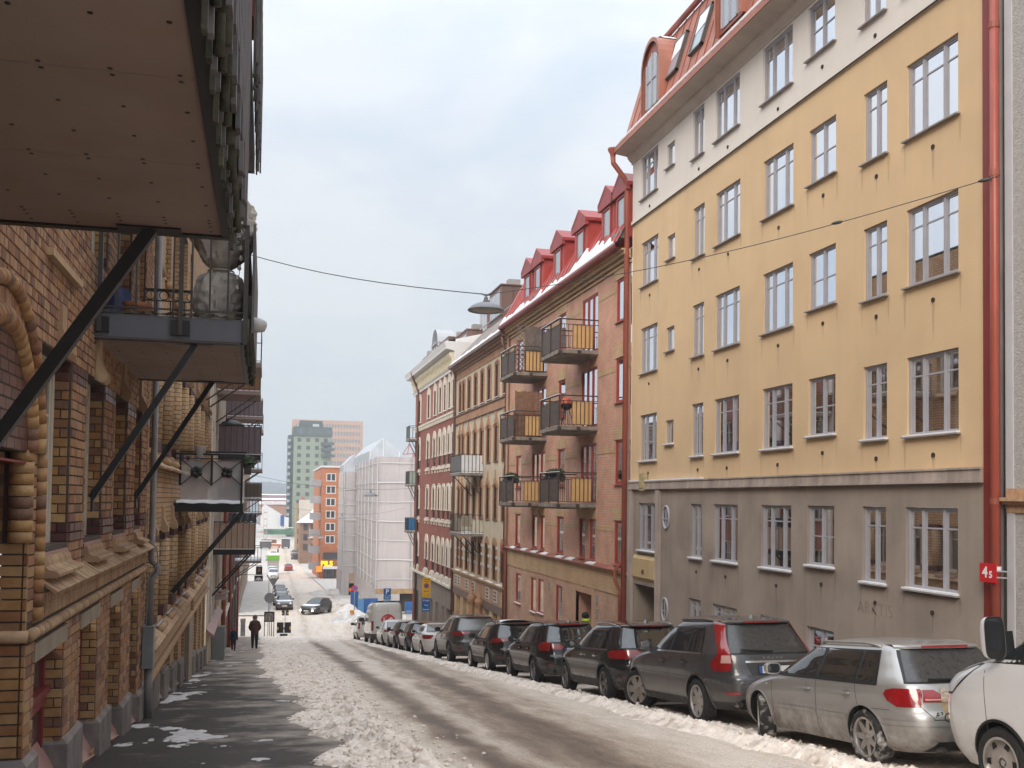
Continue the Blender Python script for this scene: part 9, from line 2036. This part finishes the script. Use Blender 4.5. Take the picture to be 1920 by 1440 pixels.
g = float(G(Yw)); q = MB(); q.quad((xa+.2, Yw+.5, g), (xa+14, Yw+.5, g), (xa+14, Yw+.5, zbs-.5), (xa+.2, Yw+.5, zbs-.5)); part('dark_ground_floor', q, M_vent, wb_)
sheet(wb_, 'corner_sheet', (xa-.1, Yw+24, g+.2), (0, -1, 0), UP, 24, zbs-g, 31); sheet(wb_, 'corner_sheet', (xa-.1, Yw-.02, g+1.2), (1, 0, 0), UP, 2.6, zbs-g-1.0, 33, nu=14)
Y2 = 134.0; xa2 = atY(644, 1000, Y2).x; zt2_ = atY(650, 884, Y2).z
w2 = wrapped_block('smaller white-sheeted scaffold building left of the large one', Y2, xa2, xa2+5.5, zt2_, 10, 13, (3.4, atY(655, 851, Y2+5).z-zt2_, 3), atY(640, 1075, Y2).z)
g = float(G(Y2)); zq = atY(640, 1075, Y2).z; q = MB(); q.box(xa2+.3, xa2+5, Y2-.05, Y2+.1, zq-1.3, zq); part('board_band', q, mat('timber_pink', (.42, .30, .22), .7, var=.1, vs=1), w2)
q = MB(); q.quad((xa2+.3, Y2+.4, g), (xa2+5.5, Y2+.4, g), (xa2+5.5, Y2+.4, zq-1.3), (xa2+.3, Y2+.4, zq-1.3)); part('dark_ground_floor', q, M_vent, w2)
sheet(w2, 'corner_sheet', (xa2-.1, Y2-.1, g), (1, 0, 0), UP, .9, zq-g, 41, nu=8, nv=30); sheet(w2, 'corner_sheet', (xa2-.1, Y2+10, g), (0, -1, 0), UP, 10, zq-g, 43)
q = MB(); q.box(xa2+2.6, xa2+2.8, Y2-.3, Y2-.1, g, zq); part('post', q, M_vent, w2)
# blue hoardings
for lab, pxa, pxb, pyt, Y in (('blue plastic hoarding left of the white van', 658, 672, 1109, 106.5), ('pale blue hoarding panel by the snow pile', 672, 682, 1123, 103.8), ('dark blue hoarding panel in front of the big scaffold', 680, 708, 1122, 104.0), ('blue hoarding right of the white van roof', 760, 778, 1128, 103.5)):
 a, c = atY(pxa, pyt, Y), atY(pxb, pyt, Y); g = float(G(Y)); t = thing('hoarding', lab, 'hoarding', ((a.x+c.x)/2, Y, g)); sheet(t, 'sheet', (a.x, Y, g), (1, 0, 0), UP, c.x-a.x, a.z-g, int(pxa), .12, m=M_blue2 if 'pale' not in lab else mat('pale_hoarding', (.08, .22, .42), .6), nu=10, nv=14)
 for x in (a.x, c.x): q = MB(); q.bar((x, Y+.1, g), (x, Y+.1, a.z), .06); part('post', q, M_pole, t)
# railing beside it
Y = 96; a, c = atY(762, 1146, Y), atY(779, 1146, Y); zb_ = atY(770, 1162, Y).z; t = thing('metal_fence', 'pale blue metal railing beside the white van', 'fence', ((a.x+c.x)/2, Y, float(G(Y)))); M_pb = mat('pale_blue_metal', (.20, .30, .42), .5)
for i in range(9): q = MB(); x = a.x+(c.x-a.x)*i/8; q.bar((x, Y, float(G(Y))), (x, Y, a.z), .04); part('bar', q, M_pb, t)
q = MB(); q.bar((a.x, Y, a.z), (c.x, Y, a.z), .06); part('rail', q, M_pb, t)
# warning light on the pile
p = atY(660, 1147, 97); q = MB(); q.box(p.x-.2, p.x+.2, 96.9, 97.1, p.z-.15, p.z+.15); wl = link('warning_board', q.mesh('warning_board', mat('amber', (.6, .25, .03), .4))); tag(wl, 'small yellow and red warning board stuck in the snow pile', 'warning board')
# ============================================================ far buildings
def far_block(name, label, pxa, pxb, pyt, Y, depth, wallm, rows, cols, wm, frame=None, zb_=None, margin=.1, wfrac=.6, hfrac=.55, topm=.06, botm=0.0, roofm=None, roofh=.3, ptop2=None):
 a, c = atY(pxa, pyt, Y), atY(pxb, pyt, Y); zt = (a.z+c.z)/2; zb_ = float(G(Y))-1 if zb_ is None else zb_; t = thing(name, label, 'building', ((a.x+c.x)/2, Y, zb_))
 x0, x1 = a.x, c.x; H_ = zt-zb_; zz0 = zb_+H_*botm; rh = (zt-H_*topm-zz0)/rows; cw = (x1-x0)*(1-2*margin)/cols; xs0 = x0+(x1-x0)*margin; holes = []
 q = MB(); q.box(x0, x1, Y+.25, Y+depth, zb_, zt)
 for r_ in range(rows):
  for k in range(cols): holes.append((xs0+cw*(k+(1-wfrac)/2), xs0+cw*(k+(1+wfrac)/2), zz0+rh*(r_+(1-hfrac)/2), zz0+rh*(r_+(1+hfrac)/2)))
 xs_ = sorted({x0, x1, *[h[0] for h in holes], *[h[1] for h in holes]}); zs_ = sorted({zb_, zt, *[h[2] for h in holes], *[h[3] for h in holes]}); hs = {(round(h[0], 4), round(h[2], 4)) for h in holes}
 for i in range(len(xs_)-1):
  for j in range(len(zs_)-1):
   if (round(xs_[i], 4), round(zs_[j], 4)) in hs: continue
   q.quad((xs_[i], Y, zs_[j]), (xs_[i+1], Y, zs_[j]), (xs_[i+1], Y, zs_[j+1]), (xs_[i], Y, zs_[j+1]))
 q.quad((x0, Y, zb_), (x0, Y+.3, zb_), (x0, Y+.3, zt), (x0, Y, zt)); q.quad((x1, Y, zb_), (x1, Y+.3, zb_), (x1, Y+.3, zt), (x1, Y, zt)); q.quad((x0, Y, zt), (x1, Y, zt), (x1, Y+.3, zt), (x0, Y+.3, zt))
 part('wall', q, wallm, t)
 key = ('fw', label)
 for n_, h in enumerate(holes):
  if key not in WC:
   e = MB(); w_, hh = h[1]-h[0], h[3]-h[2]
   if frame:
    f = frame[1]; e.box(0, w_, 0, .12, 0, f, 1); e.box(0, w_, 0, .12, hh-f, hh, 1); e.box(0, f, 0, .12, f, hh-f, 1); e.box(w_-f, w_, 0, .12, f, hh-f, 1); e.box(w_/2-f/2, w_/2+f/2, 0, .12, f, hh-f, 1)
   e.quad((0, .15, 0), (w_, .15, 0), (w_, .15, hh), (0, .15, hh)); WC[key] = e.mesh('window', [wm]+([frame[0]] if frame else []))
  link('window', WC[key], t, (h[0], Y+.02, h[2]))
 if roofm: q = MB(); q.box(x0-.2, x1+.2, Y-.2, Y+depth, zt, zt+roofh); part('roof', q, roofm, t)
 return t, x0, x1, zb_, zt
M_fglass = mat('far_glass', (.10, .125, .15), .15, ior=1.8); M_fglassd = mat('far_glass_dark', (.055, .06, .068), .15, ior=1.8)
M_wfr = mat('far_white_frame', (.62, .60, .59), .6)
# orange brick block with the bar sign
M_ob = brickmat('orange_brick', (.46, .165, .07), (.40, .135, .055), (.38, .2, .12), .6, .2, .12)
ob, x0, x1, zb_, zt = far_block('orange_brick_block', 'orange brick corner block with white double windows and a yellow bar sign', 604, 668, 877, 186.0, 30, M_ob, 6, 2, M_fglassd, (M_wfr, .16), margin=.04, wfrac=.62, hfrac=.66, topm=.03, botm=.33, roofm=M_sheetw)
Y = 185.7; p = atY(613, 1057, Y)
text_on('PILS', 1.25, emat('sign_yellow_lit', (1, .85, .0), .45), ob, (atY(612.5, 1055, Y).x, Y-.2, p.z), (1, 0, 0), bold=.05)
q = MB(); a, c = atY(605, 1063, Y), atY(630, 1063, Y); q.box(a.x, c.x+6, Y-1.2, Y, a.z-.3, a.z+.1); part('canopy', q, M_snowc, ob)
q = MB(); a, c = atY(608, 1068, Y), atY(627, 1068, Y); q.box(a.x, c.x, Y-.06, Y, float(G(186)), a.z); dr = part('shop_front', q, M_fglassd, ob)
for f in (.0, .33, .66, 1): q = MB(); x = a.x+(c.x-a.x)*f; q.bar((x, Y-.1, float(G(186))), (x, Y-.1, a.z), .12); part('frame', q, M_vent, dr)
q = MB(); a, c = atY(606, 1036, Y), atY(626, 1048, Y); q.box(a.x, c.x+1, Y-.05, Y, c.z, a.z); part('band_window', q, M_fglassd, ob)
p = atY(598, 1067, Y-1); q = MB(); q.box(p.x-.5, p.x+.5, Y-1.1, Y-1, p.z-.5, p.z+.5); part('neon_sign', q, emat('sign_orange_lit', (1, .25, .02), .5), ob)
for i in range(8):                                   # grey stacked balconies on its street side
 zc = zt-3.5-i*3.0; q = MB(); q.box(x0-1.8, x0-.02, Y+1.5+(i % 2), Y+6+(i % 2), zc, zc+.2); q.box(x0-1.85, x0-1.75, Y+1.5, Y+6, zc, zc+1.3); q.box(x0-1.8, x0-.02, Y+1.42, Y+1.5, zc, zc+1.3); part('balcony', q, mat('far_grey_panel', (.34, .33, .34), .6, var=.1, vs=.8), ob)
# cream house with curved roof, brown house, snow roofs
far_block('cream_house', 'cream house with windowless gable beyond the orange block', 567, 604, 938, 262, 25, mat('far_cream', (.58, .53, .46), .8, var=.08, vs=.4), 1, 1, M_fglassd, wfrac=.02, hfrac=.02)
a, c = atY(563, 975, 250), atY(600, 975, 250); t = thing('snowy_roof_house', 'low house with a steep snow-covered roof beside the orange block', 'house', ((a.x+c.x)/2, 250, float(G(250)))); zr_ = atY(590, 960, 250).z; q = MB(); q.poly([(a.x, 249.5, a.z-.5), (c.x, 249.5, a.z-.5), (c.x, 258, zr_+2)]); q.quad((a.x-1, 249, a.z-.6), (c.x+1, 249, a.z-.6), (c.x+1, 256, zr_), (a.x+3, 256, zr_)); part('roof', q, M_snowc, t)
q = MB(); q.box(a.x, c.x, 250, 262, float(G(250)), a.z-.5); part('wall', q, brickmat('far_brown_brick', (.26, .16, .11), (.22, .13, .09), (.2, .14, .1), .6, .2, .15), t)
for i in range(3):
 for j in range(3): q = MB(); x = a.x+.8+i*1.8; z = float(G(250))+3.2+j*2.4; q.box(x, x+1.0, 249.93, 249.99, z, z+1.5); part('window', q, M_fglassd, t)
tw, x0, x1, zb_, zt = far_block('tower_house', 'yellow-brown brick tower house with a red onion dome far down the street', 556, 568, 944, 300, 14, mat('far_tan_brick', (.36, .25, .15), .8, var=.12, vs=.6), 5, 2, M_fglassd, wfrac=.4, hfrac=.5)
pz = atY(565, 900, 300); q = MB(); b0 = atY(560, 944, 300).z; r_ = (atY(566, 930, 300).x-atY(554, 930, 300).x)/2; q.lathe([(r_*.9, 0), (r_*1.0, r_*.4), (r_*.95, r_*.8), (r_*.6, r_*1.5), (r_*.2, r_*2.1), (r_*.05, r_*2.6), (0, r_*3.2)], 20, ((x0+x1)/2+1.0, 304, b0)); part('dome', q, mat('dome_red', (.40, .07, .06), .6), tw, True)
# tower blocks
M_gt = mat('green_tower_wall', (.235, .275, .205), .8, var=.05, vs=.08); M_gtd = mat('green_tower_dark', (.075, .095, .09), .7)
Yt = 420; gt, x0, x1, zb_, zt = far_block('green_tower_block', 'grey-green residential tower block on the skyline', 551, 621.5, 818, Yt, 30, M_gt, 13, 4, M_fglassd, None, float(G(Yt)), .03, .42, .5, topm=.0)
z_d = atY(600, 801, Yt).z; q = MB(); q.box(x0-.3, x1+.3, Yt-.5, Yt+20, zt-.01, z_d); part('top_floor', q, M_gtd, gt)
for i in range(4): q = MB(); xx = x0+(x1-x0)*(.13+.25*i); q.box(xx, xx+(1.6 if i != 2 else .6), Yt-.62, Yt-.52, zt+1.0, zt+2.8); part('window', q, M_fglass, gt)
a = atY(563, 787, Yt); c = atY(606, 800, Yt); q = MB(); q.box(a.x, c.x, Yt+3, Yt+15, z_d, a.z); part('penthouse', q, M_gtd, gt); q = MB(); q.box(a.x+5.2, c.x-1.5, Yt+2.9, Yt+3, z_d+.4, z_d+1.4); part('window', q, mat('far_bright_glass', (.5, .55, .6), .2), gt)
a = atY(541, 815, Yt); q = MB(); q.box(a.x, x0-.05, Yt+2, Yt+20, zb_, a.z); part('side_wing', q, M_gtd, gt)
for i in range(14): q = MB(); z = zb_+3+i*(a.z-zb_-3)/14; q.box(a.x-.2, x0-1.2, Yt+.6, Yt+2, z, z+1.1); part('balcony', q, mat('far_grey_panel', (.34, .33, .34)), gt)
for py in (829, 840, 852): a, c = atY(602, py, Yt-1), atY(627, py, Yt-1); q = MB(); q.box(a.x, c.x, Yt-1.8, Yt-.05, a.z-1.1, a.z); part('balcony', q, M_gtd, gt)
far_block('tan_office_slab', 'wide tan office slab behind the green tower', 549, 681, 788, 470, 18, mat('tan_slab_wall', (.47, .315, .235), .8, var=.04, vs=.05), 15, 22, mat('slab_glass', (.20, .27, .34), .15, ior=1.8), None, float(G(470)), .03, .56, .50, topm=.02)
# harbour: sheds, tent, scaffold, crane, hill
def shed(name, label, pxa, pxb, pyt, pyb, Y, m, roofm, rh=2.0, cat='building'):
 a, c = atY(pxa, pyt, Y), atY(pxb, pyt, Y); zb_ = min(atY(pxa, pyb, Y).z, a.z-1.0); t = thing(name, label, cat, ((a.x+c.x)/2, Y, zb_)); q = MB(); q.box(a.x, c.x, Y, Y+20, zb_, a.z); part('wall', q, m, t); q = MB(); q.prism([(a.x-.5, Y-.5, a.z), (a.x-.5, Y+21, a.z), (a.x-.5, Y+18, a.z+rh), (a.x-.5, Y+3, a.z+rh*.9)], (c.x-a.x+1, 0, 0)); part('roof', q, roofm, t); return t
M_pinkw = mat('far_pink_shed', (.40, .20, .20), .8, var=.08, vs=.2); M_mauve = mat('far_mauve_shed', (.34, .22, .25), .8, var=.06, vs=.2)
shed('warehouse', 'long mauve harbour warehouse with snowy roof on the horizon', 486, 546, 928, 936, 620, M_mauve, M_snowc, .7)
shed('warehouse', 'pink-red harbour shed in front of the mauve warehouse', 488, 544, 937, 945, 560, M_pinkw, M_snowc, .9)
shed('warehouse', 'terracotta shed with patchy snow roof at the harbour', 486, 556, 946, 985, 480, mat('far_terracotta', (.40, .23, .16), .8, var=.1, vs=.2), mat('patchy_snow_roof', (.62, .60, .60), .8, dirt=((.36, .22, .17), .9, .25)), 1.6)
a, c = atY(488, 988, 400), atY(537, 988, 400); pk_ = atY(496, 945, 400); t = thing('white_tent', 'white pitched tent hall at the end of the street', 'tent', ((a.x+c.x)/2, 400, float(G(400)))); q = MB(); q.poly([(a.x, 400, a.z), (c.x, 400, a.z), (c.x, 400, a.z+3.6), (pk_.x, 400, pk_.z), (a.x, 400, pk_.z-2)]); q.quad((pk_.x, 400, pk_.z), (c.x, 400, a.z+3.6), (c.x, 430, a.z+3.6), (pk_.x, 430, pk_.z)); part('canvas', q, M_sheetw, t)
q = MB(); b1_, b2_ = atY(526, 966, 399), atY(532.5, 986, 399); q.box(b1_.x, b2_.x, 398.6, 399.5, b2_.z, b1_.z); part('blue_banner', q, M_blue2, t); q = MB(); b1_, b2_ = atY(533, 970, 399), atY(541, 988, 399); q.box(b1_.x, b2_.x, 398.6, 399.5, b2_.z, b1_.z); part('side_hall', q, M_sheetw, t)
t = thing('green_hoarding', 'long green building-site fence at the street end', 'hoarding', (atY(520, 995, 380).x, 380, float(G(380)))); a, c = atY(494, 992, 380), atY(550, 998, 380); q = MB(); q.box(a.x, c.x, 380, 380.2, a.z-2.0, a.z); part('boards', q, mat('far_green_fence', (.08, .17, .11), .8, var=.3, vs=.3), t); q = MB(); q.bar((a.x, 379.8, a.z+.6), (c.x, 379.8, a.z+.6), .3); part('rail', q, M_sheetw, t)
t = thing('scaffold_tower', 'red and white scaffold tower at the street end', 'scaffold', (atY(498, 990, 330).x, 330, float(G(330)))); a, c = atY(495, 955, 330), atY(501, 955, 330)
for x in (a.x, c.x): q = MB(); q.bar((x, 330, float(G(330))), (x, 330, a.z), .14); part('tube', q, mat('far_pole', (.45, .42, .42), .6), t)
for i in range(6): q = MB(); z = a.z-1-i*2.1; q.bar((a.x, 330, z), (c.x, 330, z), .22); part('crossbar', q, mat('far_redbar', (.45, .15, .14), .6), t)
# crane behind the wrapped scaffold
t = thing('harbour_crane', 'thin red crane jib above the large scaffold', 'crane', (atY(765, 850, 300).x, 300, 0)); p0, p1, p2 = atY(755, 852, 300), atY(768, 832, 300), atY(776, 850, 300); M_cr = mat('crane_red', (.42, .16, .15), .6)
for a, c in ((p0, p1), (p1, p2), (p0+Vector((1.4, 0, 0)), p1), (p0, p2)): q = MB(); q.bar(a, c, .28); part('lattice', q, M_cr, t)
q = MB(); q.bar((p2.x, 300, -14), p2, .8); part('mast', q, M_cr, t)
# wooded hill on the horizon
hill = MB(); rows = []; n = 90
for j in range(14):
 row = []
 for i in range(n+1):
  px = 380+i*5.5; base = atY(px, 930, 1500+j*30); hgt = (11+14*float(fbm(np.array([i*.09]), np.array([1.3]), 3, 71)[0])+2.2*float(fbm(np.array([i*1.7]), np.array([j*.9]), 3, 72)[0]))*2.1
  row.append((base.x, 1500+j*30, -16+hgt*math.sin(math.pi*.5*min(1, j/6))*1.15+ (1.2*rnd.random() if j else 0)))
 rows.append(row)
hill.grid(rows); tag(part('wooded_hill', hill, mat('far_wood', (.055, .065, .070), .95, var=.35, vs=.03)), kind='structure')
tag(link('river', MB().quad((-900, 640, -14.0), (900, 640, -14.0), (900, 1480, -14.0), (-900, 1480, -14.0)).mesh('river', mat('river_water', (.10, .13, .15), .25))), kind='structure')
# market stalls and parasols down on the right
for i, (lab, px, py, Y, m) in enumerate((('grey parasol far down beside the pavement', 600, 1015, 232, mat('parasol_grey', (.30, .31, .32), .7)), ('second, paler parasol beside the grey one', 592, 1008, 245, mat('parasol_pale', (.42, .40, .38), .7)), ('brown kiosk awning below the orange block', 602, 1025, 215, mat('awning_brown', (.22, .13, .08), .7)))):
 p = atY(px, py, Y); g = float(G(Y)); t = thing('parasol', lab, 'parasol', (p.x, Y, g)); q = MB(); q.lathe([(0, .7), (1.2, .25), (1.9, 0), (1.85, -.12)], 8, p); part('canopy', q, m, t); q = MB(); q.bar((p.x, Y, g), (p.x, Y, p.z+.6), .08); part('pole', q, M_pole, t)
p = atY(512, 1045, 212); t = thing('green_truck', 'bright green covered trailer with snow on top far down', 'truck', (p.x, 212, float(G(212)))); a, c = atY(501, 1041, 212), atY(524, 1049, 212); q = MB(); q.box(a.x, c.x, 211, 217, a.z-1.0, a.z); part('cover', q, mat('truck_green', (.14, .42, .03), .5), t); q = MB(); q.box(a.x+.05, c.x-.05, 211.05, 217, a.z, a.z+.25); part('roof_snow', q, M_snowc, t)
q = MB(); q.box(a.x+.1, c.x-.1, 211.1, 217, float(G(212))+.5, a.z-1.0); part('chassis', q, mat('far_grey_panel', (.34, .33, .34)), t)
for x in (a.x+.3, c.x-.3): q = MB(); q.lathe([(0, -.12), (.4, -.12), (.42, .12), (0, .12)], 14, (x, 211.6, float(G(212))+.42), 'x'); part('wheel', q, M_tyre, t)
# air
# ============================================================ haze over the town
hz = MB(); hz.box(-2600, 2600, -70, 3600, -17, 75)
hm = bpy.data.materials.new('haze'); hm.use_nodes = True; ht = hm.node_tree; ht.nodes.remove(ht.nodes['Principled BSDF']); pv = ht.nodes.new('ShaderNodeVolumePrincipled'); pv.inputs['Color'].default_value = (.86, .92, 1, 1); pv.inputs['Density'].default_value = .0007; ht.links.new(pv.outputs[0], ht.nodes['Material Output'].inputs['Volume'])
HAZE = True
if HAZE: tag(part('haze', hz, hm), kind='stuff')
# road works far down: digger, container and barriers
for i, (lab, px, py, Y, w_, h_, m) in enumerate((('rusty open container at the far road works', 504, 1010, 340, 5.0, 2.2, mat('rust_container', (.20, .10, .06), .8)), ('orange site barrier at the far road works', 515, 1012, 330, 4.0, 1.1, mat('barrier_orange', (.55, .16, .04), .6)), ('dark site cabin at the far road works', 498, 1017, 320, 3.5, 2.4, mat('cabin_dark', (.09, .08, .08), .7)), ('grey dumper truck at the far road works', 536, 1014, 325, 2.6, 3.0, mat('dumper_grey', (.10, .10, .105), .7)))):
 p = atY(px, py, Y); g = float(G(Y)); t = thing('site_unit', lab, 'site equipment', (p.x, Y, g)); q = MB(); q.box(p.x-w_/2, p.x+w_/2, Y, Y+2.4, g+.4, g+h_); part('body', q, m, t); q = MB(); q.box(p.x-w_/2-.1, p.x+w_/2+.1, Y-.1, Y+2.5, g+h_, g+h_+.12); part('lid', q, M_snowc, t)
 for s_ in (-1, 1): q = MB(); q.box(p.x+s_*w_*.35-.25, p.x+s_*w_*.35+.25, Y+.2, Y+2.2, g-.1, g+.4); part('skid', q, M_vent, t)
